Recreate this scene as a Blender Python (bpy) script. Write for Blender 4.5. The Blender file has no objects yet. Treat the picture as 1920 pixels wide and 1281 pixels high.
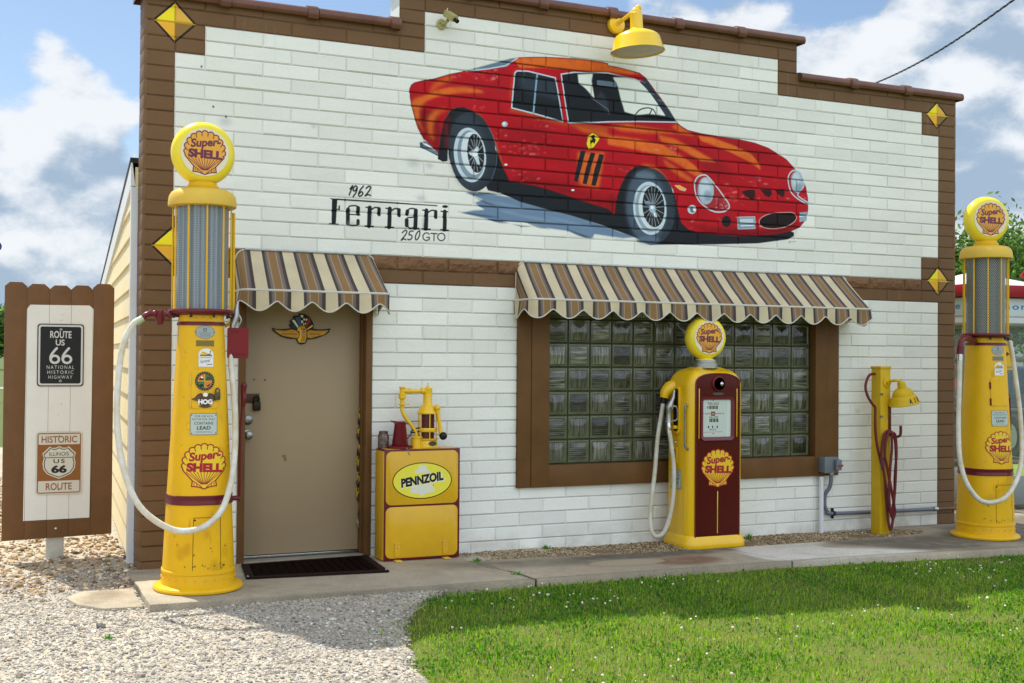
import bpy, bmesh, math, random
import numpy as np
from mathutils import Vector, Matrix, noise as mnoise
R = math.radians
PI = math.pi
random.seed(7)
rng = np.random.default_rng(7)
scene = bpy.context.scene
col = scene.collection

# ------------------------------------------------------------------ camera
FPX, CX, CY = 2184.16, 860.0, 640.0          # focal length and principal point for a 1920 px wide frame
YAW, PIT, ROL = 0.41042, 0.01276, 0.00869
CAM = np.array([-1.16579, -8.02371, 1.4933])
_f0 = np.array([math.sin(YAW), math.cos(YAW), 0.0]); _r0 = np.array([math.cos(YAW), -math.sin(YAW), 0.0]); _u0 = np.array([0, 0, 1.0])
FWD = _f0*math.cos(PIT) + _u0*math.sin(PIT)
_up = -_f0*math.sin(PIT) + _u0*math.cos(PIT)
RGT = _r0*math.cos(ROL) + _up*math.sin(ROL)
UPV = -_r0*math.sin(ROL) + _up*math.cos(ROL)
cd = bpy.data.cameras.new("camera"); cam = bpy.data.objects.new("camera", cd); col.objects.link(cam)
cd.sensor_width = 36.0; cd.lens = FPX/1920*36.0
cd.shift_x = (960-CX)/1920; cd.shift_y = (CY-640.5)/1920
cd.clip_start = 0.1; cd.clip_end = 3000
m = Matrix.Identity(4)
for i in range(3):
    m[i][0] = RGT[i]; m[i][1] = UPV[i]; m[i][2] = -FWD[i]; m[i][3] = CAM[i]
cam.matrix_world = m
scene.camera = cam
def ray(px, py): return FWD + (px-CX)/FPX*RGT - (py-CY)/FPX*UPV
def on_wall(px, py, y=0.0):                   # survey helper: photo pixel -> point of a plane parallel to the front wall
    d = ray(px, py); return CAM + (y-CAM[1])/d[1]*d
def far(px, py, depth): return CAM + ray(px, py)*depth

# ------------------------------------------------------------------ light and sky
SUN_EL, SUN_AZ = R(59.5), math.atan2(-0.87, 2.2)   # azimuth measured from +y towards +x
sun_dir = Vector((math.sin(SUN_AZ)*math.cos(SUN_EL), math.cos(SUN_AZ)*math.cos(SUN_EL), math.sin(SUN_EL)))
sl = bpy.data.lights.new("sun", 'SUN'); sl.energy = 4.9; sl.angle = R(0.55); sl.color = (1.0, 0.95, 0.86)
so = bpy.data.objects.new("sun", sl); col.objects.link(so)
so.rotation_euler = sun_dir.to_track_quat('Z', 'Y').to_euler(); so.location = (0, 0, 30)

world = bpy.data.worlds.new("World"); scene.world = world; world.use_nodes = True
wn = world.node_tree.nodes; wl = world.node_tree.links
for n_ in list(wn): wn.remove(n_)
def WN(t, **kw):
    n_ = wn.new(t)
    for k, v in kw.items(): setattr(n_, k, v)
    return n_
def wmath(op, a, b=None, c=None, clamp=False):
    n_ = WN('ShaderNodeMath', operation=op, use_clamp=clamp)
    for i, v in enumerate((a, b, c)):
        if v is None: continue
        if isinstance(v, (int, float)): n_.inputs[i].default_value = v
        else: wl.new(v, n_.inputs[i])
    return n_.outputs[0]
wout = WN('ShaderNodeOutputWorld'); wbg = WN('ShaderNodeBackground'); wl.new(wbg.outputs[0], wout.inputs[0])
sky = WN('ShaderNodeTexSky'); sky.sky_type = 'NISHITA'; sky.sun_disc = False
sky.sun_elevation = SUN_EL; sky.sun_rotation = SUN_AZ; sky.air_density = 1.0; sky.dust_density = 0.8; sky.ozone_density = 2.0
tc = WN('ShaderNodeTexCoord'); gen = tc.outputs['Generated']
def wdir(px, py):
    d = ray(px, py); return tuple(d/np.linalg.norm(d))
def blob(px, py, sig, amp, d=None):
    d = d or wdir(px, py)
    n_ = WN('ShaderNodeVectorMath', operation='DOT_PRODUCT'); wl.new(gen, n_.inputs[0]); n_.inputs[1].default_value = d
    e = wmath('MULTIPLY', wmath('SUBTRACT', n_.outputs['Value'], 1.0), 1.0/(R(sig)**2/2)/2)
    return wmath('MULTIPLY', wmath('EXPONENT', e), amp)
def wnoise(scale, detail, rough, off=(0, 0, 0), zs=1.5, dist=0.0):
    mp = WN('ShaderNodeMapping'); wl.new(gen, mp.inputs['Vector']); mp.inputs['Location'].default_value = off; mp.inputs['Scale'].default_value = (1, 1, zs)
    n_ = WN('ShaderNodeTexNoise'); wl.new(mp.outputs[0], n_.inputs['Vector'])
    n_.inputs['Scale'].default_value = scale; n_.inputs['Detail'].default_value = detail; n_.inputs['Roughness'].default_value = rough; n_.inputs['Distortion'].default_value = dist
    return n_.outputs['Fac']
def wvor(scale, off, sm=.6, zs=1.6):
    mp = WN('ShaderNodeMapping'); wl.new(gen, mp.inputs['Vector']); mp.inputs['Location'].default_value = off; mp.inputs['Scale'].default_value = (1, 1, zs)
    wq = WN('ShaderNodeTexNoise'); wl.new(mp.outputs[0], wq.inputs['Vector']); wq.inputs['Scale'].default_value = scale*1.7; wq.inputs['Detail'].default_value = 1
    vm = WN('ShaderNodeVectorMath', operation='MULTIPLY_ADD'); wl.new(wq.outputs['Color'], vm.inputs[0]); vm.inputs[1].default_value = (.10, .10, .10); wl.new(mp.outputs[0], vm.inputs[2])
    n_ = WN('ShaderNodeTexVoronoi', feature='F1'); wl.new(vm.outputs[0], n_.inputs['Vector']); n_.inputs['Scale'].default_value = scale; n_.inputs['Detail'].default_value = 1.0; n_.inputs['Roughness'].default_value = .5
    n_.normalize = False
    return n_.outputs['Distance']
def density(off):
    puff = wmath('MULTIPLY', wvor(9.0, off), -0.62)                       # cauliflower heads
    fine = wmath('MULTIPLY', wnoise(14.0, 7.0, .66, off, 1.6, 0), 0.80)
    broad = wmath('MULTIPLY', wnoise(4.0, 3.0, .5, off, 1.8, .1), 0.75)
    return wmath('ADD', wmath('ADD', puff, fine), broad)
O1 = (1.3, 0.4, 0.2); dens = density(O1); dens_up = density((O1[0]+sun_dir.x*.03, O1[1]+sun_dir.y*.03, O1[2]+.055))
tot = wmath('SUBTRACT', dens, 0.62)
for b in [(60, 290, 4.6, 0.62), (20, 330, 3.0, 0.2), (90, 500, 5.0, 0.50), (170, 360, 2.5, .25), (95, 85, 1.3, 0.42), (170, 145, 1.0, 0.3), (135, 195, .7, .2), (620, 10, 6.0, -0.35), (350, 20, 5, -0.3), (215, 60, 2.2, -0.35), (10, 150, 2.4, -0.30), (240, 290, 1.6, -0.2),
          (1330, 20, 3.6, 0.32), (1450, 70, 1.8, .2), (1575, 40, 2.0, -0.55), (1620, 20, 1.5, -.3), (1760, 90, 4.4, 0.75), (1650, 120, 1.8, .35), (1905, 20, 1.6, -0.2), (1850, 330, 6.5, 0.55), (1800, 560, 7, 0.5)]:
    tot = wmath('ADD', tot, blob(*b))
for d, sg, am in [((-0.3, -0.75, 0.58), 42, 0.75), ((0.8, -0.5, 0.3), 35, 0.5), ((-0.8, -0.3, 0.5), 30, 0.4)]:   # unseen cloud cover added behind the camera to brighten the shaded front
    v = Vector(d).normalized(); tot = wmath('ADD', tot, blob(0, 0, sg, am, tuple(v)))
mr = WN('ShaderNodeMapRange', interpolation_type='SMOOTHSTEP'); wl.new(tot, mr.inputs[0]); mr.inputs[1].default_value = -0.06; mr.inputs[2].default_value = 0.19
cover = mr.outputs[0]
lit = wmath('MULTIPLY', wmath('SUBTRACT', dens, dens_up), 3.2)
sh = wmath('ADD', lit, wmath('ADD', blob(1850, 250, 3.4, -0.75), wmath('ADD', blob(1720, 60, 3.4, 0.30), wmath('ADD', blob(60, 260, 3.0, 0.45), wmath('ADD', blob(60, 490, 2.8, -0.45), blob(1800, 600, 5.0, .25))))))
mr2 = WN('ShaderNodeMapRange', interpolation_type='SMOOTHSTEP'); wl.new(sh, mr2.inputs[0]); mr2.inputs[1].default_value = -0.85; mr2.inputs[2].default_value = 0.65
cmix = WN('ShaderNodeMixRGB'); wl.new(mr2.outputs[0], cmix.inputs[0]); CLOUD = 8.1
cmix.inputs[1].default_value = (0.40*CLOUD, 0.53*CLOUD, 0.69*CLOUD, 1); cmix.inputs[2].default_value = (0.98*CLOUD, 1.01*CLOUD, 1.05*CLOUD, 1)
hz = WN('ShaderNodeMixRGB', blend_type='MULTIPLY'); hz.inputs[0].default_value = 1.0; wl.new(sky.outputs[0], hz.inputs[1]); hz.inputs[2].default_value = (1.18, 1.20, 1.20, 1)
smix = WN('ShaderNodeMixRGB'); wl.new(wmath('MULTIPLY', cover, 0.95), smix.inputs[0]); wl.new(hz.outputs[0], smix.inputs[1]); wl.new(cmix.outputs[0], smix.inputs[2])
behind = None
for d, sg, am in [((-0.3, -0.8, 0.50), 34, 1.0), ((0.75, -0.6, 0.3), 26, 0.8)]:     # extra gain added to the unseen sky there, filling the shaded facade
    q_ = blob(0, 0, sg, am, tuple(Vector(d).normalized())); behind = q_ if behind is None else wmath('ADD', behind, q_)
gain = WN('ShaderNodeVectorMath', operation='SCALE'); wl.new(smix.outputs[0], gain.inputs[0]); wl.new(wmath('MULTIPLY_ADD', behind, 1.15, 1.0), gain.inputs['Scale'])
wl.new(gain.outputs[0], wbg.inputs[0]); wbg.inputs[1].default_value = 0.088
scene.view_settings.view_transform = 'Standard'; scene.view_settings.look = 'None'
scene.view_settings.exposure = 0.37; scene.view_settings.gamma = 1.0
scene.cycles.max_bounces = 8; scene.cycles.transparent_max_bounces = 16
scene.cycles.use_denoising = True

# ------------------------------------------------------------------ helpers
def lin(v):
    v = v/255.0
    return v/12.92 if v <= 0.04045 else ((v+0.055)/1.055)**2.4
def C(r, g, b, k=1.0): return (lin(r)*k, lin(g)*k, lin(b)*k, 1.0)

def mat(name, c, rough=0.6, metal=0.0, var=0.0, vscale=8.0, bump=0.0, bscale=60.0, coat=0.0, attr=None, spec=0.28, c2=None, trans=0.0, emit=None, bdist=0.01):
    """procedural painted surface: noise mottling between c and c2 (or a darker c), roughness variation and fine bump"""
    mt = bpy.data.materials.new(name); mt.use_nodes = True
    nt = mt.node_tree; b = nt.nodes['Principled BSDF']
    b.inputs['Roughness'].default_value = rough; b.inputs['Metallic'].default_value = metal
    b.inputs['Coat Weight'].default_value = coat; b.inputs['Coat Roughness'].default_value = 0.12; b.inputs['Specular IOR Level'].default_value = spec
    b.inputs['Transmission Weight'].default_value = trans
    tcn = nt.nodes.new('ShaderNodeTexCoord')
    src = None
    if attr:
        a = nt.nodes.new('ShaderNodeAttribute'); a.attribute_name = attr; src = a.outputs['Color']
    if var > 0 or c2:
        nz = nt.nodes.new('ShaderNodeTexNoise'); nz.inputs['Scale'].default_value = vscale; nz.inputs['Detail'].default_value = 6; nz.inputs['Roughness'].default_value = 0.65
        nt.links.new(tcn.outputs['Object'], nz.inputs['Vector'])
        mrn = nt.nodes.new('ShaderNodeMapRange'); mrn.inputs[1].default_value = 0.33; mrn.inputs[2].default_value = 0.68; nt.links.new(nz.outputs['Fac'], mrn.inputs[0])
        mx = nt.nodes.new('ShaderNodeMixRGB'); nt.links.new(mrn.outputs[0], mx.inputs[0])
        if src: 
            mx.blend_type = 'MULTIPLY'; nt.links.new(src, mx.inputs[1]); mx.inputs[2].default_value = (1-var, 1-var, 1-var, 1)
        else:
            mx.inputs[1].default_value = c; mx.inputs[2].default_value = c2 if c2 else (c[0]*(1-var), c[1]*(1-var), c[2]*(1-var), 1)
        nt.links.new(mx.outputs[0], b.inputs['Base Color'])
        mr_ = nt.nodes.new('ShaderNodeMapRange'); mr_.inputs[3].default_value = rough*0.85; mr_.inputs[4].default_value = min(1, rough*1.2); nt.links.new(nz.outputs['Fac'], mr_.inputs[0]); nt.links.new(mr_.outputs[0], b.inputs['Roughness'])
    elif src: nt.links.new(src, b.inputs['Base Color'])
    else: b.inputs['Base Color'].default_value = c
    if bump > 0:
        n2 = nt.nodes.new('ShaderNodeTexNoise'); n2.inputs['Scale'].default_value = bscale; n2.inputs['Detail'].default_value = 5; nt.links.new(tcn.outputs['Object'], n2.inputs['Vector'])
        bp = nt.nodes.new('ShaderNodeBump'); bp.inputs['Strength'].default_value = bump; bp.inputs['Distance'].default_value = bdist; nt.links.new(n2.outputs['Fac'], bp.inputs['Height']); nt.links.new(bp.outputs[0], b.inputs['Normal'])
    if emit: b.inputs['Emission Color'].default_value = emit; b.inputs['Emission Strength'].default_value = 1.0
    return mt

OFF = {}
class MB:
    """collects shapes as plain lists, builds ONE mesh object"""
    def __init__(s): s.v = []; s.f = []; s.m = []; s.uv = {}
    def add(s, vs, fs, mi=0):
        o = len(s.v); s.v += [tuple(p) for p in vs]
        for f in fs: s.f.append(tuple(i+o for i in f)); s.m.append(mi)
        return o
    def box(s, x0, x1, y0, y1, z0, z1, bev=0.0, mi=0, mtx=None, seg=2):
        bm = bmesh.new(); bmesh.ops.create_cube(bm, size=1.0)
        for v in bm.verts: v.co = ((x0+x1)/2+v.co.x*(x1-x0), (y0+y1)/2+v.co.y*(y1-y0), (z0+z1)/2+v.co.z*(z1-z0))
        if bev > 0: bmesh.ops.bevel(bm, geom=bm.edges[:]+bm.verts[:], offset=bev, segments=seg, profile=0.5, affect='EDGES')
        s.bm(bm, mi, mtx); return s
    def bm(s, bm, mi=0, mtx=None):
        bm.verts.ensure_lookup_table(); bm.verts.index_update()
        s.add([(mtx @ v.co if mtx else v.co) for v in bm.verts], [[v.index for v in f.verts] for f in bm.faces], mi); bm.free()
    def lathe(s, prof, n=32, mi=0, o=(0, 0, 0), axis='Z', mtx=None, a0=0.0, a1=2*PI, shape=None):
        """prof: list of (r,z); revolved about an axis through o"""
        full = abs(a1-a0-2*PI) < 1e-6; k = n if full else n+1
        vs = []
        for r, z in prof:
            for i in range(k):
                a = a0+(a1-a0)*i/n; q = shape(a, z) if shape else 1.0
                p = (r*q*math.cos(a), r*q*math.sin(a), z)
                if axis == 'Y': p = (p[0], -p[2], p[1])
                if axis == 'X': p = (p[2], p[0], p[1])
                p = Vector(p)
                if mtx: p = mtx @ p
                vs.append((p[0]+o[0], p[1]+o[1], p[2]+o[2]))
        fs = []
        for j in range(len(prof)-1):
            for i in range(n):
                i2 = (i+1) % k
                fs.append((j*k+i, j*k+i2, (j+1)*k+i2, (j+1)*k+i))
        if full:
            if prof[0][0] > 1e-6: fs.append(tuple(range(k-1, -1, -1)))
            if prof[-1][0] > 1e-6: fs.append(tuple((len(prof)-1)*k+i for i in range(k)))
        s.add(vs, fs, mi); return s
    def tube(s, pts, r, n=8, mi=0, closed=False, smooth=0, cap=True):
        P = [Vector(p) for p in pts]
        if smooth: P = catmull(P, smooth, closed)
        rr = r if hasattr(r, '__len__') else [r]*len(P)
        if len(rr) != len(P): rr = np.interp(np.linspace(0, 1, len(P)), np.linspace(0, 1, len(rr)), rr)
        N = len(P); t0 = (P[1]-P[0]).normalized()
        u = t0.orthogonal().normalized(); vs = []
        for i in range(N):
            if closed: t = (P[(i+1) % N]-P[i-1]).normalized()
            else: t = (P[min(i+1, N-1)]-P[max(i-1, 0)]).normalized()
            u = (u-t*u.dot(t)).normalized(); w = t.cross(u)
            for k in range(n):
                a = 2*PI*k/n; vs.append(P[i]+(u*math.cos(a)+w*math.sin(a))*rr[i])
        fs = []
        for i in range(N if closed else N-1):
            for k in range(n):
                a, b = i*n+k, i*n+(k+1) % n; i2 = (i+1) % N
                fs.append((a, b, i2*n+(k+1) % n, i2*n+k))
        if not closed and cap: fs.append(tuple(range(n-1, -1, -1))); fs.append(tuple((N-1)*n+k for k in range(n)))
        s.add(vs, fs, mi); return s
    def ball(s, c, r, mi=0, sub=2, sc=(1, 1, 1)):
        bm = bmesh.new(); bmesh.ops.create_icosphere(bm, subdivisions=sub, radius=1.0)
        for v in bm.verts: v.co = Vector((c[0]+v.co.x*r*sc[0], c[1]+v.co.y*r*sc[1], c[2]+v.co.z*r*sc[2]))
        s.bm(bm, mi); return s
    def prism(s, pts, y0, y1, mi=0, plane='XZ', bev=0.0):
        """outline pts extruded between two depths"""
        n = len(pts)
        def P(p, d): return (p[0], d, p[1]) if plane == 'XZ' else ((p[0], p[1], d) if plane == 'XY' else (d, p[0], p[1]))
        bm = bmesh.new()
        a = [bm.verts.new(P(p, y0)) for p in pts]; b = [bm.verts.new(P(p, y1)) for p in pts]
        f1 = bm.faces.new(a); f2 = bm.faces.new(b[::-1])
        for i in range(n): bm.faces.new((a[i], b[i], b[(i+1) % n], a[(i+1) % n]))
        bmesh.ops.recalc_face_normals(bm, faces=bm.faces[:])
        if bev > 0: bmesh.ops.bevel(bm, geom=[e for e in bm.edges if (e.verts[0] in a) == (e.verts[1] in a)], offset=bev, segments=2, profile=0.5, affect='EDGES')
        bmesh.ops.triangulate(bm, faces=[f for f in bm.faces if len(f.verts) > 4])
        s.bm(bm, mi); return s
    def grid(s, fn, nu, nv, mi=0, uv=True, keep=None):
        vs = [fn(i/nu, j/nv) for j in range(nv+1) for i in range(nu+1)]
        o = len(s.v); s.v += [tuple(p) for p in vs]
        for j in range(nv):
            for i in range(nu):
                if keep is not None and not keep[j][i]: continue
                a = o+j*(nu+1)+i; s.f.append((a, a+1, a+nu+2, a+nu+1)); s.m.append(mi)
                if uv: s.uv[len(s.f)-1] = [(i/nu, j/nv), ((i+1)/nu, j/nv), ((i+1)/nu, (j+1)/nv), (i/nu, (j+1)/nv)]
        return s
    def build(s, name, mats, parent=None, smooth=35, local=False, label=None, recalc=True, weld=True):
        me = bpy.data.meshes.new(name)
        off = Vector((0, 0, 0))
        if parent is not None and not local: off = OFF.get(parent.name, Vector((0, 0, 0)))
        me.from_pydata([(v[0]-off[0], v[1]-off[1], v[2]-off[2]) for v in s.v], [], s.f)
        for m_ in (mats if isinstance(mats, (list, tuple)) else [mats]): me.materials.append(m_)
        me.polygons.foreach_set('material_index', np.array(s.m, dtype=np.int32))
        if s.uv:
            ul = me.uv_layers.new(name='UVMap')
            for fi, q in s.uv.items():
                ls = me.polygons[fi].loop_start
                for k_, w in enumerate(q): ul.data[ls+k_].uv = w
        me.validate(verbose=False)
        bm = bmesh.new(); bm.from_mesh(me)
        if weld: bmesh.ops.remove_doubles(bm, verts=bm.verts[:], dist=1e-6)
        if recalc: bmesh.ops.recalc_face_normals(bm, faces=bm.faces[:])
        if smooth:
            lim = R(smooth)
            for f in bm.faces: f.smooth = True
            for e in bm.edges:
                if len(e.link_faces) != 2 or e.calc_face_angle(0) > lim: e.smooth = False
        bm.to_mesh(me); bm.free(); me.update()
        o = bpy.data.objects.new(name, me); col.objects.link(o)
        if parent is not None:
            o.parent = parent
            if parent.name in OFF: OFF[o.name] = OFF[parent.name]
        if label: o['label'] = label
        return o
def catmull(P, k, closed=False):
    out = []; n = len(P)
    for i in range(n if closed else n-1):
        p1, p2 = P[i], P[(i+1) % n]
        p0 = P[i-1] if (i > 0 or closed) else p1*2-p2
        p3 = P[(i+2) % n] if (i+2 < n or closed) else p2*2-p1
        for j in range(k):
            t = j/k
            out.append(0.5*((2*p1)+(p2-p0)*t+(2*p0-5*p1+4*p2-p3)*t*t+(3*p1-p0-3*p2+p3)*t**3))
    if not closed: out.append(P[-1])
    return out
def thing(name, label, cat, loc=(0, 0, 0), rotz=0.0, group=None):
    o = bpy.data.objects.new(name, None); col.objects.link(o); o.empty_display_size = 0.1
    o.location = loc; o.rotation_euler = (0, 0, rotz); o['label'] = label; o['category'] = cat
    if group: o['group'] = group
    OFF[o.name] = Vector(loc)
    return o
def tag(o, label, cat, group=None):
    o['label'] = label; o['category'] = cat
    if group: o['group'] = group
    return o
def struct(o): o['kind'] = 'structure'; return o
def stuff(o): o['kind'] = 'stuff'; return o

def vnoise(h, w, cell, seed, octaves=4, gain=0.5):
    """tile-free value noise as an array in 0..1"""
    r = np.random.default_rng(seed); out = np.zeros((h, w)); amp = 1.0; tot_ = 0
    for o in range(octaves):
        c = max(1.0, cell/2**o); gh, gw = int(h/c)+3, int(w/c)+3
        g = r.random((gh, gw)); y = np.arange(h)/c; x = np.arange(w)/c
        yi, xi = y.astype(int), x.astype(int); fy, fx = y-yi, x-xi
        fy = (fy*fy*(3-2*fy))[:, None]; fx = (fx*fx*(3-2*fx))[None, :]
        a = g[yi][:, xi]; b = g[yi][:, xi+1]; c_ = g[yi+1][:, xi]; d = g[yi+1][:, xi+1]
        out += amp*((a*(1-fx)+b*fx)*(1-fy)+(c_*(1-fx)+d*fx)*fy); tot_ += amp; amp *= gain
    return out/tot_

# ------------------------------------------------------------------ painted surfaces (drawn here, in code, stroke by stroke)
def text_tris(txt, bold=0.0, shear=0.0, spacing=1.0):
    cu = bpy.data.curves.new('t', 'FONT'); cu.body = txt; cu.offset = bold; cu.shear = shear; cu.space_character = spacing; cu.resolution_u = 4
    ob = bpy.data.objects.new('t', cu); col.objects.link(ob); bpy.context.view_layer.update()
    dg = bpy.context.evaluated_depsgraph_get(); ev = ob.evaluated_get(dg); me = ev.to_mesh(); me.calc_loop_triangles()
    V = np.array([v.co[:2] for v in me.vertices]).reshape(-1, 2); T = np.array([t.vertices[:] for t in me.loop_triangles]).reshape(-1, 3)
    ev.to_mesh_clear(); bpy.data.objects.remove(ob); bpy.data.curves.remove(cu)
    return V, T
class Paint:
    """a small raster painter in the surface's own coordinates (x right, y up)"""
    def __init__(s, x0, x1, y0, y1, res, bg=None):
        s.x0, s.y0, s.res = x0, y0, res
        s.w = max(4, int(round((x1-x0)/res))); s.h = max(4, int(round((y1-y0)/res)))
        s.sx = s.w/(x1-x0); s.sy = s.h/(y1-y0)
        s.c = np.zeros((s.h, s.w, 3)); s.a = np.zeros((s.h, s.w))
        if bg is not None: s.c[:] = bg[:3]; s.a[:] = 1.0
    def px(s, P):
        P = np.asarray(P, float); return np.c_[(P[:, 0]-s.x0)*s.sx, (P[:, 1]-s.y0)*s.sy]
    def _fill(s, Q, pad=0, ss=3):
        x0 = max(0, int(Q[:, 0].min())-1-pad); x1 = min(s.w, int(Q[:, 0].max())+2+pad)
        y0 = max(0, int(Q[:, 1].min())-1-pad); y1 = min(s.h, int(Q[:, 1].max())+2+pad)
        if x1 <= x0 or y1 <= y0: return None
        W, H = (x1-x0)*ss, (y1-y0)*ss
        mk = np.zeros((H, W), bool); X = np.arange(W)+0.5; q = (Q-np.array([x0, y0]))*ss
        for i in range(len(q)):
            a, b = q[i], q[(i+1) % len(q)]
            if a[1] == b[1]: continue
            if a[1] > b[1]: a, b = b, a
            r0 = max(0, int(math.ceil(a[1]-0.5))); r1 = min(H, int(math.ceil(b[1]-0.5)))
            if r1 <= r0: continue
            yy = np.arange(r0, r1)+0.5; xc = a[0]+(yy-a[1])/(b[1]-a[1])*(b[0]-a[0])
            mk[r0:r1] ^= X[None, :] > xc[:, None]
        return (x0, y0, x1, y1), mk.reshape(y1-y0, ss, x1-x0, ss).mean((1, 3))
    def comp(s, bb, mk, c, alpha=1.0, clip=None):
        x0, y0, x1, y1 = bb; mk = mk*alpha
        if clip is not None: mk = mk*clip[y0:y1, x0:x1]
        A = s.a[y0:y1, x0:x1]; Cc = s.c[y0:y1, x0:x1]; na = mk+A*(1-mk)
        k = np.where(na > 1e-6, mk/np.maximum(na, 1e-6), 0)[..., None]
        Cc[:] = Cc*(1-k)+np.array(c[:3])*k; A[:] = na
    def blur(s, mk, r):
        if r < 0.5: return mk
        n = int(r*2.5); k = np.exp(-0.5*(np.arange(-n, n+1)/r)**2); k /= k.sum()
        mk = np.apply_along_axis(lambda v: np.convolve(v, k, 'same'), 0, mk)
        return np.apply_along_axis(lambda v: np.convolve(v, k, 'same'), 1, mk)
    def poly(s, P, c, alpha=1.0, soft=0.0, smooth=0, clip=None, rough=0.0):
        if smooth: P = [(p.x, p.y) for p in catmull([Vector((a, b, 0)) for a, b in P], smooth, True)]
        Q = s.px(P); sr = soft*s.sx
        r = s._fill(Q, int(sr*3)+1)
        if r is None: return None
        bb, mk = r; mk = s.blur(mk, sr)
        if rough > 0:
            nz = vnoise(mk.shape[0], mk.shape[1], 14, int(abs(P[0][0])*977) % 9999, 3); mk = np.clip(mk*(1-rough)+mk*rough*2*nz, 0, 1)
        s.comp(bb, mk, c, alpha, clip); return bb, mk
    def line(s, P, w, c, alpha=1.0, smooth=0, closed=False, clip=None, taper=False, soft=0.0):
        if smooth: P = [(p.x, p.y) for p in catmull([Vector((a, b, 0)) for a, b in P], smooth, closed)]
        if closed: P = list(P)+[P[0]]
        Q = s.px(P); hw = w*s.sx/2; pad = int(hw+3+soft*s.sx*3)
        x0 = max(0, int(Q[:, 0].min())-pad); x1 = min(s.w, int(Q[:, 0].max())+pad+1); y0 = max(0, int(Q[:, 1].min())-pad); y1 = min(s.h, int(Q[:, 1].max())+pad+1)
        if x1 <= x0 or y1 <= y0: return
        X, Y = np.meshgrid(np.arange(x0, x1)+0.5, np.arange(y0, y1)+0.5); D = np.full(X.shape, -1e9)
        n = len(Q)-1
        for i in range(n):
            a, b = Q[i], Q[i+1]; d = b-a; L = d@d
            t = np.clip(((X-a[0])*d[0]+(Y-a[1])*d[1])/max(L, 1e-9), 0, 1)
            h = hw if not taper else hw*np.sin(PI*np.clip((i+t)/n, 0.06, 0.94))
            D = np.maximum(D, h-np.hypot(X-a[0]-t*d[0], Y-a[1]-t*d[1]))
        mk = np.clip(D+0.5, 0, 1)
        if soft: mk = s.blur(mk, soft*s.sx)
        s.comp((x0, y0, x1, y1), mk, c, alpha, clip)
    def ellipse(s, cx, cy, rx, ry, c, alpha=1.0, rot=0.0, soft=0.0, clip=None):
        P = []
        for k in range(48):
            a = 2*PI*k/48; x, y = rx*math.cos(a), ry*math.sin(a); P.append((cx+x*math.cos(rot)-y*math.sin(rot), cy+x*math.sin(rot)+y*math.cos(rot)))
        return s.poly(P, c, alpha, soft, clip=clip)
    def rrect(s, x0, x1, y0, y1, r, c, alpha=1.0):
        s.poly(rrect(x0, x1, y0, y1, r), c, alpha)
    def text(s, txt, cx, cy, h, c, bold=0.0, shear=0.0, width=None, rot=0.0, spacing=1.0, alpha=1.0, arc=None, dx=(0, 0)):
        V, T = text_tris(txt, bold, shear, spacing)
        if len(T) == 0: return
        lo, hi = V.min(0), V.max(0); sc = h/(hi[1]-lo[1]); V = (V-(lo+hi)/2)*sc
        if width: V[:, 0] *= width/((hi[0]-lo[0])*sc)
        cr, sr = math.cos(rot), math.sin(rot)
        V = np.c_[V[:, 0]*cr-V[:, 1]*sr+cx, V[:, 0]*sr+V[:, 1]*cr+cy]
        Q = s.px(V); pad = 2
        x0 = max(0, int(Q[:, 0].min())-pad); x1 = min(s.w, int(Q[:, 0].max())+pad+1); y0 = max(0, int(Q[:, 1].min())-pad); y1 = min(s.h, int(Q[:, 1].max())+pad+1)
        if x1 <= x0 or y1 <= y0: return
        acc = np.zeros((y1-y0, x1-x0))
        for t in T:
            r = s._fill(Q[t], 0, 4)
            if r is None: continue
            (a, b, c2, d), mk = r
            if c2 <= x0 or d <= y0: continue
            acc[b-y0:d-y0, a-x0:c2-x0] += mk
        s.comp((x0, y0, x1, y1), np.clip(acc, 0, 1), c, alpha)
    def image(s, name):
        im = bpy.data.images.new(name, s.w, s.h, alpha=True, float_buffer=False)
        lc = np.clip(s.c, 0, 1); sc = np.where(lc <= 0.0031308, lc*12.92, 1.055*np.power(np.maximum(lc, 1e-9), 1/2.4)-0.055)
        buf = np.dstack([sc, s.a]).astype(np.float32); im.pixels.foreach_set(buf.ravel()); im.update(); im.pack(); return im
def rrect(x0, x1, y0, y1, r, n=6):
    P = []
    for cx, cy, a0 in ((x1-r, y1-r, 0), (x0+r, y1-r, PI/2), (x0+r, y0+r, PI), (x1-r, y0+r, 1.5*PI)):
        for k in range(n+1): a = a0+PI/2*k/n; P.append((cx+r*math.cos(a), cy+r*math.sin(a)))
    return P
def paint_mat(name, p, rough=0.45, alpha=True, metal=0.0, coat=0.0, rep=None):
    mt = bpy.data.materials.new(name); mt.use_nodes = True; nt = mt.node_tree; b = nt.nodes['Principled BSDF']
    t = nt.nodes.new('ShaderNodeTexImage'); t.image = p.image(name); t.extension = 'REPEAT' if rep else 'EXTEND'
    if rep:
        uvn = nt.nodes.new('ShaderNodeUVMap'); mp = nt.nodes.new('ShaderNodeMapping'); mp.inputs['Scale'].default_value = (rep[0], rep[1], 1)
        nt.links.new(uvn.outputs[0], mp.inputs['Vector']); nt.links.new(mp.outputs[0], t.inputs['Vector'])
    nt.links.new(t.outputs['Color'], b.inputs['Base Color'])
    if alpha: nt.links.new(t.outputs['Alpha'], b.inputs['Alpha'])
    b.inputs['Roughness'].default_value = rough; b.inputs['Metallic'].default_value = metal; b.inputs['Coat Weight'].default_value = coat; b.inputs['Specular IOR Level'].default_value = .28
    return mt
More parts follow.
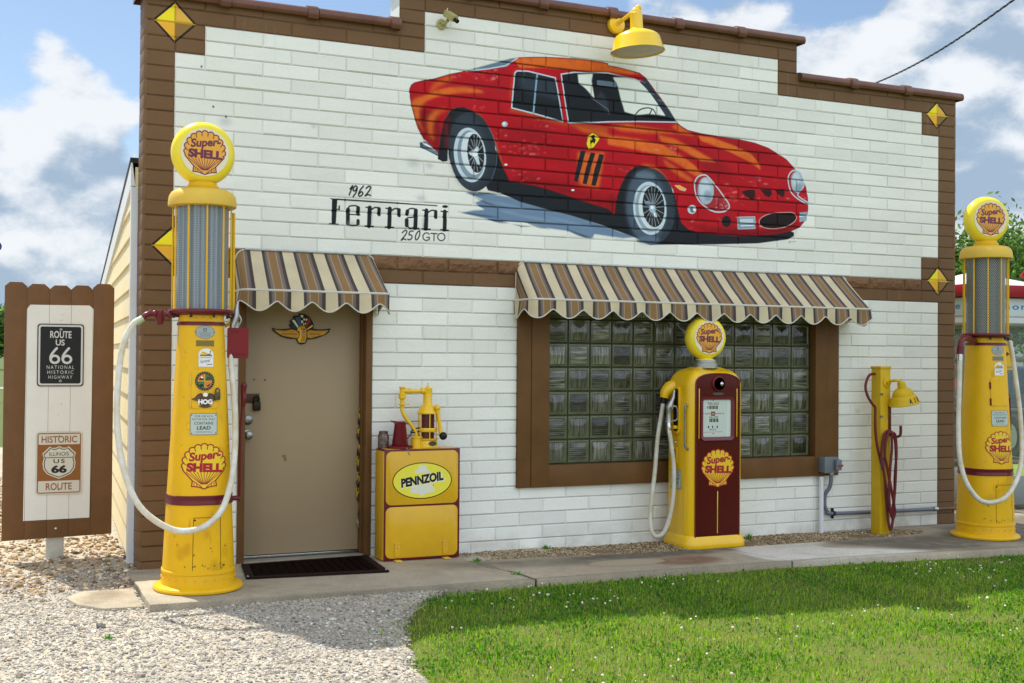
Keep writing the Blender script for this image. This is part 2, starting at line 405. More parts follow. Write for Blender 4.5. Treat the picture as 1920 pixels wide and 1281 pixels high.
def decal(name, p, fn, parent, nu=24, nv=24, mt=None, local=True, label=None, rough=0.45, thr=0.3):
    """thin painted or printed sheet lying on a part: fn(u,v) gives the surface point"""
    keep = [[bool(p.a[int(j*p.h/nv):max(int((j+1)*p.h/nv), int(j*p.h/nv)+1), int(i*p.w/nu):max(int((i+1)*p.w/nu), int(i*p.w/nu)+1)].max() > thr) for i in range(nu)] for j in range(nv)]
    mb = MB().grid(fn, nu, nv, keep=keep)
    return mb.build(name, mt or paint_mat(name+'_print', p, rough), parent, smooth=60, local=local, label=label, recalc=False)
# ------------------------------------------------------------------ wall paint: mural, lettering, diamonds
U, V_ = 0.2032, 0.1016                        # half block, course
def joint(j): return (37.9-j)*V_
WW = 36*U
def A(r, g, b): return tuple(min(0.92, lin(v)/0.80) for v in (r, g, b))
WX0, WX1, WZ0, WZ1 = -0.05, 7.37, -0.05, 4.31
wp = Paint(WX0, WX1, WZ0, WZ1, 0.003)
def ZA(P): return [tuple(on_wall(740+x/3.2025, 80+y/3.2025)[[0, 2]]) for x, y in P]
def ZB(P): return [tuple(on_wall(1140+x/3.2025, 80+y/3.2025)[[0, 2]]) for x, y in P]
def ZL(P): return [tuple(on_wall(580+x/4.571, 320+y/4.571)[[0, 2]]) for x, y in P]
PX = 0.00105                                  # metres per zoomed pixel on the wall, roughly
BLK, RED, DKRED, LTRED, ORG, DORG = A(24, 28, 34), A(166, 10, 24), A(92, 6, 14), A(206, 62, 62), A(205, 98, 30), A(170, 75, 25)
WHT, SIL, BLUE, DBLUE, GREY = A(214, 220, 222), A(176, 192, 204), A(98, 120, 146), A(56, 72, 94), A(110, 128, 146)
# painted ground shadow with brushed edges
wp.poly(ZA([(425, 900), (560, 903), (700, 930), (930, 1000), (1060, 1030), (1281, 1110)])+ZB([(60, 1135), (180, 1168), (90, 1175)])+ZA([(1281, 1162), (1200, 1150), (1190, 1172), (1130, 1168), (1040, 1132), (900, 1112), (800, 1080), (690, 1072), (610, 1074), (520, 1050), (400, 1022), (470, 1008), (540, 1004), (480, 962), (530, 944)]), BLUE, 1, 0.004)
for a, b, w in [((380, 1015), (640, 1050), 16), ((560, 1060), (690, 1085), 14), ((430, 905), (560, 912), 14), ((790, 1080), (930, 1120), 16), ((1030, 1120), (1180, 1172), 18), ((480, 930), (620, 985), 12), ((700, 1090), (830, 1105), 10), ((1100, 1150), (1200, 1176), 12)]:
    wp.line(ZA([a, ((a[0]+b[0])/2, (a[1]+b[1])/2+5), b]), w*PX, DBLUE, 0.75, taper=True, soft=0.003)
for a, b in [((560, 950), (820, 1010)), ((700, 1030), (1000, 1080)), ((900, 1040), (1200, 1120)), ((620, 1010), (760, 1030))]:
    wp.line(ZA([a, b]), 20*PX, A(128, 150, 172), 0.45, taper=True, soft=0.006)
# exhaust
wp.poly(ZA([(150, 600), (185, 592), (262, 640), (262, 684), (180, 640), (152, 628)]), A(96, 112, 126), 1, .001); wp.line(ZA([(168, 602), (255, 648)]), 13*PX, WHT); wp.line(ZA([(172, 634), (258, 676)]), 7*PX, A(56, 66, 76)); wp.ellipse(*ZA([(163, 613)])[0], 0.012, 0.020, A(60, 70, 80))
# black below the car
wp.poly(ZA([(560, 600), (640, 680), (700, 770), (860, 820), (1000, 880), (1281, 950)])+ZB([(30, 980), (60, 930), (430, 900), (470, 1060), (540, 1120), (900, 1150), (1090, 1130), (1117, 1140), (1117, 1162), (1080, 1182), (900, 1206), (640, 1212), (400, 1213), (250, 1215), (150, 1165), (0, 1112)])+ZA([(1281, 1108), (1060, 1038), (920, 1003), (760, 958), (640, 905), (560, 888), (520, 800)]), BLK, 1, 0.002)
body = ZA([(92, 330), (90, 280), (100, 255), (120, 240), (160, 230), (235, 218), (330, 190), (420, 172), (560, 158), (640, 142), (680, 122), (735, 91), (830, 88), (910, 88), (1010, 92), (1100, 98), (1200, 110), (1281, 124)])+ZB([(0, 137), (60, 148), (130, 166), (190, 182), (228, 212), (300, 310), (360, 395), (412, 478), (440, 502), (480, 526), (560, 546), (680, 566), (790, 582), (880, 602), (960, 632), (1020, 668), (1070, 702), (1120, 756), (1160, 802), (1188, 868), (1200, 930), (1201, 1000), (1190, 1060), (1150, 1110), (1090, 1136), (1000, 1152), (880, 1162), (750, 1162), (640, 1152), (540, 1142), (480, 1122), (440, 1085), (428, 1040), (412, 960), (390, 880), (340, 810), (290, 765), (220, 742), (165, 745), (120, 780), (82, 850), (55, 920), (46, 985), (42, 1032)])+ZA([(1281, 1000), (1200, 975), (1100, 942), (950, 892), (850, 862), (690, 832), (655, 760), (628, 690), (600, 605), (570, 525), (520, 452), (470, 412), (410, 386), (370, 390), (330, 412), (298, 470), (278, 560), (262, 660), (245, 645), (172, 572), (140, 512), (118, 442), (102, 380)])
bb_, mk_ = wp.poly(body, RED)
clip = np.zeros((wp.h, wp.w)); clip[bb_[1]:bb_[3], bb_[0]:bb_[2]] = mk_
rngp = np.random.default_rng(3)
def S(P, c, a=1.0, soft=0.012, smooth=0, rough=0.35): wp.poly(P, c, a, soft, smooth, clip, rough)
# darker flanks and sills
S(ZA([(110, 380), (150, 520), (250, 640), (262, 660), (285, 520), (240, 420), (180, 400)]), DKRED, .75, .02)
S(ZA([(690, 835), (850, 862), (1100, 942), (1281, 1000), (1281, 940), (1100, 880), (900, 820), (720, 790)]), DKRED, .6, .03)
S(ZB([(440, 1085), (640, 1152), (880, 1162), (1090, 1136), (1190, 1060), (1150, 1080), (900, 1130), (600, 1110)]), DKRED, .85, .02)
S(ZB([(42, 1032), (55, 920), (0, 900), (0, 1015)]), DKRED, .6, .02)
S(ZB([(560, 560), (790, 590), (1000, 670), (1100, 760), (900, 720), (700, 650)]), DKRED, .35, .03)
S(ZA([(560, 460), (700, 470), (1050, 560), (1050, 720), (700, 700), (610, 600)]), DKRED, .30, .04)
S(ZB([(420, 560), (560, 620), (700, 720), (760, 840), (600, 780), (480, 690)]), DKRED, .40, .03)
S(ZA([(340, 200), (640, 165), (700, 260), (690, 380), (560, 360), (360, 330)]), A(150, 20, 30), .35, .04)
# orange reflections
S(ZA([(720, 105), (760, 92), (910, 90), (1100, 102), (1281, 128), (1281, 172), (1100, 165), (900, 150), (750, 150)]), ORG, .95, .006)
S(ZB([(0, 140), (60, 150), (140, 172), (190, 190), (120, 188), (0, 172)]), ORG, .95, .006)
S(ZA([(200, 310), (280, 280), (360, 268), (450, 272), (540, 298), (440, 300), (330, 308), (240, 330), (150, 370), (110, 400), (105, 360)]), ORG, .9, .008, 3)
S(ZA([(210, 300), (240, 240), (330, 195), (340, 225), (270, 260), (230, 290)]), ORG, .65, .012, 3)
S(ZA([(110, 350), (150, 330), (190, 340), (150, 400), (150, 470), (180, 540), (140, 480), (115, 420)]), ORG, .85, .012, 3)
S(ZA([(200, 460), (240, 410), (320, 400), (260, 430), (230, 500), (235, 590), (205, 540)]), ORG, .8, .014, 3)
S(ZA([(470, 400), (520, 445), (570, 520), (610, 610), (660, 760), (620, 690), (580, 610), (545, 520), (500, 450)]), DORG, .95, .008)
S(ZA([(700, 390), (830, 425), (1020, 480), (1281, 510), (1281, 545), (1150, 520), (950, 480), (780, 430), (690, 410)]), DORG, .8, .012)
S(ZA([(700, 360), (720, 170), (770, 168), (710, 200), (695, 300)]), ORG, .5, .012)
S(ZA([(1080, 500), (1281, 545), (1281, 575), (1120, 530)]), ORG, .7, .012)
S(ZB([(0, 500), (120, 490), (300, 520), (440, 545), (380, 505), (420, 490), (440, 505), (520, 560), (420, 545), (250, 545), (80, 530)]), ORG, .75, .010)
S(ZB([(0, 556), (180, 580), (320, 612), (440, 680), (520, 740), (580, 800), (520, 800), (440, 740), (330, 680), (160, 640), (0, 610)]), ORG, .92, .008)
S(ZB([(300, 555), (400, 580), (520, 640), (650, 718), (560, 710), (440, 640), (320, 590)]), ORG, .9, .008)
S(ZB([(540, 560), (620, 570), (760, 620), (860, 670), (910, 730), (915, 765), (860, 720), (720, 650), (560, 590)]), ORG, .95, .006)
S(ZB([(200, 730), (280, 740), (340, 800), (390, 890), (350, 860), (290, 790)]), ORG, .85, .010)
S(ZB([(330, 700), (420, 760), (510, 820), (500, 840), (430, 800), (350, 740)]), ORG, .75, .010)
S(ZB([(350, 620), (430, 640), (700, 700), (640, 690)]), LTRED, .5, .012)
# wear: dry brushed pale flecks and patches
for cx, cy, n, zz in [(820, 650, 16, ZA), (730, 790, 14, ZA), (600, 190, 10, ZA), (1000, 440, 10, ZA), (400, 190, 8, ZA), (900, 500, 8, ZA), (700, 900, 6, ZB), (680, 940, 22, ZB), (750, 910, 18, ZB), (1140, 930, 10, ZB), (600, 560, 12, ZA), (800, 600, 14, ZA), (560, 200, 12, ZA), (460, 380, 8, ZA), (700, 640, 10, ZA), (950, 1090, 12, ZB), (860, 830, 10, ZB), (500, 1080, 8, ZB), (60, 780, 10, ZB), (700, 1060, 10, ZB), (450, 650, 8, ZB), (900, 920, 10, ZB), (250, 650, 8, ZB)]:
    for _ in range(n):
        x, y = cx+rngp.normal(0, 48), cy+rngp.normal(0, 22); L = rngp.uniform(8, 34)
        wp.line(zz([(x, y), (x+L, y+rngp.normal(0, 5))]), rngp.uniform(5, 16)*PX, LTRED if rngp.random() < .8 else A(220, 130, 128), rngp.uniform(.25, .65), clip=clip, soft=.004, taper=True)
nzw = vnoise(wp.h, wp.w, 60, 5, 5); kk = (clip*(0.82+0.36*nzw))[..., None]; wp.c[:] = np.where(clip[..., None] > 0, np.clip(wp.c*(1-clip[..., None]+kk), 0, 1), wp.c)
# dark outline
wp.line(body, 6*PX, A(70, 12, 18), .8, closed=True)
# rear window
wp.poly(ZA([(425, 170), (640, 110), (700, 95), (735, 91), (690, 128), (672, 145), (560, 160), (480, 170)]), A(90, 112, 130), 1, .003); wp.line(ZA([(430, 170), (560, 158), (668, 138), (738, 92)]), 9*PX, SIL)
# side window
sw = [(722, 182), (735, 170), (800, 172), (965, 212), (1012, 475), (830, 425), (702, 392)]
wp.poly(ZA(sw), BLK); wp.poly(ZA([(740, 195), (960, 225), (990, 350), (760, 280)]), A(46, 56, 68), .8, .02); wp.line(ZA(sw), 10*PX, SIL, closed=True); wp.line(ZA([(856, 190), (832, 425)]), 14*PX, A(120, 150, 175))
# windscreen
ws = ZA([(1000, 190), (1080, 178), (1281, 182)])+ZB([(60, 196), (150, 215), (190, 235), (300, 330), (415, 478), (185, 474), (0, 476)])+ZA([(1200, 480), (1044, 480), (1020, 330)])
wp.poly(ws, BLK)
wallw = A(212, 217, 212)
wp.poly(ZA([(1100, 192), (1190, 188), (1182, 230), (1200, 335), (1150, 280), (1105, 240)]), wallw, 1, .003, 0)
wp.poly(ZB([(30, 208), (110, 212), (200, 232), (245, 290), (300, 370), (345, 440), (290, 432), (240, 428), (170, 436), (100, 415), (75, 330), (60, 262)]), wallw, 1, .003)
wp.line(ZB([(160, 438), (190, 405), (235, 392), (270, 402), (290, 432)]), 9*PX, BLK, smooth=5); wp.line(ZB([(245, 440), (262, 405)]), 9*PX, BLK)
wp.rrect(*[ZA([(1215, 222)])[0][0], ZB([(55, 0)])[0][0], ZB([(0, 262)])[0][1], ZB([(0, 232)])[0][1]], 0.008, A(92, 110, 128))
wp.poly(ZA([(1200, 335), (1281, 430), (1281, 350), (1240, 290)]), A(48, 56, 66), .8, .01); wp.line(ZA([(1180, 330), (1281, 400)])+ZB([(10, 430)]), 3*PX, A(130, 140, 150))
wp.line(ws, 10*PX, SIL, closed=True); wp.poly(ZB([(190, 235), (228, 218), (300, 318), (360, 400), (415, 478), (345, 440), (300, 370), (245, 292)]), A(40, 52, 64))
wp.line(ZA([(990, 195), (1022, 480)]), 16*PX, RED); wp.line(ZA([(984, 200), (1012, 474)]), 4*PX, BLK)
for s0, s1, z in [((200, 232), (226, 240), ZB), ((250, 300), (278, 312), ZB), ((300, 345), (330, 352), ZB)]: wp.line(z([s0, s1]), 6*PX, A(120, 140, 160), .6)
# rear wheel
wp.poly(ZA([(262, 660), (278, 560), (298, 470), (332, 412), (372, 390), (412, 387), (470, 412), (520, 452), (572, 528), (600, 610), (560, 700), (380, 720), (320, 640), (318, 712), (290, 716), (258, 700)]), A(26, 28, 32))
wp.poly(ZA([(300, 480), (332, 440), (330, 620), (300, 640)]), DKRED, .8, .01)
rw = ZA([(460, 650)])[0]; rr_ = ZA([(600, 650)])[0][0]-rw[0]
def ell(z, cx, cy, rx, ry, c, alpha=1, rot=0.0, soft=0.0):
    P = []
    for k in range(40):
        a = 2*PI*k/40; x, y = rx*math.cos(a), ry*math.sin(a); P.append((cx+x*math.cos(rot)-y*math.sin(rot), cy+x*math.sin(rot)+y*math.cos(rot)))
    wp.poly(z(P), c, alpha, soft)
ell(ZA, 466, 655, 140, 240, A(40, 46, 54), 1, -0.10); ell(ZA, 440, 655, 115, 225, A(54, 64, 76), .6, -0.10, .02)
wp.line(ZA([(560, 500), (605, 600), (612, 720), (580, 830)]), 8*PX, A(80, 96, 112), .6, smooth=4)
ell(ZA, 452, 675, 96, 165, SIL, 1, -0.12); ell(ZA, 458, 675, 80, 148, A(120, 136, 150), 1, -0.12); ell(ZA, 470, 665, 70, 130, A(196, 206, 212), 1, -0.12); ell(ZA, 487, 665, 50, 118, A(36, 38, 42), 1, -0.10)
for k in range(14):
    a = 2*PI*k/14; wp.line(ZA([(487, 668), (487+48*math.cos(a), 665+114*math.sin(a))]), 5*PX, A(150, 162, 172), .9)
wp.poly(ZA([(445, 655), (480, 640), (500, 622), (505, 640), (498, 665), (512, 730), (500, 735), (478, 690), (450, 672)]), A(186, 196, 204)); ell(ZA, 484, 662, 16, 20, WHT)
# front wheel
wp.poly(ZB([(42, 1032), (55, 920), (82, 850), (120, 780), (165, 746), (220, 743), (290, 766), (340, 812), (300, 900), (120, 1050)]), A(24, 26, 30))
ell(ZB, 256, 985, 148, 230, A(46, 54, 64), 1, -0.06); ell(ZB, 230, 985, 118, 215, A(74, 90, 108), .75, -0.06, .02)
ell(ZB, 225, 800, 60, 26, A(96, 116, 134), .6, .1, .01); ell(ZB, 240, 1185, 70, 22, A(92, 112, 132), .7, 0, .01)
for k in range(9): wp.line(ZB([(388+k*1.5, 930+k*22), (404, 934+k*22)]), 5*PX, A(26, 28, 32))
ell(ZB, 252, 995, 100, 160, SIL, 1, -0.08); ell(ZB, 250, 997, 84, 142, A(134, 150, 164), 1, -0.08); ell(ZB, 262, 992, 78, 132, A(190, 202, 210), 1, -0.08); ell(ZB, 274, 985, 66, 124, A(34, 36, 40), 1, -0.07)
for k in range(18):
    a = 2*PI*k/18; wp.line(ZB([(270, 990), (274+62*math.cos(a), 985+118*math.sin(a))]), 4.5*PX, A(160, 172, 180), .85)
wp.poly(ZB([(218, 958), (240, 950), (280, 972), (275, 1000), (262, 985), (230, 975)]), A(120, 140, 156)); wp.poly(ZB([(268, 1010), (290, 1020), (298, 1050), (280, 1048)]), WHT); ell(ZB, 270, 997, 22, 26, A(150, 170, 186)); ell(ZB, 266, 990, 10, 11, WHT)
# vents and shield emblem
wp.poly(ZA([(1100, 660), (1260, 660), (1225, 875), (1110, 850)]), ORG, .8, .012)
for a in [[(1118, 648), (1148, 650), (1125, 740), (1098, 838), (1076, 830), (1095, 740)], [(1178, 660), (1206, 664), (1180, 750), (1152, 852), (1128, 846), (1148, 755)], [(1230, 668), (1258, 674), (1236, 760), (1206, 862), (1180, 856), (1200, 765)]]:
    wp.poly(ZA(a), BLK, 1, .001)
sd = [(1160, 560), (1188, 540), (1235, 568), (1225, 590), (1195, 630), (1165, 645), (1150, 610)]
wp.poly(ZA(sd), A(238, 196, 40)); wp.line(ZA(sd), 5*PX, A(60, 50, 20), closed=True)
wp.poly(ZA([(1180, 560), (1196, 552), (1206, 562), (1200, 572), (1208, 585), (1203, 600), (1196, 610), (1192, 598), (1182, 604), (1172, 614), (1178, 596), (1170, 590), (1186, 584), (1184, 572)]), A(25, 22, 18))
for p in [(660, 490)]: ell(ZA, p[0], p[1], 18, 16, A(150, 170, 186)); ell(ZA, p[0]-4, p[1]-3, 9, 8, WHT)
for p in [(668, 733), (1070, 886)]: ell(ZA, p[0], p[1], 10, 6, A(210, 214, 220))
wp.line(ZA([(1060, 500), (1062, 620), (1045, 860)]), 2.5*PX, A(90, 14, 20), .7); wp.line(ZA([(640, 480), (650, 700), (690, 830)]), 2.5*PX, A(90, 14, 20), .5)
# front lamps, indicator, grille, number plate
for z, P, lens in [(ZB, [(525, 900), (520, 850), (535, 812), (565, 796), (595, 800), (640, 850), (700, 930), (728, 975), (722, 1000), (690, 1016), (640, 1015), (590, 990), (545, 950)], (588, 890, 48, 82)), (ZB, [(1085, 850), (1085, 800), (1105, 772), (1130, 768), (1155, 785), (1175, 840), (1172, 870), (1140, 910), (1160, 935), (1200, 960), (1198, 968), (1150, 945), (1105, 905)], (1136, 838, 36, 64))]:
    wp.poly(z(P), A(150, 40, 46), .9, .002, 3); wp.line(z(P), 11*PX, SIL, smooth=3, closed=True)
    ell(z, *lens, A(150, 168, 182)); ell(z, lens[0]-6, lens[1]-12, lens[2]*.72, lens[3]*.7, A(182, 196, 206), .9, 0, .012); ell(z, lens[0]+10, lens[1]+30, lens[2]*.5, lens[3]*.4, A(110, 130, 148), .7, 0, .01)
for _ in range(26):
    x, y = rngp.uniform(640, 720), rngp.uniform(930, 1000); wp.line(ZB([(x, y), (x+10, y+rngp.normal(0, 10))]), 4*PX, A(214, 150, 150), .5)
wp.poly(ZB([(400, 858), (430, 858), (470, 880), (462, 892), (430, 884)]), A(236, 160, 40)); wp.line(ZB([(400, 858), (430, 858), (470, 880), (462, 892), (430, 884)]), 3*PX, SIL, closed=True)
ell(ZB, 505, 1002, 26, 27, SIL); ell(ZB, 510, 1004, 16, 18, A(90, 104, 118)); ell(ZB, 520, 1000, 9, 14, WHT)
ell(ZB, 712, 1074, 28, 34, A(34, 22, 24)); wp.poly(ZB([(800, 895), (840, 884), (882, 884), (886, 925), (868, 945), (830, 925)]), A(46, 16, 18)); wp.poly(ZB([(914, 882), (980, 880), (985, 912), (965, 930), (940, 916)]), A(46, 16, 18)); wp.poly(ZB([(1000, 882), (1060, 880), (1062, 912), (1050, 930), (1024, 912)]), A(46, 16, 18))
wp.poly(ZB([(908, 1070), (930, 1045), (985, 1025), (1060, 1020), (1110, 1022), (1132, 1045), (1120, 1075), (1070, 1105), (1000, 1118), (940, 1112), (915, 1095)]), A(30, 16, 18), 1, 0, 3); wp.line(ZB([(908, 1070), (930, 1045), (985, 1025), (1060, 1020), (1110, 1022), (1132, 1045), (1120, 1075), (1070, 1105), (1000, 1118), (940, 1112), (915, 1095)]), 6*PX, A(206, 150, 150), smooth=3, closed=True)
wp.poly(ZB([(780, 1048), (882, 1046), (884, 1116), (782, 1120)]), A(120, 140, 156)); wp.poly(ZB([(792, 1060), (872, 1058), (874, 1082), (794, 1086)]), A(176, 190, 200)); wp.line(ZB([(800, 1100), (875, 1098)]), 8*PX, WHT); wp.line(ZB([(780, 1048), (882, 1046), (884, 1116), (782, 1120)]), 5*PX, SIL, closed=True)
wp.poly(ZB([(1150, 1020), (1196, 1016), (1192, 1070), (1150, 1078)]), A(130, 150, 166)); wp.line(ZB([(1150, 1045), (1194, 1040)]), 6*PX, WHT)
wp.poly(ZB([(760, 1120), (900, 1135), (1060, 1115), (1060, 1135), (900, 1158), (760, 1145)]), DKRED, .5, .01)
wp.line(ZB([(1082, 1205), (1092, 1190), (1088, 1205), (1104, 1192), (1116, 1200), (1118, 1190), (1130, 1196)]), 2.6*PX, BLK, .9)
sil = wp.a > 0.45
idmap = np.zeros((wp.h, wp.w), np.uint8); idmap[sil] = 1
# lettering
a_before = wp.a.copy(); INK = A(28, 30, 33)
def L(P, w, **k): wp.line(ZL(P), w*0.00107*0.72, INK, **k)
def LP(P): wp.poly(ZL(P), INK)
LP([(168, 236), (250, 240), (600, 262), (1098, 296), (1100, 306), (600, 276), (240, 254), (228, 455), (250, 452), (250, 463), (168, 458), (168, 450), (190, 450), (194, 250), (186, 244)]); LP([(230, 330), (248, 326), (250, 300), (262, 300), (262, 342), (248, 336), (230, 340)])
L([(332, 335), (330, 450)], 40); L([(332, 322), (350, 304), (402, 302), (420, 322)], 14, smooth=4); L([(418, 320), (418, 372)], 38); L([(335, 374), (434, 380)], 12); L([(328, 445), (348, 466), (402, 468), (418, 455)], 14, smooth=4); L([(418, 430), (417, 455)], 34)
for dx, dy in ((0, 0), (172, 9), (487, 24)):
    L([(518+dx, 318+dy), (512+dx, 474+dy)], 42); L([(485+dx, 314+dy), (520+dx, 318+dy)], 13); L([(480+dx, 474+dy), (550+dx, 479+dy)], 13); L([(530+dx, 336+dy), (562+dx, 317+dy), (598+dx, 320+dy)], 15, smooth=4); L([(598+dx, 328+dy), (597+dx, 376+dy)], 36)
L([(840, 350), (860, 328), (900, 326), (914, 345)], 14, smooth=4); L([(842, 348), (838, 372)], 38); L([(914, 342), (908, 490)], 42); L([(908, 492), (940, 497)], 13); L([(834, 425), (834, 470)], 40); L([(842, 404), (904, 398)], 14); L([(836, 474), (868, 495), (906, 480)], 14, smooth=4)
L([(1163, 352), (1159, 505)], 42); L([(1130, 349), (1188, 352)], 13); L([(1128, 506), (1192, 512)], 13); ell(ZL, 1165, 308, 26, 13, INK)
for P in ([(350, 158), (372, 130), (358, 170), (343, 208)], [(410, 140), (397, 131), (380, 148), (378, 172), (396, 170), (411, 145), (402, 185), (378, 222)], [(464, 134), (442, 160), (424, 195), (428, 218), (446, 215), (460, 196), (448, 181), (430, 196)], [(488, 152), (505, 138), (526, 142), (515, 172), (480, 217), (500, 206), (526, 212)]): L(P, 15, smooth=5)
for P in ([(798, 532), (820, 514), (838, 521), (824, 552), (789, 596), (810, 585), (830, 593)], [(893, 518), (864, 521), (856, 550), (876, 552), (881, 575), (862, 593), (845, 588)], [(946, 517), (926, 530), (911, 565), (913, 592), (931, 585), (946, 550), (949, 520)]): L(P, 13, smooth=5)
L([(1028, 546), (1015, 534), (990, 536), (973, 560), (978, 586), (1000, 600), (1028, 592), (1030, 572), (1008, 572)], 12); L([(1043, 538), (1097, 541)], 12); L([(1070, 540), (1069, 600)], 12)
L([(1132+31*math.cos(2*PI*k/20), 569+32*math.sin(2*PI*k/20)) for k in range(20)], 12, closed=True)
idmap[(wp.a > 0.3) & (a_before < 0.3)] = 2
# diamonds
ny, nt, nb, nd = A(232, 204, 40), A(205, 160, 66), A(210, 156, 50), A(128, 96, 48)
def diamond(cx, cz, hw, hh, idn):
    b4 = wp.a.copy()
    o = [(cx, cz+hh), (cx+hw, cz), (cx, cz-hh), (cx-hw, cz)]
    for i, c in enumerate((nt, nd, nb, ny)): wp.poly([(cx, cz), o[i], o[(i+1) % 4]] if i < 4 else None, c)
    wp.line(o, 0.014, A(30, 26, 28), closed=True); wp.line([(cx-hw, cz), (cx+hw, cz)], 0.007, A(190, 160, 30)); wp.line([(cx, cz-hh), (cx, cz+hh)], 0.004, A(150, 110, 40))
    q = wp.a > 0.4; yy, xx = np.nonzero(q & (np.abs((np.arange(wp.w)[None, :]/wp.sx+wp.x0-cx)/hw)+np.abs((np.arange(wp.h)[:, None]/wp.sy+wp.y0-cz)/hh) < 1.12)); idmap[yy, xx] = idn
DIA = []
for i, (px, pt, pb, pl, pr) in enumerate([((330), 4, 79, 289, 367), (327, 424, 499, 285, 366), (1756.5, 192, 241, 1737, 1777), (1759, 501, 554, 1739, 1779)]):
    c = on_wall((pl+pr)/2, (pt+pb)/2); hw = (on_wall(pr, (pt+pb)/2)[0]-on_wall(pl, (pt+pb)/2)[0])/2; hh = (on_wall(px, pt)[2]-on_wall(px, pb)[2])/2
    diamond(c[0], c[2], hw, hh, 3+i)
# grey scuffs on the white paint
b4 = wp.a.copy()
for px, py, r in [(423, 228, .045), (776, 305, .05), (660, 420, .03), (790, 372, .035), (1608, 772, .03), (588, 237, .02), (805, 310, .03)]:
    c = on_wall(px, py); wp.ellipse(c[0], c[2], r, r*.6, A(140, 150, 155), .55, 0, r*.4)
for px, py in [(424, 219), (378, 125), (1560, 560), (1590, 545), (400, 200)]: c = on_wall(px, py); wp.ellipse(c[0], c[2], .007, .009, A(60, 62, 60), .9)

# faint drips under the coping and splashed dirt along the foot of the wall
rs_ = np.random.default_rng(77); xs_w = np.linspace(WX0, WX1, wp.w); zs_w = np.linspace(WZ0, WZ1, wp.h)
foot = np.clip(1-(zs_w-.02)/.22, 0, 1)[:, None]**1.5*np.clip(vnoise(wp.h, wp.w, 45, 91, 5, .62)*2.2-.75, 0, 1)*.42
keep_ = 1-wp.a; k_ = (foot*keep_); wp.c[:] = np.where((wp.a < .02)[..., None], np.array(A(128, 116, 96)), wp.c); wp.a[:] = np.maximum(wp.a, k_)
for _ in range(46):
    x = rs_.uniform(.3, 7.1); z = rs_.choice([3.86, 3.86, 2.14, 1.72, 1.72]) if not 1.85 < x < 5.4 else rs_.choice([4.03, 1.72]); L_ = rs_.uniform(.08, .45)
    if .6 < x < 1.7 and z < 2.1 or 2.75 < x < 6 and z < 2.1: continue
    wp.line([(x, z), (x+rs_.normal(0, .006), z-L_)], rs_.uniform(.006, .02), A(150, 146, 128), rs_.uniform(.06, .17), taper=True, soft=.004)
wall_img = wp.image('wall_paint')
def wall_mat(name, base, var, overlay=True, bumpk=0.35, rough=0.62, tint=None):
    mt = bpy.data.materials.new(name); mt.use_nodes = True; nt = mt.node_tree; b = nt.nodes['Principled BSDF']; lk = nt.links
    tcn = nt.nodes.new('ShaderNodeTexCoord')
    def nz(scale, det=5, rgh=.6):
        n_ = nt.nodes.new('ShaderNodeTexNoise'); n_.inputs['Scale'].default_value = scale; n_.inputs['Detail'].default_value = det; n_.inputs['Roughness'].default_value = rgh; lk.new(tcn.outputs['Object'], n_.inputs['Vector']); return n_.outputs['Fac']
    at = nt.nodes.new('ShaderNodeAttribute'); at.attribute_name = 'Col'
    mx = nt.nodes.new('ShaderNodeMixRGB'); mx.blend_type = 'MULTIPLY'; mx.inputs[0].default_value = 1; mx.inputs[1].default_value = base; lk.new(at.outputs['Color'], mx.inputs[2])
    mx2 = nt.nodes.new('ShaderNodeMixRGB'); mr_ = nt.nodes.new('ShaderNodeMapRange'); mr_.inputs[1].default_value = .35; mr_.inputs[2].default_value = .7; lk.new(nz(1.7, 7, .7), mr_.inputs[0]); lk.new(mr_.outputs[0], mx2.inputs[0]); lk.new(mx.outputs[0], mx2.inputs[1])
    mm = nt.nodes.new('ShaderNodeMixRGB'); mm.blend_type = 'MULTIPLY'; mm.inputs[0].default_value = 1; mm.inputs[2].default_value = var; lk.new(mx.outputs[0], mm.inputs[1]); lk.new(mm.outputs[0], mx2.inputs[2])
    last = mx2.outputs[0]
    if overlay:
        uvn = nt.nodes.new('ShaderNodeUVMap'); t = nt.nodes.new('ShaderNodeTexImage'); t.image = wall_img; t.extension = 'CLIP'; lk.new(uvn.outputs[0], t.inputs['Vector'])
        mo = nt.nodes.new('ShaderNodeMixRGB'); lk.new(t.outputs['Alpha'], mo.inputs[0]); lk.new(last, mo.inputs[1]); lk.new(t.outputs['Color'], mo.inputs[2])
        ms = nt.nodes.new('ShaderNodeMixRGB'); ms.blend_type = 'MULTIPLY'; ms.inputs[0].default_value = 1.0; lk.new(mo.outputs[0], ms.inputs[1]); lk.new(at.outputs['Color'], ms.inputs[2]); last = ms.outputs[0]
    lk.new(last, b.inputs['Base Color']); b.inputs['Roughness'].default_value = rough; b.inputs['Specular IOR Level'].default_value = .18
    bp = nt.nodes.new('ShaderNodeBump'); bp.inputs['Strength'].default_value = bumpk; bp.inputs['Distance'].default_value = .008
    ad = nt.nodes.new('ShaderNodeMath'); ad.operation = 'ADD'; lk.new(nz(38, 6, .65), ad.inputs[0]); lk.new(nz(9, 3, .5), ad.inputs[1]); lk.new(ad.outputs[0], bp.inputs['Height']); lk.new(bp.outputs[0], b.inputs['Normal'])
    return mt
M_WHITE = wall_mat('white_block_paint', (*A(209, 209, 205), 1), (.93, .94, .92, 1))
M_BROWN = wall_mat('brown_block_paint', (*A(104, 78, 54), 1), (.84, .82, .80, 1), bumpk=.3)
M_BROWNR = wall_mat('brown_split_face', (*A(112, 82, 58), 1), (.8, .78, .76, 1), False, bumpk=.9)

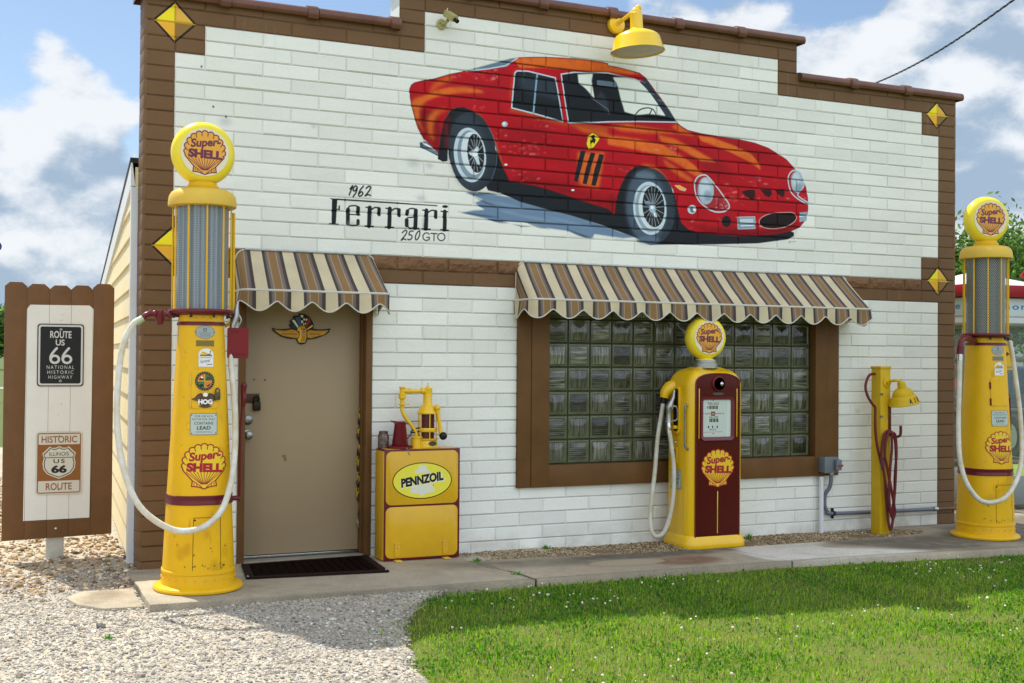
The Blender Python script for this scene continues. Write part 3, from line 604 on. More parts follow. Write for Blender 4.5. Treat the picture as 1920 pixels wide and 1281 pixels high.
# ------------------------------------------------------------------ shop building
shop = thing('shop_building', 'white block filling station with stepped brown parapet and red car mural', 'building', (0, 0, 0))
DOOR = (0.665, 1.635, 2.06); WIN = (2.84, 5.905, 0.50, 2.10)
def zone(k, j):
    """k half-block index, j course: 0 white, 1 brown, 2 brown split face"""
    if j == 16 and 2 <= k < 34: return 2
    if j in (16, 17): return 1
    if k == 0 or k == 35: return 1
    if j < 1:
        if j >= -1 and (k < 9 or k >= 27): return 1
        if k in (9, 26) or j < -2: return 1
        return 0
    if k in (1, 34) and (j in (1, 2) or j in (14, 15)): return 1
    return 0
cells = {i: MB() for i in range(7)}; cellcol = {i: [] for i in range(7)}
r2 = np.random.default_rng(11)
for j in range(-4, 38):
    zt, zb = joint(j), joint(j+1)
    k0, k1 = (9, 27) if j < -1 else (0, 36)
    bounds = {k0, k1}
    for k in range(k0+1, k1):
        if (k % 2 == 1) == (j % 2 == 0) or zone(k-1, j) != zone(k, j): bounds.add(k)
    xs = sorted(k*U for k in bounds)
    zc = (zt+zb)/2; op = []
    if zc < DOOR[2]: op.append((DOOR[0], DOOR[1]))
    if WIN[2] < zc < WIN[3]: op.append((WIN[0], WIN[1]))
    segs = []
    for a, b in zip(xs[:-1], xs[1:]):
        parts = [(a, b)]
        for o in op:
            q = []
            for (p, r) in parts:
                if r <= o[0] or p >= o[1]: q.append((p, r)); continue
                if p < o[0]: q.append((p, o[0]))
                if r > o[1]: q.append((o[1], r))
            parts = q
        segs += [(p, r, zone(int((a+1e-6)/U), j)) for p, r in parts if r-p > 0.015]
    for a, b, zn in segs:
        i0, i1 = int((a-WX0)*wp.sx), int((b-WX0)*wp.sx); q0, q1 = int((zb-WZ0)*wp.sy), int((zt-WZ0)*wp.sy)
        fine = idmap[max(0, q0):q1, max(0, i0):i1].any()
        g0, g1 = 0.003, 0.0085
        step = 0.0105 if fine else (0.016 if zn == 2 else 10)
        nx = max(1, int(round((b-a-2*g1)/step))); nz_ = max(1, int(round((zt-zb-2*g1)/step)))
        gx = [a, a+g0]+list(np.linspace(a+g1, b-g1, nx+1))+[b-g0, b]; gz = [zb, zb+g0]+list(np.linspace(zb+g1, zt-g1, nz_+1))+[zt-g0, zt]
        jit = r2.normal(0, .0011, 4); dep = r2.normal(0, .0012); jx = r2.normal(0, .0012, 2); jz = r2.normal(0, .0012, 2)
        NX, NZ = len(gx), len(gz)
        vs = []
        for qi, z_ in enumerate(gz):
            for pi_, x in enumerate(gx):
                z = z_
                ex = min(pi_, NX-1-pi_); ez = min(qi, NZ-1-qi); e = min(ex, ez)
                y = 0.0068 if e < 2 and not (e == 1 and False) else 0.0
                if e == 2: y = 0.0012
                tx, tz = (x-a)/(b-a), (z-zb)/(zt-zb)
                if e >= 2:
                    y += dep+jit[0]*(1-tx)*(1-tz)+jit[1]*tx*(1-tz)+jit[2]*tx*tz+jit[3]*(1-tx)*tz
                    x += jx[0]*(1-tx)+jx[1]*tx; z += jz[0]*(1-tz)+jz[1]*tz
                    if zn == 2:
                        w = min(1, min(ex-1, ez-1)/3.0); p = Vector((x*14, j*3.1, z*14)); y -= w*(.012+.020*mnoise.noise(p)+.012*mnoise.noise(p*2.7)+.006*mnoise.noise(p*6))
                vs.append((x, y, z))
        tone = 1.0+r2.normal(0, .018)
        by = {}
        for qi in range(NZ-1):
            for pi_ in range(NX-1):
                g = 0
                if fine:
                    cx, cz = (gx[pi_]+gx[pi_+1])/2, (gz[qi]+gz[qi+1])/2; g = int(idmap[min(wp.h-1, max(0, int((cz-WZ0)*wp.sy))), min(wp.w-1, max(0, int((cx-WX0)*wp.sx)))])
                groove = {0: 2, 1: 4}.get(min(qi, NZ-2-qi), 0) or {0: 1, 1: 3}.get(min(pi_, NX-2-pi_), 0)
                by.setdefault(g, []).append((qi*NX+pi_, qi*NX+pi_+1, (qi+1)*NX+pi_+1, (qi+1)*NX+pi_, groove))
        for g, fs in by.items():
            used = sorted({i for f in fs for i in f[:4]}); re = {u_: n_ for n_, u_ in enumerate(used)}
            cells[g].add([vs[u_] for u_ in used], [[re[i] for i in f[:4]] for f in fs], zn)
            cellcol[g] += [((1.0, .55, .30, .85, .62) if g in (1, 2) else (1.0, .90, .74, 1.0, .98))[f[4]]*tone for f in fs]  # groove dirt plus the shade under each block lip, put into the colour
def finish_wall(o, cc):
    me = o.data; n = len(me.loops); vi = np.zeros(n, np.int32); me.loops.foreach_get('vertex_index', vi)
    co = np.zeros(len(me.vertices)*3); me.vertices.foreach_get('co', co); co = co.reshape(-1, 3)[vi]
    uv = np.c_[(co[:, 0]-WX0)/(WX1-WX0), (co[:, 2]-WZ0)/(WZ1-WZ0)].astype(np.float32)
    ul = me.uv_layers.new(name='UVMap'); ul.data.foreach_set('uv', uv.ravel())
    ca = me.color_attributes.new('Col', 'FLOAT_COLOR', 'CORNER')
    fc = np.array(cc); lt = np.zeros(len(me.polygons), np.int32); me.polygons.foreach_get('loop_total', lt)
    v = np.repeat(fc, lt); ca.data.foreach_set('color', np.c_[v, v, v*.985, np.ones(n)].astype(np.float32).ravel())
    bm = bmesh.new(); bm.from_mesh(me); bmesh.ops.remove_doubles(bm, verts=bm.verts[:], dist=2e-6); bm.to_mesh(me); bm.free(); me.update()
WM = [M_WHITE, M_BROWN, M_BROWNR]
for g, nm, lb in [(0, 'front_wall', None), (1, 'mural', 'painted mural of a red classic sports coupe with orange reflections'), (2, 'wall_lettering', 'black painted lettering naming the car'), (3, 'diamond', None), (4, 'diamond', None), (5, 'diamond', None), (6, 'diamond', None)]:
    if not cells[g].f: continue
    o = cells[g].build(nm, WM, shop, smooth=0, label=lb, recalc=False, weld=False)
    if len(o.data.polygons) != len(cellcol[g]): print('face count', nm, len(o.data.polygons), len(cellcol[g])); cellcol[g] = (cellcol[g]+[1.0]*9999)[:len(o.data.polygons)]
    for p in o.data.polygons: pass
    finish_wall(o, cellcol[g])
M_WHITE_P = mat('white_plain_paint', (*A(209, 216, 210), 1), .6, var=.06, vscale=3, bump=.2, bscale=30)
M_BROWN_P = mat('brown_plain_paint', (*A(104, 78, 54), 1), .55, var=.12, vscale=5, bump=.2, bscale=40)
M_TRIM = mat('brown_trim_paint', (*A(99, 69, 39), 1), .5, var=.16, vscale=4, bump=.12, bscale=30, c2=(*A(86, 60, 34), 1), spec=.15)
core = MB()
zl, zh = joint(-1)-.01, joint(-4)-.01
for x0, x1, z0, z1 in [(0, DOOR[0], -.15, zl), (DOOR[0], DOOR[1], DOOR[2]-.0, zl), (DOOR[1], WIN[0], -.15, zl), (WIN[0], WIN[1], -.15, WIN[2]), (WIN[0], WIN[1], WIN[3], zl), (WIN[1], WW, -.15, zl)]:
    core.box(x0, x1, .0075, .195, z0, z1)
core.box(9*U, 27*U, .0078, .195, zl, zh)
core.build('wall_core', M_WHITE_P, shop, smooth=0)
side = MB()
for xa, xb in ((-.004, .02), (WW-.02, WW+.004)):
    side = MB(); side.box(min(xa+.002, xb), max(xa, xb-.002), .003, .190, -.05, joint(-1)-.006)
    for j in range(-1, 38): q = r2.normal(0, .001); side.box(xa+q, xb+q, .001, .193, joint(j+1)+.004, joint(j)-.004, .003)
    side.build('end_blocks', M_BROWN_P, shop)
# clay coping tiles
M_COP = mat('glazed_brown_tile', (*A(98, 62, 48), 1), .32, var=.3, vscale=7, bump=.2, bscale=25, coat=.2)
def coping(x0, x1, zt, ends=(0, 0)):
    prof = [(-.036, -.050), (-.046, -.038), (-.049, -.018), (-.043, .002), (-.028, .016), (0, .024), (.10, .030), (.20, .024), (.235, .01), (.235, -.05)]
    n = max(1, int(round((x1-x0)/.61))); w = (x1-x0)/n
    for i in range(n):
        mb = MB(); a, b = x0+i*w, x0+(i+1)*w; dz = r2.normal(0, .004); dy = r2.normal(0, .003)
        xs_ = [(a+.002, 1.0), (b-.085, 1.0), (b-.080, 1.32), (b-.02, 1.36), (b-.004, 1.30)] if (i < n-1 or ends[1]) else [(a+.002, 1.0), (b, 1.0)]
        vs = []
        for x, s_ in xs_:
            for (y, z) in prof: vs.append((x, .09+(y-.09)*(1+(s_-1)*.30)+dy, zt+z*s_+dz+(.002 if s_ > 1 else 0)))
        k = len(prof); fs = [(p*k+q, p*k+q+1, (p+1)*k+q+1, (p+1)*k+q) for p in range(len(xs_)-1) for q in range(k-1)]
        fs += [tuple(range(k)), tuple((len(xs_)-1)*k+q for q in range(k))]
        mb.add(vs, fs); mb.build('coping_tile', M_COP, shop, smooth=50)
coping(-.05, 9*U+.0, zl+.004, (0, 1)); coping(9*U-.03, 27*U+.05, zh+.004); coping(27*U+.012, WW+.06, zl+.004)
# body of the building behind the front: sided left wall, plain back and right walls, sloping roof
M_SIDING = mat('cream_siding_paint', (*A(206, 190, 150), 1), .55, var=.08, vscale=3, bump=.08, bscale=20)
M_TRIMW = mat('white_trim_paint', (*A(196, 198, 200), 1), .5, var=.08, vscale=3, bump=.1, bscale=25)
M_SHING = mat('dark_shingle', C(58, 56, 56), .9, var=.4, vscale=20, bump=.5, bscale=40)
sa = R(4.4); sd_ = Vector((math.sin(sa), math.cos(sa), 0)); sn = Vector((-math.cos(sa), math.sin(sa), 0))
LEN = 11.0; Z0S, SLOPE = 2.775, -0.10
o0 = Vector((-.022, .205, 0))
def SP(t, d, z): p = o0+sd_*t+sn*d; return (p.x, p.y, z)
mb = MB(); lap = .186; z = -.1
while z < Z0S:
    z2 = z+lap
    def tmax(zz): return LEN if zz < Z0S+SLOPE*LEN else max(.1, (Z0S-zz)/-SLOPE)
    tb, tt = tmax(z), tmax(min(z2, Z0S))
    mb.add([SP(0, .020, z), SP(tb, .020, z), SP(tt, .004, z2), SP(0, .004, z2)], [(0, 1, 2, 3)])
    mb.add([SP(0, .004, z), SP(tb, .004, z), SP(tb, .020, z), SP(0, .020, z)], [(0, 1, 2, 3)])
    z = z2
mb.build('siding_wall', M_SIDING, shop, smooth=0)
mb = MB(); t1 = LEN
mb.add([SP(0, 0, -.15), SP(t1, 0, -.15), SP(t1, 0, Z0S+SLOPE*t1), SP(0, 0, Z0S), (7.2, .196, -.15), (7.2, 11.1, -.15), (7.2, 11.1, Z0S+SLOPE*t1), (7.2, .196, Z0S)], [(0, 1, 2, 3), (4, 5, 6, 7), (1, 5, 6, 2), (0, 4, 7, 3)])
mb.build('rear_wall', M_SIDING, shop, smooth=0)
mb = MB(); q = [SP(-.0, .035, Z0S+.03), SP(t1+.2, .035, Z0S+.03+SLOPE*(t1+.2)), (7.3, 11.3, Z0S+.03+SLOPE*(t1+.2)), (7.3, .2, Z0S+.03)]
mb.add(q+[(a, b, c+.035) for a, b, c in q], [(0, 1, 2, 3), (4, 5, 6, 7), (0, 1, 5, 4), (1, 2, 6, 5), (2, 3, 7, 6), (3, 0, 4, 7)]); mb.build('roof', M_SHING, shop, smooth=0)
mb = MB(); q = [SP(0.0, .030, Z0S-.13), SP(t1, .030, Z0S-.13+SLOPE*t1), SP(t1, .030, Z0S+.028+SLOPE*t1), SP(0, .030, Z0S+.028)]; q2 = [SP(0.0, .0, Z0S-.13), SP(t1, .02, Z0S-.13+SLOPE*t1), SP(t1, .02, Z0S+.028+SLOPE*t1), SP(0, .02, Z0S+.028)]
mb.add(q+q2, [(0, 1, 2, 3), (0, 1, 5, 4), (3, 2, 6, 7), (0, 4, 7, 3), (1, 2, 6, 5)]); mb.build('fascia', M_TRIMW, shop, smooth=0)
mb = MB(); mb.box(-.050, -.003, .196, .236, .0, Z0S-.14, .003); a_, b_ = .0, .115
mb.build('corner_board', M_TRIMW, shop, smooth=0)
# door
M_DOOR = mat('tan_door_paint', (*A(142, 124, 98), 1), .40, var=.06, vscale=1.5, bump=.05, bscale=15)
M_STEEL = mat('worn_steel', C(150, 150, 148), .35, 1.0, var=.3, vscale=30)
M_DSTEEL = mat('dark_steel', C(60, 56, 52), .45, .8, var=.3, vscale=30)
M_CONC = mat('sill_concrete', C(150, 142, 126), .9, var=.25, vscale=10, bump=.4, bscale=50)
mb = MB(); x0, x1, zt = DOOR
mb.box(x0-.002, x0+.045, -.014, .19, .04, zt, .004); mb.box(x1-.045, x1+.004, -.014, .19, .04, zt, .004); mb.box(x0+.045, x1-.045, -.012, .19, zt-.05, zt, .003)
mb.box(x0+.045, x0+.058, .05, .10, .06, zt-.05, .002); mb.box(x1-.058, x1-.045, .05, .10, .06, zt-.05, .002); dfr = mb.build('door_frame', M_TRIM, shop)
door = MB().box(x0+.050, x1-.050, .104, .148, .076, zt-.055, .002).build('door', M_DOOR, shop)
MB().box(x0+.046, x1-.046, .098, .16, .052, .072, .003).build('kick_strip', M_STEEL, shop)
MB().box(x0, x1, -.0, .2, -.05, .050, .008).build('door_sill', M_CONC, shop)
dsc = Paint(.72, 1.58, .10, 1.95, .004); rs_ = np.random.default_rng(5)
for x, z, r_ in ((.795, 1.315, .006), (.875, 1.312, .006)): dsc.ellipse(x, z, r_, r_, C(70, 52, 36), .9)
for _ in range(9):
    x, z = rs_.uniform(.75, 1.55), rs_.uniform(.15, 1.3); L_ = rs_.uniform(.01, .10); a_ = rs_.normal(0, .9); dsc.line([(x, z), (x+L_*math.cos(a_), z+L_*math.sin(a_))], rs_.uniform(.003, .005), C(*((108, 94, 72) if rs_.random() < .6 else (160, 146, 120))), rs_.uniform(.10, .25))
for _ in range(9): x, z = 1.03+rs_.normal(0, .015), .74+rs_.normal(0, .03); dsc.ellipse(x, z, .007, .012, C(100, 86, 66), .3)
decal('scuff_marks', dsc, lambda u, v: (.72+.86*u, .1032, .10+1.85*v), door, 60, 120, local=False)
mb = MB(); mb.lathe([(.036, 0), (.036, .012), (.028, .018), (.020, .022), (.0, .022)], 24, axis='Y', o=(.753, .104, 1.033)); mb.build('deadbolt', M_STEEL, door)
mb = MB(); mb.lathe([(.036, 0), (.036, .008), (.016, .012), (.016, .035), (.026, .042), (.031, .055), (.028, .068), (.016, .076), (0, .077)], 24, axis='Y', o=(.748, .104, .925)); mb.build('door_knob', M_STEEL, door)
mb = MB(); mb.box(.712, .835, .096, .105, 1.150, 1.215, .002); mb.build('hasp', mat('brown_hasp', C(74, 56, 40), .5, .5), door)
mb = MB(); mb.box(.785, .840, .068, .094, 1.095, 1.160, .008); mb.tube([(.797, .081, 1.155), (.797, .081, 1.185), (.8125, .081, 1.202), (.828, .081, 1.185), (.828, .081, 1.155)], .006, 8, smooth=4); mb.build('padlock', mat('black_padlock', C(44, 36, 26), .4, .6), door)
# winged wheel emblem on the door: flat cut-out plaque
ep = Paint(.90, 1.38, 1.55, 1.80, .0009)
EK, EG, EGL = A(22, 22, 24), A(176, 126, 22), A(206, 160, 40)
def ZE(P): return [tuple(on_wall(500+x/13.71, 570+y/13.71, .095)[[0, 2]]) for x, y in P]
out = [(135, 610), (240, 645), (420, 648), (600, 632), (640, 630), (570, 545), (620, 500), (600, 420), (690, 390), (685, 310), (830, 300), (840, 245), (920, 255), (1000, 275), (1090, 330), (1150, 400), (1200, 500), (1215, 570), (1190, 632), (1330, 655), (1500, 650), (1640, 630), (1610, 720), (1520, 790), (1380, 850), (1250, 890), (1110, 915), (1040, 905), (1020, 980), (970, 1030), (880, 1045), (810, 1010), (770, 920), (740, 890), (640, 905), (500, 880), (360, 835), (270, 770), (170, 700)]
ep.poly(ZE(out), EK)
for P, c in [([(640, 600), (690, 500), (800, 610), (760, 650)], A(24, 44, 34)), ([(650, 430), (710, 405), (820, 590), (790, 612)], A(206, 200, 176)), ([(735, 350), (860, 330), (895, 560), (830, 575)], A(40, 78, 118)), ([(1030, 345), (1115, 400), (1115, 470), (1010, 600), (1000, 570)], A(140, 24, 30)), ([(1170, 540), (1190, 575), (1035, 665), (1025, 645)], A(214, 180, 30))]: ep.poly(ZE(P), c)
for P in [[(870, 285), (940, 290), (935, 350), (880, 345)], [(940, 365), (985, 385), (985, 430), (945, 420)], [(1000, 375), (1040, 390), (1030, 430), (1000, 425)], [(885, 420), (935, 430), (935, 495), (890, 495)], [(940, 505), (965, 520), (960, 560), (935, 550)], [(985, 480), (1005, 490), (1000, 530), (975, 525)]]: ep.poly(ZE(P), A(206, 200, 176))
for P in [[(185, 660), (440, 690), (650, 660), (760, 690), (830, 760), (830, 840), (770, 880), (640, 865), (560, 850), (420, 820), (310, 760)], [(1040, 720), (1100, 675), (1250, 690), (1400, 690), (1590, 682), (1540, 730), (1470, 790), (1330, 830), (1130, 882), (1050, 870)]]: ep.poly(ZE(P), EG)
for P in [[(200, 665), (450, 705), (700, 700)], [(1080, 715), (1300, 715), (1560, 695)], [(430, 825), (500, 815), (600, 850)], [(620, 862), (700, 840), (760, 870)], [(1100, 870), (1180, 835), (1240, 850)], [(1260, 845), (1340, 815), (1400, 815)]]: ep.line(ZE(P), .0022, A(90, 62, 14), .8)
ep.poly(ZE([(800, 620), (880, 565), (980, 580), (1022, 680), (1022, 850), (990, 990), (840, 1000), (790, 900), (830, 850), (850, 780), (830, 690), (785, 700)]), EG); ep.poly(ZE([(800, 620), (850, 600), (900, 690), (905, 850), (850, 1000), (830, 990), (790, 900), (835, 870), (855, 780), (830, 690), (785, 700)]), EGL); ep.line(ZE([(870, 580), (910, 700), (905, 880), (860, 1000)]), .0028, A(60, 42, 10))
c = ZE([(585, 770)])[0]; ep.text('INDIANAPOLIS', c[0], c[1], .0125, A(40, 30, 14), width=.108, bold=.01); c = ZE([(1240, 775)])[0]; ep.text('SPEEDWAY', c[0], c[1], .0125, A(40, 30, 14), width=.082, bold=.01)
for i, ch in enumerate('MOTOR'): c = ZE([(958, 650+i*70)])[0]; ep.text(ch, c[0], c[1], .013, A(40, 30, 14), bold=.01)
ep.ellipse(*ZE([(938, 765)])[0], .008, .008, A(150, 152, 150)); ep.ellipse(*ZE([(938, 765)])[0], .004, .004, A(80, 82, 84))
mb = MB().prism([(a, b) for a, b in ZE(out)], .0935, .1035); 
emb = mb.build('door_emblem', mat('black_plaque', (*EK, 1), .4), door, label='winged wheel racing plaque with flags')
decal('emblem_face', ep, lambda u, v: (.90+.48*u, .0925, 1.55+.25*v), emb, 60, 32, local=False)
# window of glass blocks
win = MB(); M_ = M_TRIM
bx = [(2.812, 2.925, -.030), (2.927, 3.082, -.036)]
for a, b, y in bx: win.box(a, b, y, .06, .486, 2.12, .003)
for a, b, y in [(5.672, 5.800, -.036), (5.802, 5.932, -.030)]: win.box(a, b, y, .06, .486, 2.12, .003)
win.box(3.0825, 5.6715, -.034, .06, .486, .655, .003); win.box(3.0825, 5.6715, -.034, .06, 2.0, 2.12, .003)
wfr = win.build('window_frame', M_TRIM, shop)
BX0, BX1, BZ0 = 3.085, 5.669, .655; PXB, PZB = (BX1-BX0)/13, .1895
def glass_mat(name, axis):
    mt = bpy.data.materials.new(name); mt.use_nodes = True; nt = mt.node_tree; b = nt.nodes['Principled BSDF']; lk = nt.links
    tcn = nt.nodes.new('ShaderNodeTexCoord'); oi = nt.nodes.new('ShaderNodeObjectInfo'); sp_ = nt.nodes.new('ShaderNodeSeparateXYZ'); lk.new(tcn.outputs['Object'], sp_.inputs[0])
    mul = nt.nodes.new('ShaderNodeMath'); mul.operation = 'MULTIPLY'; lk.new(sp_.outputs[axis], mul.inputs[0]); mul.inputs[1].default_value = 2*PI/.0155
    sn_ = nt.nodes.new('ShaderNodeMath'); sn_.operation = 'SINE'; lk.new(mul.outputs[0], sn_.inputs[0])
    # broad bands in the base colour imitate light through and off the glass
    mp = nt.nodes.new('ShaderNodeMapping'); lk.new(tcn.outputs['Object'], mp.inputs['Vector']); cb = nt.nodes.new('ShaderNodeCombineXYZ')
    rm = nt.nodes.new('ShaderNodeMath'); rm.operation = 'MULTIPLY'; rm.inputs[1].default_value = 37.0; lk.new(oi.outputs['Random'], rm.inputs[0]); lk.new(rm.outputs[0], cb.inputs[0]); lk.new(rm.outputs[0], cb.inputs[2]); lk.new(cb.outputs[0], mp.inputs['Location'])
    mp.inputs['Scale'].default_value = (26, 1, 2.2) if axis == 0 else (2.6, 1, 24)
    nz = nt.nodes.new('ShaderNodeTexNoise'); nz.inputs['Scale'].default_value = 2.2; nz.inputs['Detail'].default_value = 3; lk.new(mp.outputs[0], nz.inputs['Vector'])
    mr_ = nt.nodes.new('ShaderNodeMapRange'); mr_.inputs[1].default_value = .32; mr_.inputs[2].default_value = .72; lk.new(nz.outputs['Fac'], mr_.inputs[0])
    mx = nt.nodes.new('ShaderNodeMixRGB'); lk.new(mr_.outputs[0], mx.inputs[0]); mx.inputs[1].default_value = C(26, 27, 24); mx.inputs[2].default_value = C(146, 148, 130)
    m2 = nt.nodes.new('ShaderNodeMixRGB'); m2.blend_type = 'MULTIPLY'; m2.inputs[0].default_value = 1; lk.new(mx.outputs[0], m2.inputs[1]); mr3 = nt.nodes.new('ShaderNodeMapRange'); mr3.inputs[3].default_value = .12; mr3.inputs[4].default_value = 1.55; lk.new(oi.outputs['Random'], mr3.inputs[0])
    lk.new(mr3.outputs[0], m2.inputs[2]); lk.new(m2.outputs[0], b.inputs['Base Color'])
    b.inputs['Roughness'].default_value = .07; b.inputs['Coat Weight'].default_value = .8; b.inputs['Coat Roughness'].default_value = .03
    bp = nt.nodes.new('ShaderNodeBump'); bp.inputs['Strength'].default_value = .8; bp.inputs['Distance'].default_value = .004; lk.new(sn_.outputs[0], bp.inputs['Height']); lk.new(bp.outputs[0], b.inputs['Normal'])
    return mt
GV, GH = glass_mat('fluted_glass_upright', 0), glass_mat('fluted_glass_level', 2)
M_GEDGE = mat('green_glass_edge', C(98, 102, 76), .10, var=.4, vscale=14, coat=.3)
M_GJOINT = mat('block_joint', C(70, 66, 54), .8, var=.3, vscale=20)
def blockmesh(g):
    mb = MB(); a, b = PXB/2-.004, PZB/2-.004
    def ring(i, y): return [(-a+i, y, -b+i), (a-i, y, -b+i), (a-i, y, b-i), (-a+i, y, b-i)]
    rs = [ring(0, .075), ring(0, .048), ring(.004, .041), ring(.016, .040), ring(.022, .046)]
    vs = [p for r_ in rs for p in r_]; fs = [];
    for i in range(len(rs)-1):
        for k in range(4): fs.append((i*4+k, i*4+(k+1) % 4, (i+1)*4+(k+1) % 4, (i+1)*4+k))
    mb.add(vs, fs, 0); a2, b2 = a-.022, b-.022
    mb.grid(lambda u, v: (-a2+2*a2*u, .046-.0075*(1-(2*u-1)**2)*(1-(2*v-1)**2), -b2+2*b2*v), 8, 8, 1, uv=False)
    return mb
protos = {}
for r_ in range(7):
    for c_ in range(13):
        key = (r_+c_) % 2
        if key not in protos:
            o = blockmesh(key).build('glass_block', [M_GEDGE, GH if key else GV], wfr, smooth=32, local=True); protos[key] = o
        else:
            o = protos[key].copy(); col.objects.link(o); o.parent = wfr
        o.location = (BX0+PXB*(c_+.5), 0, BZ0+PZB*(r_+.5))
MB().box(BX0, BX1, .052, .10, BZ0, 2.05).build('block_joint', M_GJOINT, wfr, smooth=0)
# ------------------------------------------------------------------ ground
def gz(x): return .047-.0068*max(-1.0, min(9.0, x))      # top of the concrete walk falls gently to the right
def img_ground(name, p, rough=.9, bump=.5, bscale=120, detail=None):
    mt = bpy.data.materials.new(name); mt.use_nodes = True; nt = mt.node_tree; b = nt.nodes['Principled BSDF']; lk = nt.links
    uvn = nt.nodes.new('ShaderNodeUVMap'); t = nt.nodes.new('ShaderNodeTexImage'); t.image = p.image(name); t.extension = 'EXTEND'; lk.new(uvn.outputs[0], t.inputs['Vector'])
    tcn = nt.nodes.new('ShaderNodeTexCoord'); nz = nt.nodes.new('ShaderNodeTexNoise'); nz.inputs['Scale'].default_value = bscale; nz.inputs['Detail'].default_value = 4; lk.new(tcn.outputs['Object'], nz.inputs['Vector'])
    mr_ = nt.nodes.new('ShaderNodeMapRange'); mr_.inputs[1].default_value = .3; mr_.inputs[2].default_value = .7; mr_.inputs[3].default_value = .72; mr_.inputs[4].default_value = 1.18; lk.new(nz.outputs['Fac'], mr_.inputs[0])
    mx = nt.nodes.new('ShaderNodeMixRGB'); mx.blend_type = 'MULTIPLY'; mx.inputs[0].default_value = 1; lk.new(t.outputs['Color'], mx.inputs[1]); lk.new(mr_.outputs[0], mx.inputs[2]); lk.new(mx.outputs[0], b.inputs['Base Color'])
    b.inputs['Roughness'].default_value = rough; bp = nt.nodes.new('ShaderNodeBump'); bp.inputs['Strength'].default_value = bump; bp.inputs['Distance'].default_value = .006; lk.new(nz.outputs['Fac'], bp.inputs['Height']); lk.new(bp.outputs[0], b.inputs['Normal'])
    return mt
# concrete walk: painted stains, patch, wear and one paler section
cp = Paint(-.6, 9.4, -1.5, .3, .006, C(178, 165, 142, .95))
n1 = vnoise(cp.h, cp.w, 90, 21, 6, .6); n2 = vnoise(cp.h, cp.w, 14, 22, 3); f_ = (0.50+.75*n1+.30*(n2-.5))[..., None]; cp.c *= f_
for P, c, a, s in [([(4.50, -.50), (5.35, -.50), (5.15, -.75), (5.9, -1.15), (4.55, -1.16), (4.35, -.95)], C(214, 208, 196), .9, .03), ([(5.4, -.52), (6.6, -.5), (7.2, -.1), (9, .2), (9, -1.3), (6.2, -1.2), (5.6, -.85)], C(84, 78, 66), .8, .07), ([(3.0, -.5), (4.3, -.5), (4.4, -.62), (3.9, -.72), (3.2, -.7)], C(62, 54, 42), .75, .04), ([(2.0, -.45), (3.0, -.55), (3.0, -.8), (2.2, -.7)], C(92, 82, 66), .6, .06),
                  ([(3.55, -.80), (3.95, -.72), (4.05, -.95), (3.8, -1.05), (3.5, -1.0)], C(116, 66, 34), .75, .04), ([(2.6, -.9), (3.2, -.85), (3.5, -1.05), (2.7, -1.15)], C(160, 140, 116), .5, .06), ([(.9, -.9), (1.6, -.75), (2.1, -1.0), (1.6, -1.12)], C(160, 148, 128), .5, .07), ([(-.4, -.9), (-.15, -.6), (-.3, -.5), (-.45, -.7)], C(96, 78, 50), .5, .04), ([(6.55, -1.0), (7.6, -1.1), (8.2, -.9), (8.6, -1.25), (6.8, -1.3)], C(168, 156, 132), .55, .05)]:
    cp.poly(P, c, a, s, 3, rough=.5)
cp.ellipse(3.30, -.83, .33, .13, C(112, 92, 66), .6, 0, .02); cp.ellipse(3.30, -.83, .31, .115, C(172, 158, 132), .8, 0, .008)
for y in (-.82, ): pass
for P in ([(2.24, -.42), (2.26, -.7), (2.36, -.9), (2.38, -1.2)], [(4.36, -.50), (4.42, -.8), (4.50, -1.18)], [(-.10, .1), (-.09, -.6), (-.12, -1.15)], [(6.9, -.45), (6.9, -1.3)]): cp.line(P, .012, C(50, 44, 34), .85)
cp.line([(-.6, -1.17), (2.2, -1.17), (5, -1.15), (9.4, -1.34)], .03, C(90, 82, 66), .5, soft=.008)
M_WALK = img_ground('walk_concrete', cp)
def slab(name, outline, th, parent=None, zoff=0.0):
    bm = bmesh.new(); top = [bm.verts.new((x, y, gz(x)+zoff)) for x, y in outline]; bot = [bm.verts.new((x, y, gz(x)+zoff-th)) for x, y in outline]
    bm.faces.new(top); n = len(outline)
    for i in range(n): bm.faces.new((top[i], bot[i], bot[(i+1) % n], top[(i+1) % n]))
    bmesh.ops.recalc_face_normals(bm, faces=bm.faces[:])
    bmesh.ops.bevel(bm, geom=[e for e in bm.edges if e.verts[0] in top and e.verts[1] in top], offset=.012, segments=2, profile=.5, affect='EDGES')
    bmesh.ops.triangulate(bm, faces=bm.faces[:]); mb = MB(); mb.bm(bm); o = mb.build(name, M_WALK, smooth=40)
    me = o.data; ul = me.uv_layers.new(name='UVMap'); 
    for l in me.loops:
        co = me.vertices[l.vertex_index].co; ul.data[l.index].uv = ((co.x+.6)/10.0, (co.y+1.5)/1.8)
    return struct(o)
def edge(x): return float(np.interp(x, [-.1, 2.4, 4.6, 6.4, 9.3], [-1.145, -1.19, -1.165, -1.30, -1.46]))
o1 = slab('concrete_walk', [(-.10, edge(-.1)), (.3, edge(.3)), (.8, edge(.8)), (1.6, edge(1.6)), (2.1, edge(2.1)), (2.37, edge(2.3)), (2.27, -.41), (2.245, -.405), (2.245, -.002), (1.64, -.002), (.66, -.002), (-.085, -.002), (-.09, -.5)], .16)
o2 = slab('concrete_walk', [(2.382, edge(2.4)), (3.2, edge(3.2)), (4.49, edge(4.5)), (4.352, -.51), (3.6, -.50), (2.9, -.44), (2.282, -.415)], .16)
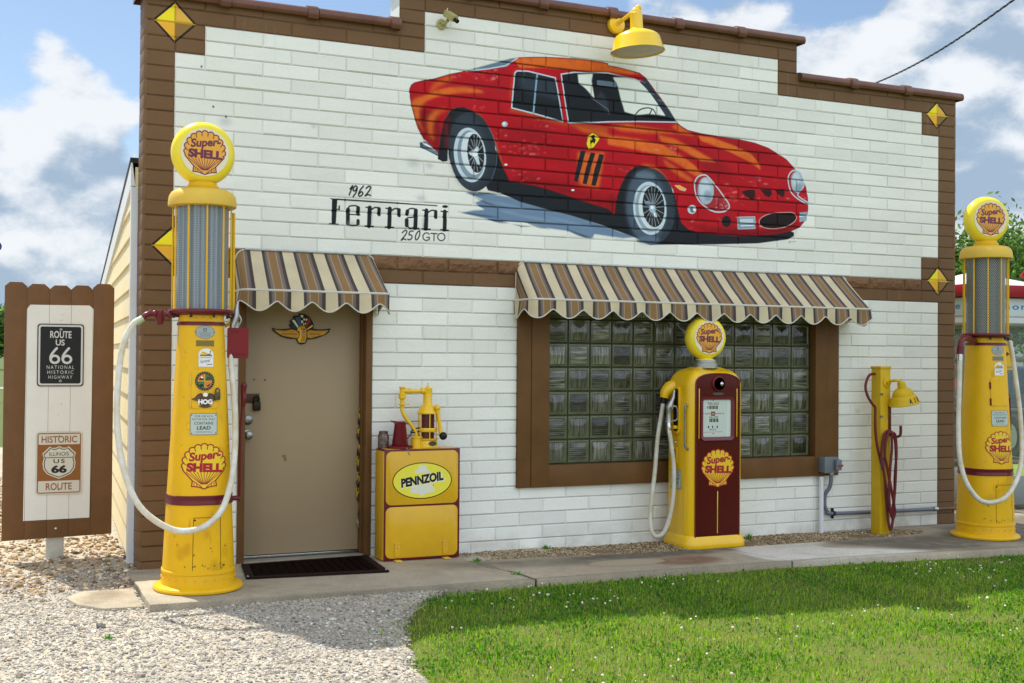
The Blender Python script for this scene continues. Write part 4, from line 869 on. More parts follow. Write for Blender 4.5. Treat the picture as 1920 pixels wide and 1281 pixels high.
o3 = slab('concrete_walk', [(4.502, edge(4.5)), (5.4, edge(5.4)), (6.2, edge(6.2)), (6.9, edge(6.9)), (6.9, -.005), (6.42, -.005), (6.63, -.30), (6.52, -.40), (6.0, -.47), (5.2, -.50), (4.364, -.512)], .16)
o4 = slab('concrete_walk', [(6.912, edge(6.9)), (8.0, edge(8.0)), (9.3, edge(9.3)), (9.3, .55), (7.36, .55), (7.36, -.01), (6.912, -.01)], .16)
o5 = slab('kerb_pad', [(-.52, -.62), (-.47, -.86), (-.34, -1.02), (-.115, -1.04), (-.108, -.50), (-.40, -.46)], .14, zoff=-.030)
# base terrain: one sheet to the horizon
M_FIELD = mat('far_field', C(96, 118, 52, .55), .95, var=.35, vscale=.35, bump=.6, bscale=8, c2=C(118, 126, 60, .55))
mb = MB(); mb.grid(lambda u, v: ((u-.5)*1600, (v-.5)*1600+200, -.16), 8, 8); struct(mb.build('terrain', M_FIELD, smooth=0))
LAWN_EDGE = [(2.15, -1.20), (1.70, -1.22), (1.50, -1.32), (1.38, -1.48), (1.30, -1.65), (1.16, -1.9), (1.07, -2.15), (.98, -2.4), (.86, -2.75), (.80, -3.1), (.80, -3.6), (.78, -4.4), (.7, -9.0)]
def heights(x, y): return .012*math.sin(x*1.7+y)+.010*math.sin(y*2.3-x*.6)
def sheet(name, fn, x0, x1, y0, y1, st, m):
    nx, ny = int((x1-x0)/st), int((y1-y0)/st)
    mb = MB().grid(lambda u, v: (lambda x, y: (x, y, fn(x, y)))(x0+(x1-x0)*u, y0+(y1-y0)*v), nx, ny, uv=False); return mb.build(name, m, smooth=60)
M_LSOIL = mat('lawn_thatch', C(104, 128, 40, .62), 1.0, var=.5, vscale=16, bump=.6, bscale=90, c2=C(132, 122, 66, .6))
def lawn_left(y):
    ys = [p[1] for p in LAWN_EDGE][::-1]; xs_ = [p[0] for p in LAWN_EDGE][::-1]; return float(np.interp(y, ys, xs_))
mb = MB(); NL = 60
for i in range(NL):
    y0, y1 = -1.0-8.0*(i/NL)**1.4, -1.0-8.0*((i+1)/NL)**1.4
    def rowx(y): return [max(lawn_left(y), 1.2 if y > -1.2 else -9)+(12-lawn_left(y))*(k/40)**1.6 for k in range(41)]
    a, b = rowx(y0), rowx(y1)
    def zz(x, y): return gz(x)-.050-.05*math.exp(-max(0, x-lawn_left(y))/.10)+heights(x, y)*min(1, max(0, (-1.3-y)))
    mb.add([(x, y0, zz(x, y0)) for x in a]+[(x, y1, zz(x, y1)) for x in b], [(k, k+1, 41+k+1, 41+k) for k in range(40)])
struct(mb.build('lawn', M_LSOIL, smooth=60))
# gravel drive
gp = Paint(-9, 3, -9, 11, .02, C(178, 168, 150, .95)); n1 = vnoise(gp.h, gp.w, 40, 31, 5, .6); n3 = vnoise(gp.h, gp.w, 2.2, 32, 2); gp.c *= (.70+.45*n1+.5*(n3-.5))[..., None]; gp.c[..., 2] *= (1.06-.12*n1)
M_GRAV = img_ground('gravel_drive_mix', gp, 1.0, 1.0, 70)
def gravz(x, y): return (-.25 if x > lawn_left(min(y, -1.2))+.06 and y < -1.1 else 0)+gz(x)-.042+.034*min(1, max(0, (y+1.0)/.8))+.010*math.sin(2.1*x+1.3*y)+.008*math.sin(3.7*y-1.1*x)
o = sheet('gravel_drive', gravz, -9, 3, -9, 11, .125, M_GRAV)
ul = o.data.uv_layers.new(name='UVMap')
for l in o.data.loops:
    co = o.data.vertices[l.vertex_index].co; ul.data[l.index].uv = ((co.x+9)/12, (co.y+9)/20)
struct(o)
M_PEA = mat('pea_gravel_bed', C(150, 128, 96, .85), 1.0, var=.55, vscale=70, bump=.9, bscale=110)
bedo = [(2.25, -.003), (2.25, -.43), (2.9, -.47), (3.6, -.53), (4.36, -.54), (5.2, -.53), (6.0, -.50), (6.55, -.43), (6.66, -.3), (6.45, -.003)]
bm = bmesh.new(); vs_ = [bm.verts.new((x, y, gz(x)-.022)) for x, y in bedo]; bm.faces.new(vs_); bmesh.ops.triangulate(bm, faces=bm.faces[:]); mb = MB(); mb.bm(bm); struct(mb.build('gravel_bed', M_PEA, smooth=0))

def pip(P, x, y):
    q = np.zeros(len(x), bool); n = len(P)
    for i in range(n):
        x1, y1 = P[i]; x2, y2 = P[(i+1) % n]
        if y1 == y2: continue
        c = ((y1 > y) != (y2 > y)) & (x < (x2-x1)*(y-y1)/(y2-y1)+x1); q ^= c
    return q
def rawmesh(name, verts, faces_flat, starts, totals, m, colors=None, smooth=False):
    me = bpy.data.meshes.new(name); me.vertices.add(len(verts)); me.vertices.foreach_set('co', np.ascontiguousarray(verts, np.float32).ravel())
    me.loops.add(len(faces_flat)); me.loops.foreach_set('vertex_index', np.ascontiguousarray(faces_flat, np.int32))
    me.polygons.add(len(starts)); me.polygons.foreach_set('loop_start', np.ascontiguousarray(starts, np.int32)); me.polygons.foreach_set('loop_total', np.ascontiguousarray(totals, np.int32))
    me.polygons.foreach_set('use_smooth', np.full(len(starts), smooth))
    me.materials.append(m)
    if colors is not None:
        ca = me.color_attributes.new('Col', 'FLOAT_COLOR', 'POINT'); ca.data.foreach_set('color', np.c_[colors, np.ones(len(colors))].astype(np.float32).ravel())
    me.update(calc_edges=True)
    o = bpy.data.objects.new(name, me); col.objects.link(o); return o
bmi = bmesh.new(); bmesh.ops.create_icosphere(bmi, subdivisions=1, radius=1.0); ICO_V = np.array([v.co[:] for v in bmi.verts]); ICO_F = np.array([[v.index for v in f.verts] for f in bmi.faces]); bmi.free()
def stones(name, x, y, z, size, cols, m, flat=.62, seed=1):
    r = np.random.default_rng(seed); n = len(x); nv = len(ICO_V)
    v = np.repeat(ICO_V[None], n, 0)*(1+r.uniform(-.28, .28, (n, nv, 1)))
    sc = np.c_[r.uniform(.75, 1.35, n), r.uniform(.7, 1.1, n), np.full(n, flat)*r.uniform(.7, 1.2, n)]*size[:, None]; v = v*sc[:, None, :]
    a = r.uniform(0, 2*PI, n); t = r.normal(0, .35, n); ca, sa_, ct, st = np.cos(a), np.sin(a), np.cos(t), np.sin(t)
    Y = v[..., 1]*ct[:, None]-v[..., 2]*st[:, None]; Z = v[..., 1]*st[:, None]+v[..., 2]*ct[:, None]; X = v[..., 0]
    V = np.stack([X*ca[:, None]-Y*sa_[:, None]+x[:, None], X*sa_[:, None]+Y*ca[:, None]+y[:, None], Z+z[:, None]+size[:, None]*.25], -1).reshape(-1, 3)
    F = (ICO_F[None]+(np.arange(n)*nv)[:, None, None]).reshape(-1); nf = n*len(ICO_F)
    return stuff(rawmesh(name, V, F, np.arange(nf)*3, np.full(nf, 3), m, np.repeat(cols, nv, 0)))
M_STONE = mat('stone_mix', (1, 1, 1, 1), .85, attr='Col', var=.25, vscale=120)
def stone_cols(n, base, spread, seed):
    r = np.random.default_rng(seed); k = r.choice(len(base), n, p=np.array([b[3] for b in base])/sum(b[3] for b in base)); c = np.array([[lin(b[0]), lin(b[1]), lin(b[2])] for b in base])[k]
    return np.clip(c*np.exp(r.normal(0, spread, (n, 1))), 0, .9)
n = 62000; x = rng.uniform(-1.7, 1.75, n); y = rng.uniform(-3.6, .1, n)
d = x-np.array([lawn_left(q) for q in y])
ok = (d < .03+rng.normal(0, .05, n)) & ~((x > -.09) & (y > -1.155)) & ~pip([(-.52, -.62), (-.47, -.86), (-.34, -1.02), (-.115, -1.04), (-.108, -.50), (-.40, -.46)], x, y)
x, y = x[ok], y[ok]; z = np.array([gravz(a, b) for a, b in zip(x, y)])
stones('loose_gravel', x, y, z, np.exp(rng.normal(math.log(.0048), .45, len(x))), stone_cols(len(x), [(184, 177, 166, 5), (164, 156, 144, 3.8), (214, 208, 198, 1.5), (140, 134, 124, 2.2), (178, 154, 128, .5), (104, 100, 96, .7)], .12, 4), M_STONE, seed=5)
n = 13000; x = rng.uniform(-2.6, .02, n); y = rng.uniform(-.5, 6.5, n)
ok = ((x > -1.0) | (rng.random(n) < .5)) & ~((x > -.62) & (y < -.44)); x, y = x[ok], y[ok]; z = np.array([gravz(a, b) for a, b in zip(x, y)])
stones('river_stones', x, y, z, np.exp(rng.normal(math.log(.0120), .34, len(x))), stone_cols(len(x), [(186, 160, 124, 4), (150, 126, 96, 3), (206, 190, 162, 3), (124, 108, 90, 1.4), (92, 86, 80, .5), (170, 120, 90, .3)], .16, 8), M_STONE, seed=9)
n = 16000; x = rng.uniform(2.22, 6.7, n); y = rng.uniform(-.56, -.004, n); ok = pip(bedo, x, y); x, y = x[ok], y[ok]; z = np.array([gz(a) for a in x])-.016+.012*np.sin(x*5)*np.exp(-((y+.25)/.2)**2)
stones('pea_gravel', x, y, z, np.exp(rng.normal(math.log(.0055), .25, len(x))), stone_cols(len(x), [(168, 146, 112, 4), (140, 118, 88, 3), (190, 170, 138, 2.4), (104, 88, 68, 1.5), (210, 196, 168, .7)], .16, 12), M_STONE, seed=13)
# grass: individual blades
def blades(name, x, y, z, h, w, cols, m, lean=.45, seed=2):
    r = np.random.default_rng(seed); n = len(x); a = r.uniform(0, 2*PI, n); la = r.uniform(0, 2*PI, n); ln = np.abs(r.normal(0, lean, n))
    ca, sa_ = np.cos(a)*w/2, np.sin(a)*w/2; dx, dy = np.cos(la)*np.sin(ln)*h, np.sin(la)*np.sin(ln)*h; dz = np.cos(ln)*h
    V = np.empty((n, 5, 3)); B = np.c_[x, y, z]
    V[:, 0] = B+np.c_[ca, sa_, 0*x]; V[:, 1] = B-np.c_[ca, sa_, 0*x]
    Mp = B+np.c_[dx*.38, dy*.38, dz*.6]; V[:, 2] = Mp-np.c_[ca, sa_, 0*x]*.8; V[:, 3] = Mp+np.c_[ca, sa_, 0*x]*.8; V[:, 4] = B+np.c_[dx, dy, dz]
    o = np.arange(n)*5; F = np.stack([o, o+1, o+2, o+3, o+3, o+2, o+4], 1).ravel(); st = np.stack([np.arange(n)*7, np.arange(n)*7+4], 1).ravel(); tt = np.tile([4, 3], n)
    cc = np.repeat(cols[:, None, :], 5, 1); return stuff(rawmesh(name, V.reshape(-1, 3), F, st, tt, m, cc.reshape(-1, 3)))
def leaf_mat(name, rough=.55, tr=.35):
    mt = bpy.data.materials.new(name); mt.use_nodes = True; nt = mt.node_tree; b = nt.nodes['Principled BSDF']; lk = nt.links
    at = nt.nodes.new('ShaderNodeAttribute'); at.attribute_name = 'Col'; lk.new(at.outputs['Color'], b.inputs['Base Color']); b.inputs['Roughness'].default_value = rough
    tl = nt.nodes.new('ShaderNodeBsdfTranslucent'); hs = nt.nodes.new('ShaderNodeHueSaturation'); hs.inputs['Saturation'].default_value = 1.1; hs.inputs['Value'].default_value = 1.25; lk.new(at.outputs['Color'], hs.inputs['Color']); lk.new(hs.outputs[0], tl.inputs['Color'])
    ms = nt.nodes.new('ShaderNodeMixShader'); ms.inputs[0].default_value = tr; lk.new(b.outputs[0], ms.inputs[1]); lk.new(tl.outputs[0], ms.inputs[2]); lk.new(ms.outputs[0], nt.nodes['Material Output'].inputs['Surface'])
    return mt
M_GRASS = leaf_mat('grass_blade', .45, .5)
n = 190000; x = rng.uniform(.7, 8.6, n); y = rng.uniform(-5.3, -1.15, n)
ll = np.array([lawn_left(q) for q in y]); eg = np.array([edge(q) for q in x])
nzp = np.array([mnoise.noise((a*1.6, b*1.6, 3.3)) for a, b in zip(x[::1], y[::1])])
gap = np.exp(-((x-3.75)**2+(y+1.22)**2)/.02)
ok = (x-ll > rng.normal(-.01, .10, n)+.20*nzp+.16*np.array([mnoise.noise((a*6, b*6, 2.2)) for a, b in zip(x, y)])) & (y < eg-.012-np.abs(rng.normal(0, .012, n))) & (x < 3.45+(y+4.2)*-.0+4.6) & (rng.random(n) < .55+.45*(nzp > -.35))
ok &= (y > -4.4-.0*x) & ~((x < 5.6) & (x > 4.4) & (y > eg-.06) & (rng.random(n) < .8))
x, y, nzp, ll = x[ok], y[ok], nzp[ok], ll[ok]
nz2 = np.array([mnoise.noise((a*5, b*5, 9.1)) for a, b in zip(x, y)])
spots = sum(a_*np.exp(-(((x-px_)/rx_)**2+((y-py_)/ry_)**2)) for px_, py_, rx_, ry_, a_ in ((1.37, -2.15, .16, .10, .9), (2.75, -2.85, .22, .07, 1.0), (2.3, -2.6, .1, .06, .7), (4.2, -2.5, .3, .12, .5), (1.75, -3.4, .3, .12, .5), (3.5, -3.5, .4, .12, .4)))
dry = np.clip((nzp*.8+nz2*.6-.05)+spots*1.2, 0, 1)[:, None]*.75+np.clip(.35-(x-ll)/.5, 0, .35)[:, None]
rr_ = rng.random((len(x), 1)); g1 = np.array([lin(112), lin(158), lin(34)]); g2 = np.array([lin(158), lin(194), lin(54)]); dr = np.array([lin(190), lin(186), lin(104)]); dk = np.array([lin(64), lin(108), lin(34)])
cc = (g1*(1-rr_)+g2*rr_)*(1-dry*.6)+dr*dry*.6; kd = (rng.random((len(x), 1)) < .25); cc = np.where(kd, dk*(1-.3*dry)+dr*dry*.3, cc); cc *= np.exp(rng.normal(0, .18, (len(x), 1)))*.95
hh = rng.uniform(.018, .040, len(x))*(1+.35*nzp)*(.6+.4*np.clip((x-ll)/.3, 0, 1))
zb = np.array([gz(a)-.052+heights(a, b)*min(1, max(0, -1.3-b)) for a, b in zip(x, y)])
hh *= np.exp(.35*nz2)
blades('grass', x, y, zb, hh, rng.uniform(.0028, .0052, len(x)), cc, M_GRASS, .95)
# low broad clover leaves filling the turf in patches
n = 60000; x2 = rng.uniform(.7, 8.6, n); y2 = rng.uniform(-4.4, -1.2, n); l2 = np.array([lawn_left(q) for q in y2]); e2 = np.array([edge(q) for q in x2]); k2_ = np.array([mnoise.noise((a*2.2, b*2.2, 5.5)) for a, b in zip(x2, y2)])
ok = (x2-l2 > .06) & (y2 < e2-.03) & (k2_+rng.normal(0, .25, n) > .02); x2, y2, k2_ = x2[ok], y2[ok], k2_[ok]
c2_ = np.array([lin(72), lin(122), lin(34)])*np.exp(rng.normal(0, .28, (len(x2), 1)))
blades('clover_leaves', x2, y2, np.array([gz(a)-.040+heights(a, b)*min(1, max(0, -1.3-b)) for a, b in zip(x2, y2)]), rng.uniform(.012, .026, len(x2)), rng.uniform(.008, .014, len(x2)), c2_, M_GRASS, 1.3, seed=44)
# white clover heads in the turf
n = 1100; x = rng.uniform(1.3, 8.0, n); y = rng.uniform(-3.6, -1.28, n)
cl = np.array([mnoise.noise((a*1.2, b*1.6, 1.7)) for a, b in zip(x, y)]); ok = (x-np.array([lawn_left(q) for q in y]) > .25) & (rng.random(n) < np.clip(.25+cl*1.2, 0, 1)*np.where(y > -2.4, 1, .35)) & (y < np.array([edge(q) for q in x])-.07)
x, y = x[ok], y[ok]; M_CLOV = mat('clover_flower', C(206, 204, 188, .9), .9, var=.25, vscale=60)
stones('clover_blossoms', x, y, np.array([gz(a)-.012 for a in x]), rng.uniform(.0045, .0085, len(x)), stone_cols(len(x), [(214, 212, 198, 3), (196, 186, 164, 1)], .08, 3), mat('clover_head', (1, 1, 1, 1), .9, attr='Col'), flat=.85, seed=6)
# weeds in the gravel
wd = [(-.35, 1.35, .10), (-.12, 1.75, .12), (-.62, .95, .07), (-.40, -1.75, .03), (2.30, -.43, .05), (2.33, -1.0, .05), (3.05, -.06, .04), (-.02, -.25, .05), (4.93, -.1, .04)]
WXY = [[], [], [], [], [], []]
for (wx, wy, s) in wd:
    k = int(70*s/.08); a = rng.uniform(0, 2*PI, k); r_ = np.sqrt(rng.random(k))*s*.6
    for L_, q in zip(WXY, (wx+r_*np.cos(a), wy+r_*np.sin(a), np.full(k, gz(wx)-(.045 if wx < 1 else .015)), rng.uniform(.02, .05, k), rng.uniform(.006, .012, k), np.array([lin(90), lin(150), lin(40)])*np.exp(rng.normal(0, .25, (k, 1))))): L_.append(q)
blades('weeds', *[np.concatenate(q) for q in WXY], M_GRASS, .9, seed=77)
# ------------------------------------------------------------------ shared paints of the pumps
YEL = (.78, .445, .005, 1); YEL2 = (.72, .44, .02, 1)
M_YEL = mat('yellow_enamel', YEL, .40, var=.1, vscale=3.2, bump=.06, bscale=14, coat=.10, spec=.2, c2=(.68, .385, .008, 1))
M_YELD = mat('faded_yellow_enamel', (.70, .46, .055, 1), .5, var=.1, vscale=3, bump=.04, bscale=20, c2=(.62, .40, .06, 1))
M_MAR = mat('maroon_enamel', (.130, .010, .016, 1), .34, var=.15, vscale=6, coat=.08, bump=.05, bscale=30)
M_RED = mat('red_enamel', (.19, .008, .014, 1), .40, var=.2, vscale=6, bump=.08, bscale=40)
M_HOSE = mat('white_hose_rubber', C(218, 217, 208, .95), .5, var=.14, vscale=9, bump=.15, bscale=60, c2=C(190, 178, 148, .95))
M_ALU = mat('cast_aluminium', C(176, 176, 172), .38, .9, var=.2, vscale=20)
M_BLACK = mat('black_rubber', C(26, 26, 26), .5, var=.2, vscale=20)
M_CHROME = mat('chrome', C(210, 210, 210), .12, 1.0)
M_GLOBE = mat('yellow_globe_plastic', (.86, .68, .035, 1), .30, var=.06, vscale=3, coat=.2)
DKM, CRM = (.12, .005, .022), (.72, .64, .45)
def shell(p, cx, cy, s, fill, lines, txt, edge=None):
    """scalloped fan with two words across it, centred at cx,cy, half width s"""
    P = []; n = 11
    a0, a1 = R(-14), R(194)
    for i in range(n):
        for t in np.linspace(0, 1, 7)[:-1]:
            a = a0+(a1-a0)*(i+t)/n; r = .90+.10*abs(math.sin(PI*t))**.6
            P.append((cx+s*r*math.cos(a)*1.0, cy+s*(.06+r*math.sin(a)*.98)))
    P += [(cx-s*.93, cy-s*.22), (cx-s*.52, cy-s*.70), (cx-s*.56, cy-s*.95), (cx-s*.28, cy-s*.98), (cx, cy-s*1.08), (cx+s*.28, cy-s*.98), (cx+s*.56, cy-s*.95), (cx+s*.52, cy-s*.70), (cx+s*.93, cy-s*.22)]
    p.poly(P, fill); p.line(P, s*.055, lines, closed=True)
    hx, hy = cx, cy-s*1.0
    for i in range(1, n):
        a = a0+(a1-a0)*i/n; ex, ey = cx+s*.90*math.cos(a), cy+s*(.06+.88*math.sin(a)); p.line([(ex, ey), (ex+(hx-ex)*.10, ey+(hy-ey)*.10)], s*.05, lines, taper=True)
    for i in range(11):
        ex = cx+s*(-.78+1.56*i/10); p.line([(ex, cy-s*.30), (hx+(ex-hx)*.16, hy+s*.14)], s*.032, lines)
    p.line([(cx-s*.50, cy-s*.70), (cx-s*.1, cy-s*1.0)], s*.04, lines); p.line([(cx+s*.50, cy-s*.70), (cx+s*.1, cy-s*1.0)], s*.04, lines)
    for q in (-.45, -.33, .33, .45): p.line([(cx+s*q, cy-s*.80), (cx+s*q, cy-s*.94)], s*.03, lines)
    p.text('Super-', cx+s*.04, cy+s*.42, s*.54, txt, bold=.040, shear=.20, width=s*1.46, rot=R(6))
    p.text('SHELL', cx+s*.03, cy-s*.09, s*.43, txt, bold=.065, width=s*1.64, rot=R(-2))
def globe_face(res=.0012, cream=CRM):
    p = Paint(-.155, .155, -.155, .155, res); p.ellipse(0, 0, .152, .152, cream); shell(p, 0, .0, .132, (.74, .34, .012), DKM, DKM); return p
def mk_globe(parent, zc, Rg, T, rot=0.0, sc=1.0):
    prof = []; e = T*.5
    rings = [(0.0, -e), (Rg*.74, -e), (Rg*.76, -e-.002), (Rg*.80, -e+.002), (Rg*.90, -e*.78), (Rg*.97, -e*.42), (Rg, 0), (Rg*.97, e*.42), (Rg*.90, e*.78), (Rg*.76, e), (0, e)]
    mb = MB(); mt_ = Matrix.Rotation(rot, 4, 'Z')
    mb.lathe(rings, 48, axis='Y', o=(0, 0, zc), mtx=mt_)
    g = mb.build('globe', M_GLOBE, parent, local=True, smooth=50)
    for sgn in (1, -1):
        p = FACE[0]; q = Rg*.76/.155
        def fn(u, v, sgn=sgn): 
            x, z = (-.155+.31*u)*q, (-.155+.31*v)*q; w = mt_ @ Vector((x*sgn, -(e+.0035)*sgn, 0)); return (w.x, w.y, zc+z)
        decal('globe_lens', p, fn, g, 30, 30, mt=FACE[1])
    return g
_fp = globe_face(); FACE = (_fp, paint_mat('globe_face_print', _fp, .18, coat=.3))
_sp = Paint(-.12, .12, -.135, .125, .0011); shell(_sp, 0, .0, .112, (.74, .50, .02), (.28, .012, .02), (.33, .008, .02)); BODYSHELL = (_sp, paint_mat('body_emblem_print', _sp, .35))
_lp = Paint(0, .150, 0, .130, .0009)
_lp.rrect(.001, .149, .001, .129, .008, C(60, 66, 62)); _lp.rrect(.003, .147, .003, .127, .007, C(186, 196, 188, .9))
for t_, y_, h_, w_, b_ in [('FOR USE AS A', .112, .0115, .098, .0), ('MOTOR FUEL ONLY', .094, .0115, .126, .0), ('CONTAINS', .070, .0165, .105, .012), ('LEAD', .043, .021, .076, .025), ('(TETRAETHYL)', .017, .0095, .090, .0)]: _lp.text(t_, .075, y_, h_, C(34, 36, 40), bold=b_, width=w_)
for a_ in ((.009, .118), (.141, .118), (.009, .011), (.141, .011)): _lp.ellipse(*a_, .0035, .0035, C(60, 50, 40))
LEAD = (_lp, paint_mat('fuel_notice_print', _lp, .4))

def sgnpow(c, e): return math.copysign(abs(c)**e, c)
def tall_pump(label, loc, rotz, variant):
    t = thing('gas_pump', label, 'gas pump', loc, rotz, 'yellow antique fuel pumps with visible glass cylinders'); t.scale = (PSC,)*3
    # body: rounded-square column tapering upwards
    def rad(z): return float(np.interp(z, [.05, .12, .56, 1.73], [.236, .228, .206, .141]))
    def ex(z): return float(np.interp(z, [.05, .5, 1.73], [2.25, 2.6, 3.0]))
    def surf(th, z, d=0.0):
        n = ex(z); q = (abs(math.cos(th))**n+abs(math.sin(th))**n)**(-1.0/n); r = (rad(z)+d)*q*.985; return (r*math.cos(th), r*math.sin(th), z)
    def front(x, z, d=0.0):
        n = ex(z); rr = (rad(z)+d)*.985; k = min(.999, abs(x)/rr); return (x, -rr*(1-k**n)**(1/n), z)
    mb = MB(); zs = [.04, .10, .112, .116, .124, .132, .136, .20, .3, .42, .56, .7, .9, 1.1, 1.3, 1.5, 1.65, 1.73]; N = 72; vs = []
    for z in zs:
        d = .006 if .113 < z < .135 else 0
        for k in range(N): vs.append(surf(2*PI*k/N, z, d))
    mb.add(vs, [(j*N+k, j*N+(k+1) % N, (j+1)*N+(k+1) % N, (j+1)*N+k) for j in range(len(zs)-1) for k in range(N)])
    body = mb.build('body', M_YEL, t, local=True, smooth=40)
    mb = MB(); mb.lathe([(0, 0), (.268, 0), (.279, .006), (.281, .018), (.275, .030), (.258, .038), (.236, .042), (.225, .05)], 56); mb.build('base_flange', M_YEL, t, local=True)
    rv = None
    def rivet(p):
        nonlocal rv
        if rv is None: rv = MB().ball((0, 0, 0), .0060, sub=1).build('rivet', M_YEL, body, local=True); o = rv
        else: o = rv.copy(); col.objects.link(o); o.parent = body
        o.location = p
    for k in range(24): rivet(surf(2*PI*k/24+.1, .085, .002))
    for k in range(4):
        for z in (.30, .62, .92, 1.22, 1.5): rivet(surf(PI/4+PI/2*k+.10, z, .001))
    # seams and access panel, a hair proud of the shell
    def strip(pts, w, m, nm):
        mb = MB()
        for (x0, z0), (x1, z1) in zip(pts[:-1], pts[1:]):
            n = max(2, int(math.hypot(x1-x0, z1-z0)/.03)); dx, dz = x1-x0, z1-z0; L = math.hypot(dx, dz); nx, nz = -dz/L*w/2, dx/L*w/2; v = []
            for i in range(n+1):
                x, z = x0+dx*i/n, z0+dz*i/n; v += [front(x+nx, z+nz, .0012), front(x-nx, z-nz, .0012)]
            mb.add(v, [(2*i, 2*i+1, 2*i+3, 2*i+2) for i in range(n)])
        return mb.build(nm, m, body, local=True, smooth=0, recalc=False)
    M_SEAM = bpy.data.materials.get('seam_shadow') or mat('seam_shadow', C(96, 72, 20), .8)
    strip([(-.055, .145), (-.050, .47), (.115, .47), (.12, .145)], .0035, M_SEAM, 'access_seam')
    for x, z in ((-.10, .17), (-.05, .17), (.02, .17), (.08, .17), (.14, .17), (-.042, .455)): MB().ball(front(x, z, .0), .0042 if z < .2 else .007, sub=1).build('screw', M_DSTEEL, body, local=True)
    # bands, platform
    mb = MB(); vs = []; prof = [(-.001, .545), (.006, .548), (.007, .556), (.003, .562), (.003, .588), (.007, .594), (.006, .602), (-.001, .605)]
    for d, z in prof:
        for k in range(N): vs.append(surf(2*PI*k/N, z, d))
    mb.add(vs, [(j*N+k, j*N+(k+1) % N, (j+1)*N+(k+1) % N, (j+1)*N+k) for j in range(len(prof)-1) for k in range(N)]); mb.build('waist_band', M_MAR, t, local=True, smooth=50)
    mb = MB(); vs = []; prof = [(-.002, 1.665), (.007, 1.667), (.008, 1.680), (.004, 1.684), (.004, 1.688), (-.002, 1.690)]
    for d, z in prof:
        for k in range(N): vs.append(surf(2*PI*k/N, z, d))
    mb.add(vs, [(j*N+k, j*N+(k+1) % N, (j+1)*N+(k+1) % N, (j+1)*N+k) for j in range(len(prof)-1) for k in range(N)]); mb.build('neck_band', M_MAR, t, local=True, smooth=50)
    mb = MB(); mb.lathe([(0, 1.728), (.14, 1.728), (.195, 1.738), (.207, 1.746), (.210, 1.756), (.206, 1.766), (.185, 1.770), (.0, 1.770)], 56); mb.build('platform_ring', M_MAR, t, local=True)
    for k in range(8): a = 2*PI*k/8+.35; MB().box(.183*math.cos(a)-.008, .183*math.cos(a)+.008, .183*math.sin(a)-.008, .183*math.sin(a)+.008, 1.715, 1.738, .002).build('bolt', M_DSTEEL, t, local=True)
    for k in range(5): rivet(front(-.085+.0425*k, 1.712, .0))
    # measuring cylinder behind wire mesh
    if variant == 0: cyl_m, mesh_m, rr = M_CYLA, M_MESHA, .163
    else: cyl_m, mesh_m, rr = M_CYLB, M_MESHB, .160
    mb = MB(); mb.lathe([(rr-.006, 1.77), (rr-.006, 2.425)], 64); mb.build('glass_cylinder', cyl_m, t, local=True)
    mb = MB().grid(lambda u, v: ((rr+.001)*math.cos(2*PI*u), (rr+.001)*math.sin(2*PI*u), 1.77+.655*v), 64, 6); mb.build('wire_mesh', mesh_m, t, local=True)
    nrod = 10
    for k in range(nrod):
        a = 2*PI*k/nrod+R(18)+.08; MB().tube([(.184*math.cos(a), .184*math.sin(a), 1.765), (.184*math.cos(a), .184*math.sin(a), 2.44)], .0058, 8).build('guard_rod', M_YEL, t, local=True)
    mb = MB(); mb.lathe([(.0, 2.418), (.165, 2.418), (.204, 2.424), (.206, 2.420), (.214, 2.424), (.2155, 2.436), (.214, 2.462), (.208, 2.490), (.194, 2.512), (.170, 2.526), (.12, 2.535), (.105, 2.538), (0, 2.54)], 64); mb.build('cap', M_YELD, t, local=True, smooth=50)
    mb = MB(); mb.lathe([(.098, 2.530), (.102, 2.540), (.102, 2.556), (.094, 2.560), (.088, 2.568), (.088, 2.578), (0, 2.585)], 40); mb.build('globe_collar', M_YEL, t, local=True)
    mk_globe(t, 2.765, .2035, .135, rot=R(4) if variant == 0 else R(-5))
    # printed plates and stickers on the column
    def fp(x0, x1, z0, z1, d=.0022): return lambda u, v: front(x0+(x1-x0)*u, z0+(z1-z0)*v, d)
    cx = .012
    op = Paint(-.058, .058, -.040, .040, .0011); op.ellipse(0, 0, .056, .038, C(120, 130, 128)); op.ellipse(0, 0, .052, .0345, C(150, 160, 158)); op.ellipse(0, .014, .011, .011, C(70, 80, 80)); op.ellipse(0, .014, .007, .007, C(140, 150, 150))
    for y in (-.004, -.011, -.018, -.024): op.line([(-.036+abs(y)*.4, y), (.036-abs(y)*.4, y)], .0024, C(84, 94, 94), .8)
    for sx in (-.049, .049): op.ellipse(sx, 0, .003, .003, C(40, 40, 40))
    decal('maker_plate', op, fp(cx-.064, cx+.064, 1.580, 1.666), body, 20, 14, rough=.35)
    rp = Paint(0, .110, 0, .036, .0012, C(122, 104, 50) if variant == 0 else C(120, 120, 112)); 
    for a_ in ((.004, .004), (.106, .004), (.004, .032), (.106, .032)): rp.ellipse(*a_, .003, .003, C(60, 48, 26))
    for y in (.012, .02, .028): rp.line([(.014, y), (.096, y)], .002, C(96, 82, 44), .5)
    decal('serial_plate', rp, fp(cx-.054, cx+.056, 1.535, 1.571), body, 12, 6, rough=.4)
    bp_ = Paint(0, .086, 0, .112, .0011); arch = [(0.001, .001), (.085, .001), (.085, .075)]+[(.043+.042*math.cos(a), .075+.034*math.sin(a)) for a in np.linspace(0, PI, 14)]+[(0.001, .075)]
    bp_.poly(arch, C(222, 224, 222, .95)); bp_.ellipse(.029, .078, .016, .012, C(232, 190, 40)); bp_.poly([(.008, .064), (.078, .064), (.076, .073), (.01, .073)], C(150, 80, 40))
